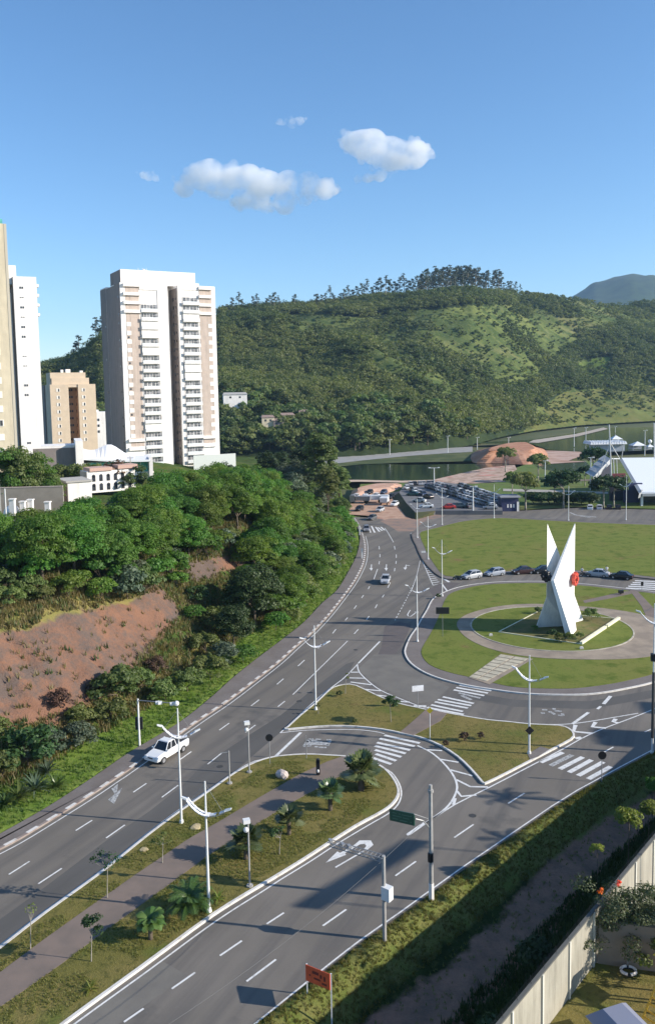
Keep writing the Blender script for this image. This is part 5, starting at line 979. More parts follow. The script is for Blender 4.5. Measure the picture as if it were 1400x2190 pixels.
for i, (px, py, wpx, hp, lb) in enumerate([(1316, 948, 26, 17, 'small peaked white tent behind the long one'), (1362, 962, 32, 18, 'low peaked white tent at the right end of the long one'), (1389, 962, 16, 12, 'small white pavilion with a ball on its roof at the right edge')]):
    p = G(px, py, -0.3); w2 = G(px + wpx / 2, py, -0.3).x - p.x; hh = at(px, py - hp, p.y).z + 0.3; e = empty('peaked_tent', p, 0, lb, 'tent'); mb = MB(); mb.hexa([(-w2, -w2, hh * .55), (w2, -w2, hh * .55), (w2, w2, hh * .55), (-w2, w2, hh * .55)], [(-.15, -.15, hh), (.15, -.15, hh), (.15, .15, hh), (-.15, .15, hh)]); mb.build('canopy', M_tent, e)
    mb = MB()
    for sx in (-1, 1):
        for sy in (-1, 1): mb.tube((sx * w2 * .95, sy * w2 * .95, 0), (sx * w2 * .95, sy * w2 * .95, hh * .56), 0.12)
    mb.box((0, w2 * 0.9, hh * .28), (w2 * 1.8, 0.1, hh * .5)); mb.build('posts', MATS['tent_side'] if i else M_metalw, e)
    if i == 2: mb = MB(); mb.ball((0, 0, hh + 1.6), 1.1); mb.tube((0, 0, hh), (0, 0, hh + 1), 0.2); mb.build('ball', M_tent, e, smooth=True)
# park trees
PT = [tree_proto('park_tree', 200 + i, 4.2, 3.4, 4.6, 26, 90, 0.55, m, bark=M_barkp, z0=3.4) for i, m in enumerate((LM_dark, LM_olive))]
for i, (px, py, s, k, lb) in enumerate([(1123, 1090, 1.35, 1, 'broad park tree right of the navy kiosk'), (1204, 1088, 1.4, 0, 'park tree with a pale trunk left of the two white cars'), (1185, 1075, 1.1, 0, 'park tree behind the pale trunked one'), (1095, 1062, 1.0, 1, 'small park tree behind the kiosk roof'), (1290, 1086, 1.15, 0, 'dark tree over the parked dark cars'), (1312, 1084, 1.15, 0, 'dark tree beside the park hall wall'), (1268, 1024, 1.5, 0, 'round park tree left of the mast of the hall'), (1150, 1030, 1.3, 1, 'park tree beside the red mound'), (1080, 1010, 1.3, 1, 'small tree at the foot of the red mound'), (1250, 1040, .9, 0, 'small park tree beyond the path')]):
    p = G(px, py, -0.3); plant(PT[k], p, s, None, lb, 'tree')
HG = tree_proto('hedge', 210, 0.4, 2.0, 2.6, 40, 90, 0.4, LM_dark, z0=0.0, cr=0.9)
for i in range(8):
    p = G(1140 + 17 * i, 1078 + (i % 2), -0.3); plant(HG, p, 1.25, None, 'dark hedge bush in the row along the park edge behind the parking strip', 'hedge', 'hedge bushes along the park edge', 'hedge_bush')
# off picture neighbours whose shadows fall on the roads
def block(x, y, w, d, h, label, rz=0):
    e = empty('apartment_block', (x, y, 0), rz, label, 'apartment block'); mb = MB(); mb.box((0, 0, h / 2), (w, d, h)); mb.build('wall', M_beige, e); mb = MB()
    mb.box((0, 0, h + 0.3), (w * 0.9, d * 0.9, 0.6)); mb.build('roof', M_conc, e)
    for k in range(int(h / 3) - 1):
        for s in (-0.25, 0.25): mb = MB(); mb.box((-w / 2 - 0.03, s * d, 2 + 3 * k), (0.1, 1.4, 1.3)); mb.build('window', M_dglass, e)
# ================================================================== MONUMENT
MN = empty('monument', G(1197, 1345, 0.2), 0, 'white angular monument of two crossing folded blades on the roundabout', 'monument'); mo = MN.location
def Wm(px, py, Y): p = at(px, py, Y); return Vector((p.x, p.y, p.z)) - mo
gF, gR, gS, gL = G(1222, 1361, 0.2) - mo, G(1247, 1327.5, 0.2) - mo, G(1226, 1336, 0.2) - mo, G(1146, 1343, 0.2) - mo
M_mon = mat('monument_white', (0.86, 0.85, 0.82), 0.6, 0.03, 0.5)
stain(M_mon, .25, .2)
tR, eL, kR = Wm(1229.5, 1120, 124.5), Wm(1184, 1242, 119.6), Wm(1227.6, 1272, 125.5)
def plate(front, back, faces, name):
    bm = bmesh.new(); f = [bm.verts.new(p) for p in front]; b = [bm.verts.new(p) for p in back]; n = len(f)
    for t in faces: bm.faces.new([f[i] for i in t]); bm.faces.new([b[i] for i in reversed(t)])
    for i in range(n): bm.faces.new([f[(i + 1) % n], f[i], b[i], b[(i + 1) % n]])
    bmesh.ops.recalc_face_normals(bm, faces=bm.faces); me = bpy.data.meshes.new(name); bm.to_mesh(me); me.materials.append(M_mon); return obj(name, me, MN)
off = Vector((-0.8, 0.3, 0)); fr = [tR, eL, gF, gS, gR, kR]; fr[3] = gF.lerp(gR, 0.35); gSx = gR + Vector((-1.6, -1.2, 0))
frp = [tR, eL, gF, gF.lerp(gR, 0.35) + Vector((0.1, 0, 0)), gR.lerp(gF, 0.25) + Vector((-0.5, 0.9, 0)), gR, kR]
bk = [tR + off * 0.12, eL + off * 0.5, gF + off, frp[3] + off, frp[4] + off, gR + off, kR + off * 0.8]
plate(frp, bk, [(0, 1, 6), (1, 2, 3), (1, 3, 4), (1, 4, 6), (4, 5, 6)], 'right_blade')
tL, iL, cL, lL = Wm(1170, 1120, 121.5), Wm(1199.5, 1195, 124.0), Wm(1214, 1240, 125.5), Wm(1168.5, 1278, 121.5)
gI = G(1224, 1352, 0.2) - mo + Vector((0.3, 3.0, 0)); o2 = Vector((0.1, 0.6, 0))
plate([tL, lL, gL, gI, cL, iL], [tL + o2 * 0.1, lL + o2 * 0.8, gL + o2, gI + o2, cL + o2 * 0.7, iL + o2 * 0.4], [(0, 1, 5), (1, 4, 5), (1, 2, 3), (1, 3, 4)], 'left_blade')
M_gr = mat('wheel_red', (0.6, 0.07, 0.04), 0.5); M_gb = mat('wheel_black', (0.02, 0.02, 0.03), 0.5)
def cog(c, r, axis, m, lug, name):
    mb = MB(); ax = Vector(axis).normalized(); a = ax.orthogonal().normalized(); b = ax.cross(a); c = Vector(c); mb.tube(c - ax * 0.22, c + ax * 0.22, r * 0.88, n=24)
    for k in range(8):
        t = 2 * math.pi * k / 8; p = c + (a * math.cos(t) + b * math.sin(t)) * r * 0.92; mb.tube(p - ax * 0.24, p + ax * 0.24, r * 0.13, n=8)
    mb.tube(c - ax * 0.2, c + ax * lug, r * 0.28, n=10); o_ = mb.build(name, m, MN)
    mb = MB()
    for k in range(5): t = 2 * math.pi * k / 5; p = c + (a * math.cos(t) + b * math.sin(t)) * r * 0.5; mb.tube(p + ax * 0.225, p + ax * 0.25, r * 0.13, n=8)
    mb.build('holes', M_black, o_)
cog(Wm(1229.5, 1238, 124.4), 1.02, (0.8, -0.55, 0), M_gr, 0.5, 'red_wheel'); cog(Wm(1167, 1232, 121.2), 0.88, (-0.8, -0.5, 0), M_gb, 0.8, 'black_wheel')
# garden round the monument
M_beam = mat('cream_beam', (0.74, 0.7, 0.5), 0.8, 0.1, 1)
c4 = [G(1066, 1352, 0.23), G(1242, 1378, 0.23), G(1323, 1324, 0.23), G(1149, 1309, 0.23)]
gb = MB(); gb.prism([p.xy for p in c4], 0.2, 0.27, bottom=False); struct(gb, 'garden_bed', ramp_mat('garden_grass', [(0.115, 0.125, 0.03), ((0.17, 0.14, 0.05), 0.5, 0.4, 0.6, Z3, 0), ((0.05, 0.06, 0.02), 1.5, 0.55, 0.75, Z3, 0)], 1.0, 0.5, 4))
def beam(a, b, w, h, lb): mb = MB(); mb.strip([a.xy, b.xy], w, 0.1, 0.23 + h); tag(mb.build('garden_kerb', M_beam), lb, 'low wall')
beam(c4[0], c4[1], 0.16, 0.1, 'thin cream kerb along the near left side of the monument garden'); beam(c4[3], c4[0], 0.16, 0.1, 'thin cream kerb on the shaded side of the monument garden'); beam(c4[1], c4[1].lerp(c4[2], 0.62), 0.4, 0.35, 'nearer thick cream beam on the sunny side of the garden'); beam(c4[1].lerp(c4[2], 0.66), c4[2], 0.4, 0.35, 'farther thick cream beam on the sunny side of the garden'); beam(c4[2], c4[3], 0.14, 0.08, 'thin cream kerb behind the monument')
for px, py, s, k, lb in [(1218, 1372, .55, 1, 'low brown green shrub at the front foot of the monument'), (1196, 1372, .5, 3, 'small shrub left of the front foot of the monument'), (1265, 1326, .75, 1, 'low shrub right of the monument in the garden'), (1240, 1366, .4, 1, 'small weed clump near the front corner of the garden'), (1150, 1312, .4, 4, 'small dark shrub at the rear left corner of the garden'), (1180, 1362, .45, 4, 'dark shrub in the shade of the monument'), (1143, 1350, .35, 0, 'green tuft left of the monument foot')]: plant(SH[k], G(px, py, 0.25), s, None, lb, 'shrub', None, 'shrub')
for px, py, lb in [(1049, 1360, 'small cream spotlight left of the garden corner'), (1243, 1388, 'small white block below the garden corner')]:
    p = G(px, py, 0.23); mb = MB(); mb.box((0, 0, 0.12), (0.5, 0.3, 0.24)); mb.box((0, 0, 0.28), (0.36, 0.2, 0.1)); tag(mb.build('spotlight', M_kerbw, None, p), lb, 'spotlight')
mb = MB(); mb.box((0, 0, .45), (.8, .5, .5)); mb.tube((0, 0, 0), (0, 0, .3), .1); tag(mb.build('electric_box', M_black, None, G(1327, 1271, .18)), 'low dark box on the lawn right of the monument', 'box')
# black screen board by the roundabout
p = G(937, 1362, 0.17); e = empty('display_board', p, R(-4), 'black rectangular board on a thin post on the left rim of the roundabout', 'board'); z0 = at(946, 1312, p.y).z; z1 = at(946, 1300, p.y).z
p.x = at(946, 1306, p.y).x; e.location = p; mb = MB(); mb.box((0, 0, (z0 + z1) / 2 - p.z), (1.9, 0.15, 0.95)); mb.build('panel', M_black, e); mb = MB(); mb.tube((0, 0.12, 0), (0, 0.12, z1 - p.z), 0.03); mb.build('post', M_grey, e)

# ================================================================== STREET LAMPS with curved sail
M_sail = mat('sail_white', (0.78, 0.78, 0.8), 0.5, 0.1, 3)
def lamp_parts(e, h, hs, Rr=2.4, sc=1.0):
    mb = MB(); mb.tube((0, 0, 0), (0, 0, h), 0.11, 0.055, 10); mb.tube((0, 0, 0), (0, 0, 0.25), 0.2, 0.16, 10); mb.build('pole', M_metalw, e, smooth=False)
    pts = []; n = 12
    for i in range(n + 1):
        t = i / n; x = -1.3 + 2.7 * t; z = hs + .8 * ((x - 0.15) / 1.35) ** 2 * (1.15 if x < 0 else 0.55); pts.append((x * sc, z))
    mb = MB()
    for i in range(n):
        if i in (9,): continue
        (x0, z0), (x1, z1) = pts[i], pts[i + 1]; w = 0.26 if i < 7 else 0.16; g = 0.012
        for k, (ya, yb) in enumerate(((-w, -w * 0.2), (w * 0.2, w))) if i % 2 else enumerate(((-w, w),)):
            mb.hexa([(x0 + g, ya, z0), (x1 - g, ya, z1), (x1 - g, yb, z1), (x0 + g, yb, z0)], [(x0 + g, ya, z0 + .05), (x1 - g, ya, z1 + .05), (x1 - g, yb, z1 + .05), (x0 + g, yb, z0 + .05)])
    mb.build('sail', M_sail, e)
    mb = MB()
    for ya in (-0.22, 0.22): mb.path([Vector((x, ya, z - .03)) for x, z in pts], 0.022, 4)
    mb.build('sail_frame', M_grey, e)
    for x, z, s in ((pts[0][0], pts[0][1], -1), (pts[-1][0], pts[-1][1], 1)):
        mb = MB(); mb.hexa([(x - .05 * s, -.14, z - .05), (x + .4 * s, -.1, z + .12), (x + .4 * s, .1, z + .12), (x - .05 * s, .14, z - .05)], [(x - .05 * s, -.1, z + .08), (x + .4 * s, -.07, z + .22), (x + .4 * s, .07, z + .22), (x - .05 * s, .1, z + .08)]); mb.build('lamp_head', M_metalw, e)
        mb = MB(); mb.tube((0, 0, h - 0.15), (x * .85, 0, z - .1), 0.012, n=4); mb.build('stay_cable', M_grey, e)
L0 = None
lamps = [(447, 1950, 0.14, 9.4, R(-8), 'white lamp post with a sail in the middle of the palm median'), (388, 1760, 0.14, 9.9, R(12), 'white sail lamp post rising in front of the white pickup'), (675, 1518, 0.14, 9.7, R(14), 'white sail lamp post on the left edge of the triangular island'), (1131, 1612, 0.14, 9.9, R(-20), 'white sail lamp post on the grassy island below the roundabout, with a dark diamond sign'), (892, 1372, 0.17, 9.5, R(10), 'white sail lamp post at the left rim of the roundabout'), (945, 1275, 0.14, 9.9, R(8), 'white sail lamp post where the roundabout meets the parked cars road'), (915, 1196, 0.14, 9.2, R(8), 'white sail lamp post on the pavement at the corner of the big field'), (892, 1150, 0.14, 9.5, R(0), 'sail lamp post beside the dirt at the far end of the road'), (945, 1122, 0.17, 9.5, R(5), 'sail lamp post at the upper left edge of the big field'), (1056, 1108, 0.17, 9.3, R(170), 'sail lamp post in front of the car park'), (1215, 1113, 0.17, 9.3, R(170), 'sail lamp post beyond the tip of the monument'), (1338, 1112, 0.17, 12.0, R(170), 'tall lamp post in front of the park hall')]
for i, (px, py, z, h, rz, lb) in enumerate(lamps):
    p = G(px, py, z)
    if L0 is None: e = empty('sail_lamp_post', p, rz, lb, 'street lamp', 'white sail lamp posts'); lamp_parts(e, 9.6, 7.15); L0 = e
    else: e = copy_tree(L0); e.location = p; e.rotation_euler = (0, 0, rz); e['label'] = lb
    e.scale = (1, 1, h / 9.6)
p = G(1394, 1612, 0); e = empty('sail_lamp_post', p, R(-15), 'tallest lamp post with a dark lower half at the right edge of the picture', 'street lamp', 'white sail lamp posts'); lamp_parts(e, 15.0, 13.0, sc=1.0)
mb = MB(); mb.tube((0, 0, 1.6), (0, 0, 8.2), 0.15, 0.13); mb.build('dark_sleeve', mat('dark_sleeve', (0.05, 0.05, 0.05), 0.7), e); mb = MB(); mb.box((0, -.1, 9.7), (.6, .5, .7)); mb.build('box', M_black, e)
def signpost(px, py, h, label, z=0.14, kind='disc', r=0.32, m=None, rz=0.0, name='road_sign', cat='sign', w=1, hh=1, tilt=0, pm=None, back=None):
    p = G(px, py, z); e = empty(name, p, rz, label, cat); mb = MB(); mb.tube((0, 0, -.05 if z > .1 else -1.8), (0, 0, h), 0.04, n=6); mb.build('post', pm or M_grey, e); mb = MB()
    if kind == 'disc': mb.tube((0, -0.05, h), (0, -0.09, h), r, n=20)
    elif kind == 'diamond': Q = Matrix.Rotation(R(45), 3, 'Y'); mb.box((0, -0.07, h), (r * 1.5, 0.04, r * 1.5), M=Q)
    else: mb.box((0, -0.07, h - hh / 2), (w, 0.05, hh))
    mb.build('plate', m or M_black, e); return e
signpost(577, 1633, 2.6, 'round sign seen from its dark back at the tip of the palm median', r=0.36)
signpost(1286, 1672, 2.5, 'round sign seen from its dark back by the lower right crossing', z=0.05, r=0.38)
signpost(893, 1514, 2.6, 'white rectangular direction sign above the triangular island', kind='rect', w=1.35, hh=0.65, m=M_sail, rz=R(12))
signpost(919, 1582, 3.1, 'yellow diamond warning sign on a thin post by the footpath', kind='diamond', m=mat('sign_yellow', (0.55, 0.42, 0.03), 0.6), pm=M_metalw)
p = G(1131, 1612, 0.14); mb = MB(); mb.box((0, 0, 0), (0.62, 0.04, 0.62), M=Matrix.Rotation(R(45), 3, 'Y')); tag(mb.build('warning_sign', M_black, None, (p.x, p.y - 0.16, p.z + 2.4)), 'dark diamond sign fixed to the lamp post on the grassy island', 'sign')
signpost(1372, 1262, 1.5, 'small dark signal by the crossing at the right rim of the roundabout', kind='rect', w=.45, hh=.7); signpost(905, 1190, 1.2, 'small white plate on the pavement beside the far lamp post', kind='rect', w=.9, hh=.4, m=M_metalw)
signpost(655, 1622, 2.3, 'thin sign post seen edge on beside the road lettering', kind='rect', w=.06, hh=.5, m=M_grey)
for px, py, lb in [(769, 1144, 'farther white marker post on the left pavement'), (774, 1194, 'nearer white marker post on the left pavement')]: p = G(px, py, .14); mb = MB(); mb.box((0, 0, 1.0), (.3, .2, 2.0)); mb.box((0, 0, 2.03), (.36, .26, .06)); tag(mb.build('marker_post', M_metalw, None, p), lb, 'post')
# signal totem, rocks
p = G(680, 1658, 0.14); e = empty('signal_totem', p, 0, 'squat black signal box with a white spot standing on the palm median', 'signal'); mb = MB(); mb.box((0, 0, .75), (.36, .3, 1.3)); mb.tube((0, .15, 1.4), (0, -.15, 1.4), .18, n=14); mb.tube((0, 0, 0), (0, 0, .15), .12); mb.build('housing', M_black, e); mb = MB(); mb.ball((0, -.16, .45), .12, sz=1.4); mb.build('light', M_metalw, e)
def rock(px, py, s, m, lb, z=0.14, flat=1.0):
    g = np.random.default_rng(int(px)); bm = bmesh.new(); bmesh.ops.create_icosphere(bm, subdivisions=2, radius=s)
    for v in bm.verts: v.co *= 0.8 + 0.35 * g.random(); v.co.z = v.co.z * 0.75 * flat + s * 0.35 * flat
    me = bpy.data.meshes.new('rock'); bm.to_mesh(me); me.materials.append(m); tag(obj('rock', me, None, G(px, py, z), g.random() * 6), lb, 'rock')
rock(603, 1662, .62, mat('rock_pale', (.5, .42, .38), .9, .25, 3), 'pale boulder on the lawn beside the big palm shadow'); rock(418, 1770, .5, mat('rock_sandy', (.45, .36, .2), .9, .2, 3), 'flat sandy stone right of the lamp post in the median', flat=.3); rock(308, 1818, .35, MATS['rock_sandy'], 'small flat stone by the left kerb of the median', flat=.3)
# lower gantry with speed camera box
p = G(822, 2010, 0.05); e = empty('camera_gantry', p, 0, 'grey gantry pole with a lattice arm over the road and a white box', 'gantry'); h = 5.75
mb = MB(); mb.tube((0, 0, -2), (0, 0, h), .14, .12); mb.build('pole', M_conc, e)
ap = at(703, 1800, 57.0); 
d_ = ray(703, 1797); tt_ = (h + .05 - CAMH) / d_[2]; tip = Vector((d_[0] * tt_, d_[1] * tt_, h)) - Vector((p.x, p.y, 0)); tip.z = h - .1
mb = MB(); side = Vector((-tip.y, tip.x, 0)).normalized() * .22; upv = Vector((0, 0, .38)); base = Vector((0, 0, h - .45)); ch = [side * 0 + Vector((0, 0, 0)), upv + side, upv - side]
nb = 14; tipb = Vector((tip.x, tip.y, h - .45))
for o_ in ch: mb.tube(base + o_, tipb + o_, .03, n=5)
for i in range(nb):
    a = base.lerp(tipb, i / nb); b = base.lerp(tipb, (i + 1) / nb); k = i % 2
    mb.tube(a + ch[k], b + ch[1 - k], .018, n=4); mb.tube(a + ch[0 if k else 2], b + ch[2 if k else 0], .018, n=4); mb.tube(a + ch[1], a + ch[2], .018, n=4)
mb.build('lattice_arm', M_grey, e)
for f in (.62, .74, .97):
    q = base.lerp(tipb, f) + Vector((0, 0, .55)); c_ = MB(); c_.box(q + Vector((0, 0, -.12)), (.2, .36, .16), rz=R(20)); c_.tube(q + Vector((0, 0, -.35)), q + Vector((0, 0, -.12)), .03); c_.build('traffic_camera', MATS['grey_metal'], e)
mb = MB(); mb.box((.2, -.15, 3.3), (.62, .5, .88), rz=R(-38)); mb.build('cabinet', mat('cabinet_white', (.7, .71, .7), .5), e)
# green road sign on concrete post
p = G(922, 1925, 0.05); e = empty('sign_gantry', p, 0, 'concrete post with a white foot carrying a green road sign on a curved arm', 'road sign'); mb = MB(); mb.tube((0, 0, 0), (0, 0, 8.45), .17, .12); mb.tube((0, 0, 7.9), (0, 0, 8.1), .2, .2); mb.build('post', M_conc, e)
mb = MB(); mb.tube((0, 0, -2), (0, 0, 1.25), .185, .18); mb.build('white_foot', M_bw, e); mb = MB(); mb.tube((-.05, -.1, 2.9), (-.05, -.1, 3.5), .2, .2, 8); mb.build('strap', M_black, e)
def onY(px, py, Y): return at(px, py, Y) - p
S = [onY(832, 1731, 57.2), onY(885, 1742, 55.8), onY(885.5, 1767, 55.8), onY(833, 1755, 57.2)]
n_ = (S[1] - S[0]).cross(S[3] - S[0]).normalized(); n_ = -n_ if n_.y > 0 else n_
mb = MB(); mb.hexa([q + n_ * -0.08 for q in S], S); mb.build('sign_board', mat('sign_green', (.012, .075, .048), .4), e)
mb = MB()
for (u0, u1, v) in [(.12, .3, .2), (.38, .46, .2), (.5, .82, .22), (.12, .5, .45), (.55, .8, .48), (.12, .35, .7), (.42, .72, .74), (.84, .9, .2), (.84, .9, .72)]:
    a = S[0].lerp(S[1], u0).lerp(S[3].lerp(S[2], u0), v); b = S[0].lerp(S[1], u1).lerp(S[3].lerp(S[2], u1), v); dn = (S[3] - S[0]) * .07
    mb.face([a + n_ * .012, b + n_ * .012, b + dn + n_ * .012, a + dn + n_ * .012])
mb.build('lettering', mat('faded_lettering', (.06, .17, .12), .5), e)
mb = MB(); q = onY(888, 1752, 55.8); mb.path([Vector((0, 0, 5.2)), Vector((0, 0, 5.2)).lerp(q, .5) + Vector((0, 0, .25)), q], .05, 6); mb.path([Vector((0, 0, 5.9)), q + Vector((-.1, 0, .35))], .03, 5); mb.build('bracket', M_grey, e)
# orange board
p = G(709, 2168, 0.0); q = G(657, 2128, 0.0); e = empty('orange_board', p, 0, 'orange red notice board on two white posts in the bottom verge', 'notice board'); dq = q - p
zt = at(711, 2083, p.y).z; zb_ = at(711, 2117, p.y).z; zt2 = at(655, 2062, q.y).z; zb2 = at(655, 2096, q.y).z
mb = MB(); mb.box((0, 0, zt / 2 - .9), (.08, .08, zt + 1.8)); mb.build('post', M_metalw, e); mb = MB(); mb.box((dq.x, dq.y, zt2 / 2 - .6), (.08, .08, zt2 + 1.2)); mb.build('post', M_metalw, e)
mb = MB(); nn = Vector((dq.y, -dq.x, 0)).normalized() * -.05; A_ = [Vector((dq.x, dq.y, zb2)), Vector((0, 0, zb_)), Vector((0, 0, zt)), Vector((dq.x, dq.y, zt2))]; nn = nn if nn.y < 0 else -nn
mb.hexa([a + nn for a in A_], [a + nn * 2 for a in A_]); mb.build('board', mat('board_orange', (.75, .1, .03), .55, .12, 1.5), e)
mb = MB()
for u0, u1, v0, v1 in [(.28, .55, .62, .8), (.6, .68, .5, .72), (.75, .83, .4, .7), (.15, .22, .4, .5), (.35, .62, .3, .42), (.68, .88, .15, .28)]:
    P_ = lambda u, v: A_[0].lerp(A_[1], u).lerp(A_[3].lerp(A_[2], u), v) + nn * 2.15
    mb.face([P_(u0, v0), P_(u1, v0), P_(u1, v1), P_(u0, v1)])
mb.build('lettering', mat('dark_red_paint', (.16, .015, .012), .6), e)
# camera posts round the left road
def camera_post(px, py, h, lb, kind):
    p = G(px, py, .14); e = empty('camera_post', p, 0, lb, 'camera post'); mb = MB(); mb.tube((0, 0, 0), (0, 0, h), .07, .06, 8); mb.tube((0, 0, 0), (0, 0, .1), .25, .25, 8); mb.build('pole', M_conc, e)
    if kind == 'head': mb = MB(); mb.box((-.1, -.1, h + .12), (.5, .4, .28), rz=.3); mb.ball((-.15, -.1, h - .55), .2); mb.build('traffic_camera', M_metalw, e)
    if kind == 'arm': mb = MB(); mb.tube((0, 0, h - .1), (-.75, -.1, h - .15), .035, n=6); mb.build('arm', M_grey, e)
    return e
camera_post(533, 1652, 4.75, 'grey camera post by the left kerb opposite the pickup', 'head'); camera_post(534, 1896, 4.9, 'grey camera post on the right kerb of the palm median', 'head'); camera_post(491, 1676, 3.1, 'short grey post with a small arm by the left kerb of the median', 'arm')
p = march(299, 1606) or G(299, 1606, .3); e = empty('camera_gantry', p, 0, 'pole on the left verge with an arm of white cameras and a black box', 'gantry'); h = at(297, 1495, p.y).z - p.z
mb = MB(); mb.tube((0, 0, 0), (0, 0, h), .12, .09); mb.build('pole', M_metalw, e); tipx = at(380, 1505, p.y - 1.5) - p; mb = MB(); mb.tube((0, 0, h - .15), tipx, .05, n=6); mb.build('arm', M_grey, e)
for f in (.5, .56, .86, .97): c_ = Vector((0, 0, h - .15)).lerp(tipx, f); mb = MB(); mb.box(c_ + Vector((0, -.05, -.05)), (.42, .3, .26), rz=.4) if f < .9 else mb.ball(c_, .27); mb.build('traffic_camera', M_metalw, e)
mb = MB(); zc = at(298, 1548, p.y).z - p.z; mb.box((0, .12, zc), (.72, .3, 1.25)); mb.build('black_box', M_black, e)
# far posts
for i, (px, py, pt, z, lb) in enumerate([(833, 972, 940, 0, 'pole on the causeway, left of the middle'), (957, 968, 932, 0, 'pole on the causeway left of the red mound'), (928, 1040, 1000, 1.2, 'two headed lamp at the far side of the car park'), (1227, 955, 915, 0, 'pole left of the tents by the lake'), (1252, 950, 914, 0, 'pole directly left of the long tent'), (1378, 975, 920, 0, 'pole behind the right edge of the hall roof'), (1262, 1048, 978, 0, 'pole on the park lawn left of the hall'), (1087, 955, 935, 9, 'short pole on top of the red mound'), (1011, 1092, 1040, 1.2, 'lamp post inside the car park among the cars'), (1315, 925, 912, 0, 'thin pole behind the peaked tent'), (1165, 1035, 985, 0, 'pole between the park trees'), (1020, 962, 935, 3, 'pole at the left shoulder of the red mound')]):
    p = G(px, py, z if z < 2 else 0); zt = at(px, pt, p.y).z; e = empty('lamp_pole', p, 0, lb, 'pole'); mb = MB(); mb.tube((0, 0, 0), (0, 0, zt - p.z), .2, .14, 6); mb.build('pole', M_metalw, e)
    mb = MB(); w = 1.6 if i == 2 else .9; mb.box((0, 0, zt - p.z - .1), (w * 2, .2, .15)); [mb.box((s * w, 0, zt - p.z), (.8, .4, .3)) for s in ((-1, 1) if i == 2 else (1,))]; mb.build('lamp_arm', M_metalw, e)

# ================================================================== VEHICLES
M_body = mat('car_paint', (0.8, 0.8, 0.8), 0.3, objcol=True, spec=0.6); M_tyre = mat('tyre', (0.02, 0.02, 0.02), 0.9); M_rim = mat('rim', (0.45, 0.45, 0.46), 0.35, metal=.6); M_hl = mat('headlight_glass', (0.75, 0.76, 0.78), 0.15); M_tl = mat('taillight_red', (0.45, 0.02, 0.02), 0.3); M_cg = mat('car_glass', (0.015, 0.018, 0.022), 0.06, spec=.7); M_bump = mat('bumper_dark', (0.05, 0.05, 0.055), 0.6)
def loft(secs, n_side=5):
    """secs: (x, zbottom, ztop, halfwidth_mid, halfwidth_top)"""
    vs = []; fs = []; m = 8
    for x, zb, zt, w, wt in secs:
        zm = zb + (zt - zb) * .45
        vs += [(x, -w * .9, zb), (x, -w, zm), (x, -w * .97, zt - (zt - zb) * .16), (x, -wt, zt), (x, wt, zt), (x, w * .97, zt - (zt - zb) * .16), (x, w, zm), (x, w * .9, zb)]
    for i in range(len(secs) - 1):
        for k in range(m): j = (k + 1) % m; fs.append((i * m + k, i * m + j, (i + 1) * m + j, (i + 1) * m + k))
    fs.append(tuple(range(m))); fs.append(tuple(reversed(range((len(secs) - 1) * m, len(secs) * m))))
    return vs, fs
def fixn(me):
    bm = bmesh.new(); bm.from_mesh(me); bmesh.ops.recalc_face_normals(bm, faces=bm.faces); bm.to_mesh(me); bm.free(); return me
def wheel_mesh(r=.31, w=.2):
    mb = MB(); mb.tube((0, -w / 2, 0), (0, w / 2, 0), r, n=16); t = mb.mesh('wheel', M_tyre); mb = MB(); mb.tube((0, -w / 2 - .012, 0), (0, w / 2 + .012, 0), r * .6, n=12); return t, mb.mesh('rim', M_rim)
WM = wheel_mesh()
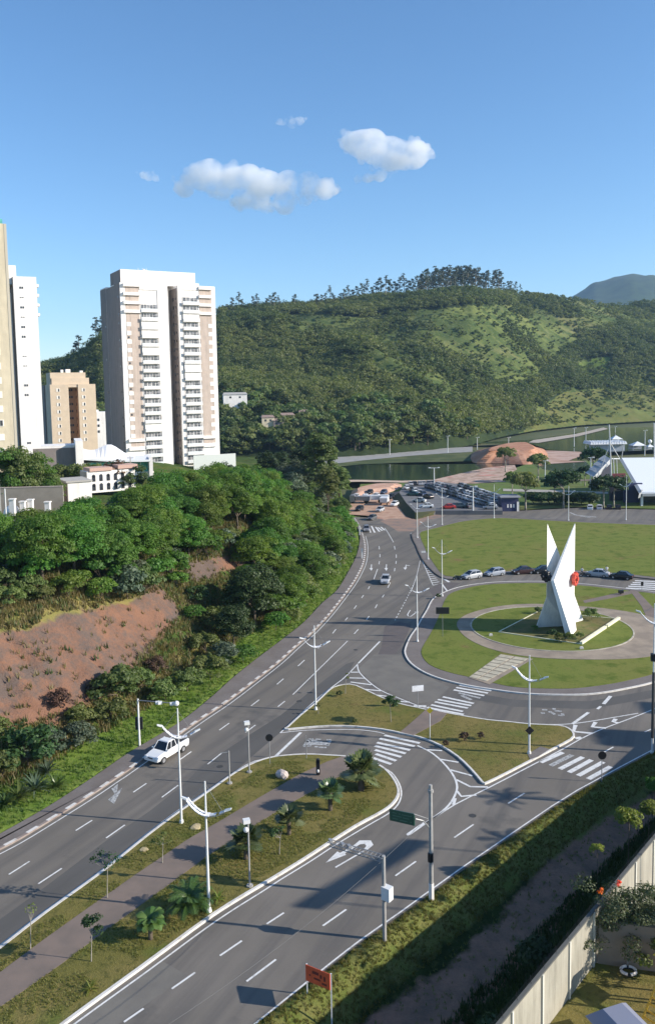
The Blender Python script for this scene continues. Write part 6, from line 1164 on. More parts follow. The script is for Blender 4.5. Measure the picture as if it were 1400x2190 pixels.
def car_proto(kind, L=4.1, W=1.68, H=1.46, pickup=False):
    hw = W / 2; mb = MB()
    if kind == 'sedan': body = [(-L * .5, .38, .78, hw * .86, hw * .8), (-L * .485, .24, .93, hw * .95, hw * .86), (-L * .3, .2, 1.0, hw, hw * .88), (0, .18, .97, hw, hw * .9), (L * .22, .18, .95, hw, hw * .88), (L * .36, .2, .84, hw * .98, hw * .84), (L * .465, .24, .68, hw * .92, hw * .76), (L * .5, .32, .56, hw * .8, hw * .66)]; gh = [(-L * .36, .99), (-L * .22, H), (L * .06, H), (L * .235, .95)]
    elif kind == 'hatch': body = [(-L * .5, .36, .92, hw * .88, hw * .8), (-L * .48, .24, 1.02, hw * .97, hw * .86), (-L * .3, .2, 1.02, hw, hw * .88), (0, .18, .98, hw, hw * .9), (L * .25, .18, .96, hw, hw * .88), (L * .38, .2, .86, hw * .97, hw * .84), (L * .47, .24, .7, hw * .92, hw * .76), (L * .5, .32, .56, hw * .8, hw * .66)]; gh = [(-L * .47, 1.0), (-L * .37, H), (L * .06, H), (L * .255, .96)]
    else: body = [(-L * .5, .5, 1.02, hw * .94, hw * .92), (-L * .49, .36, 1.08, hw, hw * .95), (-L * .16, .34, 1.08, hw, hw * .95), (L * .02, .32, 1.06, hw, hw * .92), (L * .2, .32, 1.04, hw, hw * .9), (L * .34, .34, .98, hw * .98, hw * .86), (L * .475, .38, .86, hw * .94, hw * .8), (L * .5, .46, .74, hw * .86, hw * .74)]; gh = [(-L * .115, 1.06), (-L * .085, H), (L * .1, H), (L * .215, 1.03)]
    vs, fs = loft(body); mb.raw(vs, fs)
    (x0, z0), (x1, z1), (x2, z2), (x3, z3) = gh; wb, wt = hw * .87, hw * .7
    mb.hexa([(x1 - .02, -wt - .01, z1 - .05), (x2 + .02, -wt - .01, z2 - .05), (x2 + .02, wt + .01, z2 - .05), (x1 - .02, wt + .01, z1 - .05)], [(x1 + .05, -wt + .06, z1 + .02), (x2 - .06, -wt + .06, z2 + .02), (x2 - .06, wt - .06, z2 + .02), (x1 + .05, wt - .06, z1 + .02)])
    for s in (-1, 1):
        for (xa, za, xb, zb) in ((x0, z0, x1, z1), ((x0 + x3) / 2, z0, (x1 + x2) / 2, z1), (x3, z3, x2, z2)): mb.tube((xa, s * wb, za - .02), (xb, s * wt, zb), .045, n=4)
        mb.box((x3 - .12, s * (hw + .07), z3 + .08), (.16, .16, .12))
    if kind == 'pickup':   # open cargo bed
        mb2 = MB(); mb2.box((-L * .31, 0, 1.092), (L * .33, W * .8, .02)); bed = mb2.mesh('cargo_bed', mat('bed_liner', (.03, .03, .032), .8))
    bme = fixn(mb.mesh('body', M_body))
    P = dict(body=bme, parts=[])
    def quad(pts): m = MB(); m.face(pts); m.face([tuple(Vector(p) + Vector((0, 0, -.01))) for p in reversed(pts)]); return m
    g = MB(); e = .012
    g.hexa([(x3, -wb, z3), (x3, wb, z3), (x3 - .1, wb, z3), (x3 - .1, -wb, z3)], [(x2, -wt, z2 - .04), (x2, wt, z2 - .04), (x2 - .1, wt, z2 - .04), (x2 - .1, -wt, z2 - .04)]); P['parts'].append(('windshield', fixn(g.mesh('windshield', M_cg)), (0, 0, 0)))
    g = MB(); g.hexa([(x0, -wb, z0), (x0, wb, z0), (x0 + .1, wb, z0), (x0 + .1, -wb, z0)], [(x1, -wt, z1 - .04), (x1, wt, z1 - .04), (x1 + .1, wt, z1 - .04), (x1 + .1, -wt, z1 - .04)]); P['parts'].append(('rear_window', fixn(g.mesh('rear_window', M_cg)), (0, 0, 0)))
    for s in (-1, 1):
        g = MB(); g.hexa([(x0 + .05, s * wb, z0), (x3 - .05, s * wb, z3), (x3 - .1, s * (wb - .08), z3), (x0 + .1, s * (wb - .08), z0)], [(x1 + .03, s * wt, z1 - .04), (x2 - .03, s * wt, z2 - .04), (x2 - .05, s * (wt - .08), z2 - .04), (x1 + .05, s * (wt - .08), z1 - .04)]); P['parts'].append(('side_window', fixn(g.mesh('side_window', M_cg)), (0, 0, 0)))
        zz = .66 if kind != 'pickup' else .82
        g = MB(); g.box((L * .478, s * hw * .68, zz), (.1, .3, .14)); P['parts'].append(('headlight', g.mesh('headlight', M_hl), (0, 0, 0)))
        g = MB(); g.box((-L * .492, s * hw * .78, zz + .1), (.06, .22, .2)); P['parts'].append(('taillight', g.mesh('taillight', M_tl), (0, 0, 0)))
    g = MB(); g.box((L * .497, 0, .62 if kind != 'pickup' else .74), (.04, W * .34, .12)); g.box((L * .49, 0, .38 if kind != 'pickup' else .5), (.05, W * .6, .1)); P['parts'].append(('grille', g.mesh('grille', M_bump), (0, 0, 0)))
    if kind == 'pickup': P['parts'].append(('cargo_bed', bed, (0, 0, 0)))
    P['wheels'] = [(sx * L * .305, s * (hw - .09), .31) for sx in (-1, 1) for s in (-1, 1)]; return P
PC = {'sedan': car_proto('sedan', 4.3), 'hatch': car_proto('hatch', 3.9, 1.68, 1.5), 'pickup': car_proto('pickup', 4.9, 1.78, 1.72)}
M_arch = M_black
def put_car(kind, x, y, z, rz, col, label, group=None, cat='car', s=1.0, name='parked_car', simple=False):
    P = PC[kind]; e = empty(name, (x, y, z), rz, label, cat, group, s); b = obj('body', P['body'], e); b.color = (*col, 1)
    for n_, me, l_ in P['parts']: obj(n_, me, e, l_)
    for w in P['wheels']:
        q = obj('wheel', WM[0], e, w)
        if kind == 'pickup': q.scale = (1.15, 1.1, 1.15)
        if not simple: obj('rim', WM[1], q)
    return e
def carpx(kind, px, py, z, hd_px, col, label, **k):
    """car whose ground centre is at px,py; hd_px: a pixel its nose points to"""
    p = G(px, py, z); q = G(hd_px[0], hd_px[1], z); put_car(kind, p.x, p.y, z, math.atan2(q.y - p.y, q.x - p.x), col, label, **k)
SIL, WHT, BLK, BLU = (.42, .43, .45), (.78, .78, .77), (.012, .012, .015), (.05, .07, .12)
carpx('pickup', 357, 1617, .01, (250, 1680), WHT, 'white crew cab pickup truck driving down the left road', cat='pickup truck', name='pickup_truck')
carpx('sedan', 824, 1246, .01, (808, 1283), SIL, 'silver car driving down the middle lane of the far curve', name='car')
carpx('hatch', 783, 1136, .01, (786, 1160), (.2, .2, .22), 'grey car crossing the far zebra crossing', name='car')
for px, py, hd, c, k, lb in [(1008, 1237, (960, 1244), SIL, 'hatch', 'silver hatchback, leftmost of the cars parked along the field'), (1057, 1231, (1015, 1236), (.3, .33, .38), 'hatch', 'bluish silver car, second from the left along the field'), (1118, 1227, (1070, 1230), (.045, .02, .02), 'sedan', 'dark maroon car parked left of the monument'), (1160, 1226, (1118, 1227), BLK, 'hatch', 'black car half hidden behind the black wheel of the monument'), (1277, 1233, (1230, 1229), SIL, 'sedan', 'silver sedan parked right of the monument'), (1328, 1238, (1280, 1233), BLK, 'sedan', 'black sedan, rightmost of the cars parked along the field')]: carpx(k, px, py, .01, hd, c, lb, group='cars parked along the big field')
for px, c, lb in [(1261, WHT, 'white hatchback seen from behind, left of the pair by the park'), (1281, (.55, .53, .55), 'pale grey hatchback seen from behind, right of the pair by the park'), (1302, BLK, 'black car in the shade under the dark tree'), (1321, (.03, .02, .02), 'dark car at the right end of the row under the trees')]: carpx('hatch', px, 1090, -.28, (px - 1, 1070), c, lb, group='cars by the park')
# car park: rows
cols = [SIL, WHT, BLK, BLU, (.15, .16, .18), (.3, .32, .36), (.03, .03, .035), (.5, .5, .52), (.08, .09, .12), SIL, (.2, .21, .24)]
cnames = ['silver', 'white', 'black', 'dark blue', 'charcoal', 'steel grey', 'black', 'pale grey', 'navy', 'silver', 'mid grey']
def row(a, b, n, face, lb):
    for i in range(n):
        t = (i + rnd.uniform(-.15, .15)) / max(1, n - 1); px = a[0] + (b[0] - a[0]) * t; py = a[1] + (b[1] - a[1]) * t; p = G(px, py, LOTZ); ci = rnd.randrange(len(cols))
        put_car(rnd.choice(['hatch', 'sedan', 'hatch']), p.x, p.y, LOTZ + .01, face + rnd.uniform(-.06, .06), cols[ci], f'{cnames[ci]} {lb}, number {i + 1} from left', 'cars packed in the car park', simple=True)
row((985, 1041), (1064, 1067), 13, R(100), 'car in the farthest packed row'); row((936, 1039), (1058, 1076), 17, R(100), 'car in the second packed row'); row((915, 1044), (1052, 1086), 19, R(-80), 'car in the nearest packed row'); row((878, 1038), (925, 1036), 6, R(90), 'car at the far left of the car park'); row((872, 1047), (905, 1060), 5, R(-85), 'car by the left bank of the car park')
for px, py, c, f, lb in [(911, 1086, WHT, R(175), 'white car at the front left of the car park'), (958, 1088, (.45, .03, .025), R(178), 'red car at the front of the car park'), (896, 1074, (.5, .52, .5), R(150), 'pale car nearest the bank of the car park'), (915, 1066, BLK, R(120), 'black car standing alone in the lane of the car park'), (882, 1060, (.02, .09, .08), R(160), 'teal green car at the left corner of the car park'), (980, 1086, (.05, .08, .09), R(175), 'dark green car right of the red one'), (1003, 1086, (.2, .2, .2), R(95), 'grey car in front of the kiosk, left of two'), (1048, 1089, (.25, .26, .28), R(175), 'grey car right against the kiosk')]: p = G(px, py, LOTZ); put_car('sedan', p.x, p.y, LOTZ + .01, f, c, lb, 'cars at the front of the car park', simple=True)
# works lorries at the road's end
def lorry(px, py, rz, c, lb):
    e = empty('lorry', G(px, py, -.08), rz, lb, 'lorry'); mb = MB(); mb.box((2.6, 0, 1.5), (1.7, 2.2, 1.9)); mb.box((2.5, 0, 2.5), (1.3, 2.0, .3)); mb.build('cab', mat('lorry_' + c, {'white': (.75, .75, .75), 'grey': (.25, .25, .27)}[c], .4), e); mb = MB(); mb.box((3.46, 0, 1.9), (.04, 1.9, .8)); mb.build('windshield', M_cg, e)
    mb = MB(); mb.hexa([(-3, -1.1, .9), (1.5, -1.1, .9), (1.5, 1.1, .9), (-3, 1.1, .9)], [(-3.2, -1.25, 2.3), (1.6, -1.25, 2.3), (1.6, 1.25, 2.3), (-3.2, 1.25, 2.3)]); mb.build('bed', MATS['lorry_' + c], e)
    for x in (-2, 2.5):
        for s in (-1, 1): q = obj('wheel', WM[0], e, (x, s * .95, .48)); q.scale = (1.55, 1.4, 1.55)
lorry(771, 1076, R(170), 'grey', 'grey works lorry standing left on the dirt road'); lorry(798, 1074, R(175), 'white', 'white works lorry in the middle of the dirt road')
for px_c, py_c, c_c, l_c in [(803, 1064, WHT, 'white car waiting behind the lorries on the dirt road'), (835, 1066, BLK, 'black car at the foot of the car park bank'), (780, 1066, SIL, 'silver car behind the grey lorry'), (768, 1092, BLK, 'dark car left of the works road near the wood'), (760, 1066, WHT, 'white car at the left end of the works vehicles'), (812, 1094, SIL, 'silver car leaving the works road toward the zebra crossing'), (843, 1082, WHT, 'white car under the car park bank'), (790, 1056, BLK, 'black car behind the works vehicles'), (820, 1056, BLU, 'dark blue car behind the white lorry'), (795, 1112, (.1, .1, .1), 'charcoal car just beyond the far zebra crossing')]: carpx('hatch', px_c, py_c, -.08, (px_c - 8, py_c + 3), c_c, l_c)
lorry(822, 1078, R(80), 'white', 'white works lorry facing the camera right on the dirt road')
# one slack overhead cable down the near road
mb = MB(); ca0 = Vector((p.x, p.y, 0)); ca0 = Vector((G(922, 1925).x, G(922, 1925).y, 6.3)); ca1 = at(250, 2262, 38.0); mb.path([ca0.lerp(ca1, k / 24) - Vector((0, 0, .9 * 4 * (k / 24) * (1 - k / 24))) for k in range(25)], .012, 5)
tag(mb.build('overhead_cable', mat('cable_grey', (.12, .12, .12), .7)), 'thin grey cable slung from the concrete sign post down along the near road', 'cable')
e = empty('utility_pole', (ca1.x, ca1.y, 0), 0, 'pole beyond the bottom edge of the picture holding the cable', 'pole'); mb = MB(); mb.tube((0, 0, 0), (0, 0, ca1.z + .3), .15, .12); mb.build('pole', M_conc, e); mb = MB(); mb.box((0, 0, ca1.z), (1.2, .1, .1)); mb.build('crossarm', M_conc, e)
# ---- people beside the parked cars
def person(px, py, rz, shirt, trousers, lb, z=.17, arm=.25):
    g = MB; p = G(px, py, z); e = empty('person', p, rz, lb, 'person')
    J = {'pel': (0, 0, .95), 'l_hip': (.1, 0, .92), 'l_kn': (.12, .04, .5), 'l_an': (.13, 0, .09), 'l_toe': (.14, .15, .04), 'r_hip': (-.1, 0, .92), 'r_kn': (-.12, .02, .5), 'r_an': (-.14, -.04, .09), 'r_toe': (-.15, .11, .04), 'ch': (0, 0, 1.25), 'nk': (0, 0, 1.5), 'hd': (0, .02, 1.62), 'top': (0, .01, 1.74), 'l_sh': (.19, 0, 1.42), 'l_el': (.26, .04, 1.14), 'l_wr': (.24, .04 + arm, .95), 'l_ha': (.23, .09 + arm, .88), 'r_sh': (-.19, 0, 1.42), 'r_el': (-.27, 0, 1.14), 'r_wr': (-.28, .1, .9), 'r_ha': (-.28, .13, .82)}
    E_ = [('pel', 'l_hip'), ('l_hip', 'l_kn'), ('l_kn', 'l_an'), ('l_an', 'l_toe'), ('pel', 'r_hip'), ('r_hip', 'r_kn'), ('r_kn', 'r_an'), ('r_an', 'r_toe'), ('pel', 'ch'), ('ch', 'nk'), ('nk', 'hd'), ('hd', 'top'), ('ch', 'l_sh'), ('l_sh', 'l_el'), ('l_el', 'l_wr'), ('l_wr', 'l_ha'), ('ch', 'r_sh'), ('r_sh', 'r_el'), ('r_el', 'r_wr'), ('r_wr', 'r_ha')]
    Rr = dict(pel=.14, l_hip=.1, r_hip=.1, l_kn=.065, r_kn=.065, l_an=.045, r_an=.045, l_toe=.04, r_toe=.04, ch=.15, nk=.06, hd=.095, top=.07, l_sh=.07, r_sh=.07, l_el=.045, r_el=.045, l_wr=.032, r_wr=.032, l_ha=.035, r_ha=.035)
    ks = list(J); me = bpy.data.meshes.new('body'); me.from_pydata([J[k] for k in ks], [(ks.index(a), ks.index(b)) for a, b in E_], []); o_ = obj('body', me, None); md = o_.modifiers.new('skin', 'SKIN'); sv = me.skin_vertices[0].data
    for i, k in enumerate(ks): sv[i].radius = (Rr[k], Rr[k])
    sv[0].use_root = True; ss = o_.modifiers.new('sub', 'SUBSURF'); ss.levels = 1; ss.render_levels = 1
    dg = bpy.context.evaluated_depsgraph_get(); m2 = bpy.data.meshes.new_from_object(o_.evaluated_get(dg)); bpy.data.objects.remove(o_)
    skin = mat('skin', (.45, .27, .18), .6); m2.materials.clear(); [m2.materials.append(x) for x in (skin, shirt, trousers)]
    for f in m2.polygons: c = f.center; f.material_index = 2 if c.z < .98 and abs(c.x) < .22 and c.z > .08 else (1 if c.z < 1.47 and (c.z > 1.15 or abs(c.x) < .19) and c.z > .9 else 0)
    obj('body', m2, e); mb = MB(); mb.ball((0, 0, 1.7), .105, sz=.9); mb.build('hair', M_black, e)
person(1244, 1232, R(150), mat('shirt_white', (.75, .75, .73), .8), mat('trousers_dark', (.03, .03, .04), .8), 'person in a white shirt standing beside the motorcycle right of the monument'); person(1297, 1229, R(170), MATS['shirt_white'], mat('trousers_pale', (.5, .48, .45), .8), 'person in pale clothes standing behind the silver sedan')
def moto(px, py, rz, lb):
    e = empty('motorcycle', G(px, py, .01), rz, lb, 'motorcycle')
    for x in (-.65, .65): mb = MB(); mb.tube((x, -.06, .3), (x, .06, .3), .3, n=14); w = mb.build('wheel', M_tyre, e); mb = MB(); mb.tube((x, -.07, .3), (x, .07, .3), .16, n=10); mb.build('rim', M_rim, w)
    mb = MB(); mb.box((0, 0, .45), (.5, .22, .3)); mb.box((.1, 0, .78), (.5, .24, .2)); mb.tube((.65, 0, .3), (.42, 0, .95), .04); mb.tube((-.65, 0, .3), (-.2, 0, .6), .04); mb.build('frame', M_black, e); mb = MB(); mb.box((-.4, 0, .8), (.6, .24, .1)); mb.build('seat', M_tyre, e); mb = MB(); mb.tube((.42, -.35, 1.0), (.42, .35, 1.0), .02); mb.ball((.55, 0, .85), .09); mb.build('handlebar', M_grey, e)
moto(1249, 1234, R(175), 'dark motorcycle parked right of the monument'); moto(978, 1241, R(170), 'dark motorcycle left of the silver hatchback'); 
# ================================================================== MEDIAN PLANTS
def frond_mesh(seed, n, L, droop, leaf, lm, z=0.0, up=(0.15, 1.3), wleaf=.05, seg=9, fan=False):
    g = random.Random(seed); V = []; Fq = []; A = []
    for i in range(n):
        a = 2 * math.pi * i / n * 2.4 + g.uniform(-.2, .2); el = up[0] + (up[1] - up[0]) * ((i + .5) / n) ** .8 + g.uniform(-.1, .1); l = L * g.uniform(.8, 1.1); c = g.random(); p = Vector((0, 0, z)); side = Vector((-math.sin(a), math.cos(a), 0)); e = el
        if fan:   # broad costapalmate blade on a stalk
            st = l * .5; d = Vector((math.cos(a) * math.cos(e), math.sin(a) * math.cos(e), math.sin(e))); q = p + d * st; b = len(V); V += [p - side * .03, p + side * .03, q + side * .03, q - side * .03]; A += [(c,) * 3] * 4; Fq.append((b, b + 1, b + 2, b + 3))
            nrm = side.cross(d).normalized(); k = 11
            for j in range(k):
                t = (j / (k - 1) - .5) * 3.6; dj = d * math.cos(t) + side * math.sin(t); tip = q + dj * l * .55 * (1 - .25 * abs(t) / 1.8) - Vector((0, 0, droop * .25 * l)) + nrm * .02; wv = (side * math.cos(t) - d * math.sin(t)) * l * .075; b = len(V); cc = min(1, max(0, c + g.uniform(-.2, .2)))
                mid = q.lerp(tip, .55) + nrm * .03 * l; V += [q - wv * .2, q + wv * .2, mid + wv, mid - wv, tip + wv * .15, tip - wv * .15]; A += [(cc,) * 3] * 6; Fq += [(b, b + 1, b + 2, b + 3), (b + 3, b + 2, b + 4, b + 5)]
            continue
        pts = [p]
        for k in range(seg): p = p + Vector((math.cos(a) * math.cos(e), math.sin(a) * math.cos(e), math.sin(e))) * l / seg; e -= droop * 1.6 / seg * (0.5 + k / seg); pts.append(p)
        for k in range(1, seg):
            d = (pts[k + 1] - pts[k - 1]).normalized(); 
            for sub in (0, .5):
                q = pts[k].lerp(pts[k + 1], sub); ll = leaf * math.sin(math.pi * min(1, (k + sub + .7) / (seg + 1))) ** .6
                for s in (-1, 1): tip = q + side * s * ll * .85 + d * ll * .45 - Vector((0, 0, ll * .35)); b = len(V); V += [q - d * wleaf, q + d * wleaf, tip + d * wleaf * .3, tip - d * wleaf * .3]; A += [(c,) * 3] * 4; Fq.append((b, b + 1, b + 2, b + 3))
        for k in range(seg): b = len(V); V += [pts[k] - side * .025, pts[k] + side * .025, pts[k + 1] + side * .02, pts[k + 1] - side * .02]; A += [(c,) * 3] * 4; Fq.append((b, b + 1, b + 2, b + 3))
    return np_mesh('fronds', np.array([tuple(v) for v in V]), np.array(Fq), lm, {'leafvar': np.array(A)})
def palm(px, py, tpx, lb, fan=True, trunk_h=1.0, L=1.5, n=22, seed=1, lm=None, r=.16, z=.14, droop=.5, up=(-.3, 1.3)):
    p = G(px, py, z); H = at(px, tpx, p.y).z - p.z; e = empty('palm', p, 0, lb, 'palm'); th = H * trunk_h; mb = MB(); mb.tube((0, 0, -.05), (0, 0, th), r * 1.15, r, 9)
    for k in range(int(th / .12)): mb.tube((0, 0, .12 * k), (0, 0, .12 * k + .05), r * 1.2, r * 1.05, 9, cap=False)
    mb.build('trunk', M_bark, e); obj('fronds', frond_mesh(seed, n, L, droop, .5, lm or LM_palm, th, up, fan=fan), e); return e
M_fan = leafmat('fan_palm_leaf', (.065, .105, .04), (.15, .19, .08), .2, .3)
palm(772, 1690, 1590, 'largest fan palm by the zebra crossing on the median tip', trunk_h=.42, L=2.0, n=80, seed=3, lm=M_fan, r=.26, droop=.5, up=(-.75, 1.4))
palm(706, 1733, 1664, 'fan palm second from the zebra crossing', trunk_h=.55, L=1.35, n=34, seed=4, lm=M_fan, r=.17, up=(-.6, 1.3)); palm(618, 1785, 1720, 'small fan palm in the middle of the median row', trunk_h=.5, L=1.35, n=28, seed=5, lm=M_fan, r=.15, up=(-.3, 1.25)); palm(526, 1838, 1765, 'fan palm behind the camera post on the median', trunk_h=.52, L=1.55, n=36, seed=6, lm=M_fan, r=.15, up=(-.5, 1.3))
palm(405, 1950, 1866, 'bushy feather palm without visible trunk left of the lamp post', fan=False, trunk_h=.22, L=1.95, n=40, seed=7, r=.2, droop=1.1, up=(.1, 1.4)); palm(322, 2009, 1940, 'feather palm with a short dark trunk in the lower median', fan=False, trunk_h=.55, L=1.15, n=20, seed=8, r=.13, droop=1.0, up=(.0, 1.2))
def sapling(px, py, tpy, lb, w=.7, lm=None, n=7, per=40, z=.14, ls=.16, lean=.1, seed=None):
    g = np.random.default_rng(seed or int(px)); p = G(px, py, z); H = at(px, tpy, p.y).z - p.z; cl = crown_clumps(g, w, H * .42, H * .6, n, w * .42); Vv, Ff, A = cloud_leaves(cl, per, ls, g, .6); e = empty('sapling', p, 0, lb, 'young tree'); mb = MB(); limbs(mb, g, H * .62, .035, cl, n, lean); mb.build('trunk', M_barkp, e); obj('crown', np_mesh('crown', Vv, Ff, lm or LM_olive, {'leafvar': A}), e)
sapling(195, 2057, 1966, 'slim sapling with a round dark crown in the lower median', .75, LM_dark, 10, 60); sapling(229, 1921, 1826, 'leaning sapling with two leaf tufts by the left kerb', .95, LM_dark, 5, 45); sapling(347, 1846, 1784, 'thin sapling below the flat stone', .65, LM_olive, 6, 26); sapling(597, 1828, 1772, 'thin sapling right of the middle fan palm', .75, LM_dark, 7, 30); sapling(836, 1544, 1492, 'young tree with a dense dark crown on the triangular island', .85, LM_dark, 16, 90, lean=-.1); sapling(65, 2030, 1935, 'faint bare sapling near the left picture edge', .6, LM_olive, 4, 10); sapling(738, 1484, 1440, 'tiny sapling at the top of the triangular island', .45, LM_olive, 4, 24); sapling(680, 1527, 1505, 'very small plant below the lamp post of the triangular island', .3, LM_dark, 3, 14)
for px, py, s, k, lb in [(725, 1489, .25, 4, 'low dark plant on the triangular island'), (760, 1549, .22, 1, 'small tuft by the kerb of the triangular island'), (992, 1584, .33, 5, 'dark weedy plant left of two on the grassy island'), (1028, 1580, .26, 5, 'dark weedy plant right of two on the grassy island'), (953, 1596, .22, 5, 'dark tuft by the kerb of the grassy island'), (937, 1279, .3, 4, 'dark tuft at the foot of the lamp post by the roundabout')]: plant(SH[k], G(px, py, .16), s, None, lb, 'shrub', None, 'weed_clump')
for px, py, s, lb in [(193, 2118, .62, 'yellowish small palm like plant below the round sapling'), (466, 1925, .7, 'yellow green spiky plant right of the lamp post')]: e = empty('yellow_plant', G(px, py, .14), 1, lb, 'plant', None, s); obj('leaves', rosette(9, 26, 1.3, .14, LM_yel, .6, .5), e); mb = MB(); mb.tube((0, 0, 0), (0, 0, .3), .05); mb.build('stem', M_barkp, e)
# short grass blades give the lawns a nap
def lawn_blades(name, poly, n, size, lm, z, lb, seed):
    P = np.array([tuple(p) for p in poly]); g = np.random.default_rng(seed); pts = g.uniform(P.min(0), P.max(0), (n * 4, 2)); k = inpoly(pts[:, 0], pts[:, 1], [tuple(p) for p in P]); pts = pts[k & ~inpoly(pts[:, 0], pts[:, 1], [tuple(p) for p in PATHP])][:n]; nn = vn.fbm(pts[:, 0] / 2.0, pts[:, 1] / 2.0, 3); pts = pts[nn > -.12]
    tag(tufts(name, np.column_stack([pts, np.full(len(pts), z)]), size, lm, 5, seed), lb, 'grass')
M_bl = leafmat('lawn_blades', (.13, .14, .035), (.22, .2, .065), .35)
PATHP = GL([(-100, 2180), (0, 2085), (100, 2010), (195, 1942), (290, 1875), (400, 1800), (470, 1760), (560, 1706), (640, 1660), (700, 1632), (735, 1620), (760, 1638), (720, 1668), (620, 1722), (530, 1778), (440, 1838), (340, 1912), (240, 1985), (130, 2068), (0, 2160), (-80, 2230)])
lawn_blades('lawn_grass', GL([(-20, 2060), (230, 1872), (400, 1740), (590, 1632), (740, 1632), (835, 1690), (760, 1758), (560, 1880), (300, 2055), (135, 2170), (0, 2260)]), 16000, .1, M_bl, .145, 'short olive grass of the palm median', 31)
# ================================================================== RIGHT HAND STRIP, WALL, PLAYGROUND
RVl = RV; PZ = 2.0
w0, w1 = Vector((11.39, 42.3)), Vector((14.87, 46.44)); wd = (w1 - w0).normalized(); wn_ = Vector((-wd.y, wd.x))
WA = w0 - wd * 16; WB = w0 + wd * 75
# strip of rough ground between the road and the wall, sunk to lengthen the wall's shadow, then rising
xs = np.linspace(0, 1, 60); nL = 220; V = []; pts_r = []
Ld = [0]
for i in range(1, len(RV)): Ld.append(Ld[-1] + (RV[i] - RV[i - 1]).length)
def RVat(s): i = max(1, min(len(Ld) - 1, int(np.searchsorted(Ld, s)))); return RV[i - 1].lerp(RV[i], (s - Ld[i - 1]) / (Ld[i] - Ld[i - 1]))
g = np.random.default_rng(4); cover = []
for j in range(nL):
    a = RVat(Ld[-1] * j / (nL - 1)); s = (a - WA).dot(wd); b = WA + wd * s; b = b - wn_ * 0.0
    for t in xs:
        p = a.lerp(b, t); d = (p - a).length; z = -.02 + .1 * sm(d, 0, .6) - 1.7 * sm(d, .5, 3.6) + .25 * float(vn(np.array(p.x / 1.7), np.array(p.y / 1.7))) * sm(d, .5, 2) + 2.5 * sm(t, .5, 1.0) - .3 * math.exp(-((t - .5) / .15) ** 2)
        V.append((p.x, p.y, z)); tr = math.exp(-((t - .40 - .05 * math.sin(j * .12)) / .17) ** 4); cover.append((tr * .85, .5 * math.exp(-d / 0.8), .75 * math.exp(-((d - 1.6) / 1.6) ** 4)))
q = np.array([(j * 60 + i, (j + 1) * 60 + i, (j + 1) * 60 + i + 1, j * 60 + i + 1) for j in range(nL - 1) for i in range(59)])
me = np_mesh('rough_strip', V, q[:, ::-1], ramp_mat('strip_ground', [(0.035, 0.055, 0.013), ((0.02, 0.034, 0.009), 0.5, 0.4, 0.65, Z3, 0), ((0.1, 0.11, 0.035), 1.2, 0.55, 0.75, Z3, 0)], 1.0, 0.8, 4, 0.1, vcol=(0.8, ((0.36, 0.2, 0.135), (0.22, 0.14, 0.1)), ((0.3, 0.2, 0.12), (0.16, 0.12, 0.07)), ((0.14, 0.17, 0.04), (0.19, 0.18, 0.06)))), {'cover': cover})  # grass base darkened to deepen the shade, lighter along the verge
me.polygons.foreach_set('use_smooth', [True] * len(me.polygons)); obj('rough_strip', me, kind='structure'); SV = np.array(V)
VV = SV.reshape(nL, 60, 3)
def strip_pts(n, t0, t1, seed, j1=nL):
    g = np.random.default_rng(seed); a = g.random(n) * (j1 - 2); b = (t0 + (t1 - t0) * g.random(n)) * 58; ia = a.astype(int); ib = b.astype(int); fa = (a - ia)[:, None]; fb = (b - ib)[:, None]
    return VV[ia, ib] * (1 - fa) * (1 - fb) + VV[ia + 1, ib] * fa * (1 - fb) + VV[ia, ib + 1] * (1 - fa) * fb + VV[ia + 1, ib + 1] * fa * fb
tag(tufts('verge_weeds', strip_pts(5500, .015, .24, 1, 130), .16, leafmat('verge_blades', (.15, .18, .035), (.25, .24, .07), .4), 8, 41), 'sunlit tall weeds along the right edge of the road', 'grass')
tag(tufts('strip_weeds', strip_pts(9000, .5, .98, 2, 190), .35, leafmat('shade_darkened_blades', (0.025, 0.05, 0.012), (0.06, 0.09, 0.022), 0.3), 7, 43), 'rough grass coloured dark for the shade of the wall', 'grass')  # blades coloured darker to deepen the wall's shade
tag(tufts('track_weeds', strip_pts(1100, .26, .5, 3, 190), .16, M_tuftd, 6, 44), 'thin weeds on the earth track', 'grass')
# wall with pilasters
mb = MB(); zt = 5.35
e = empty('boundary_wall', (WA.x, WA.y, 0), math.atan2(wd.y, wd.x), 'long pale concrete panel wall with white pilasters between the rough strip and the playground', 'wall'); LW_ = (WB - WA).length
M_wallp = stain(mat('wall_panel', (.36, .335, .27), .9, .1, .35), .5, .3); mb.box((LW_ / 2, 0, zt / 2 + .3), (LW_, .14, zt - .6)); mb.build('panels', M_wallp, e)
for k in range(22):
    x = 16 + 3.35 * (k - 4) - 1.1; mb = MB(); mb.box((x, -.08, zt / 2 + .35), (.14, .16, zt - .7)); mb.build('pilaster', mat('pilaster_pale', (.6, .58, .5), .85), e)
mb = MB(); mb.box((LW_ / 2, 0, zt + .03), (LW_, .22, .1)); mb.build('coping', mat('coping_dark', (.1, .1, .09), .9), e)
mb = MB()
for k in range(int(LW_ / 1.5)): mb.tube((k * 1.5 + .3, 0, zt + .05), (k * 1.5 + .3, .08, zt + .5), .012, n=4)
for z in (.2, .32, .45): mb.tube((0, .03, zt + z), (LW_, .03, zt + z), .006, n=3)
mb.build('wire_fence', M_black, e)
cr = G(1272, 2059, PZ); ce = G(1420, 2080, PZ); s_ = (Vector(cr.xy) - WA).dot(wd); cA_ = WA + wd * s_; dd_ = (Vector(ce.xy) - cA_).normalized()
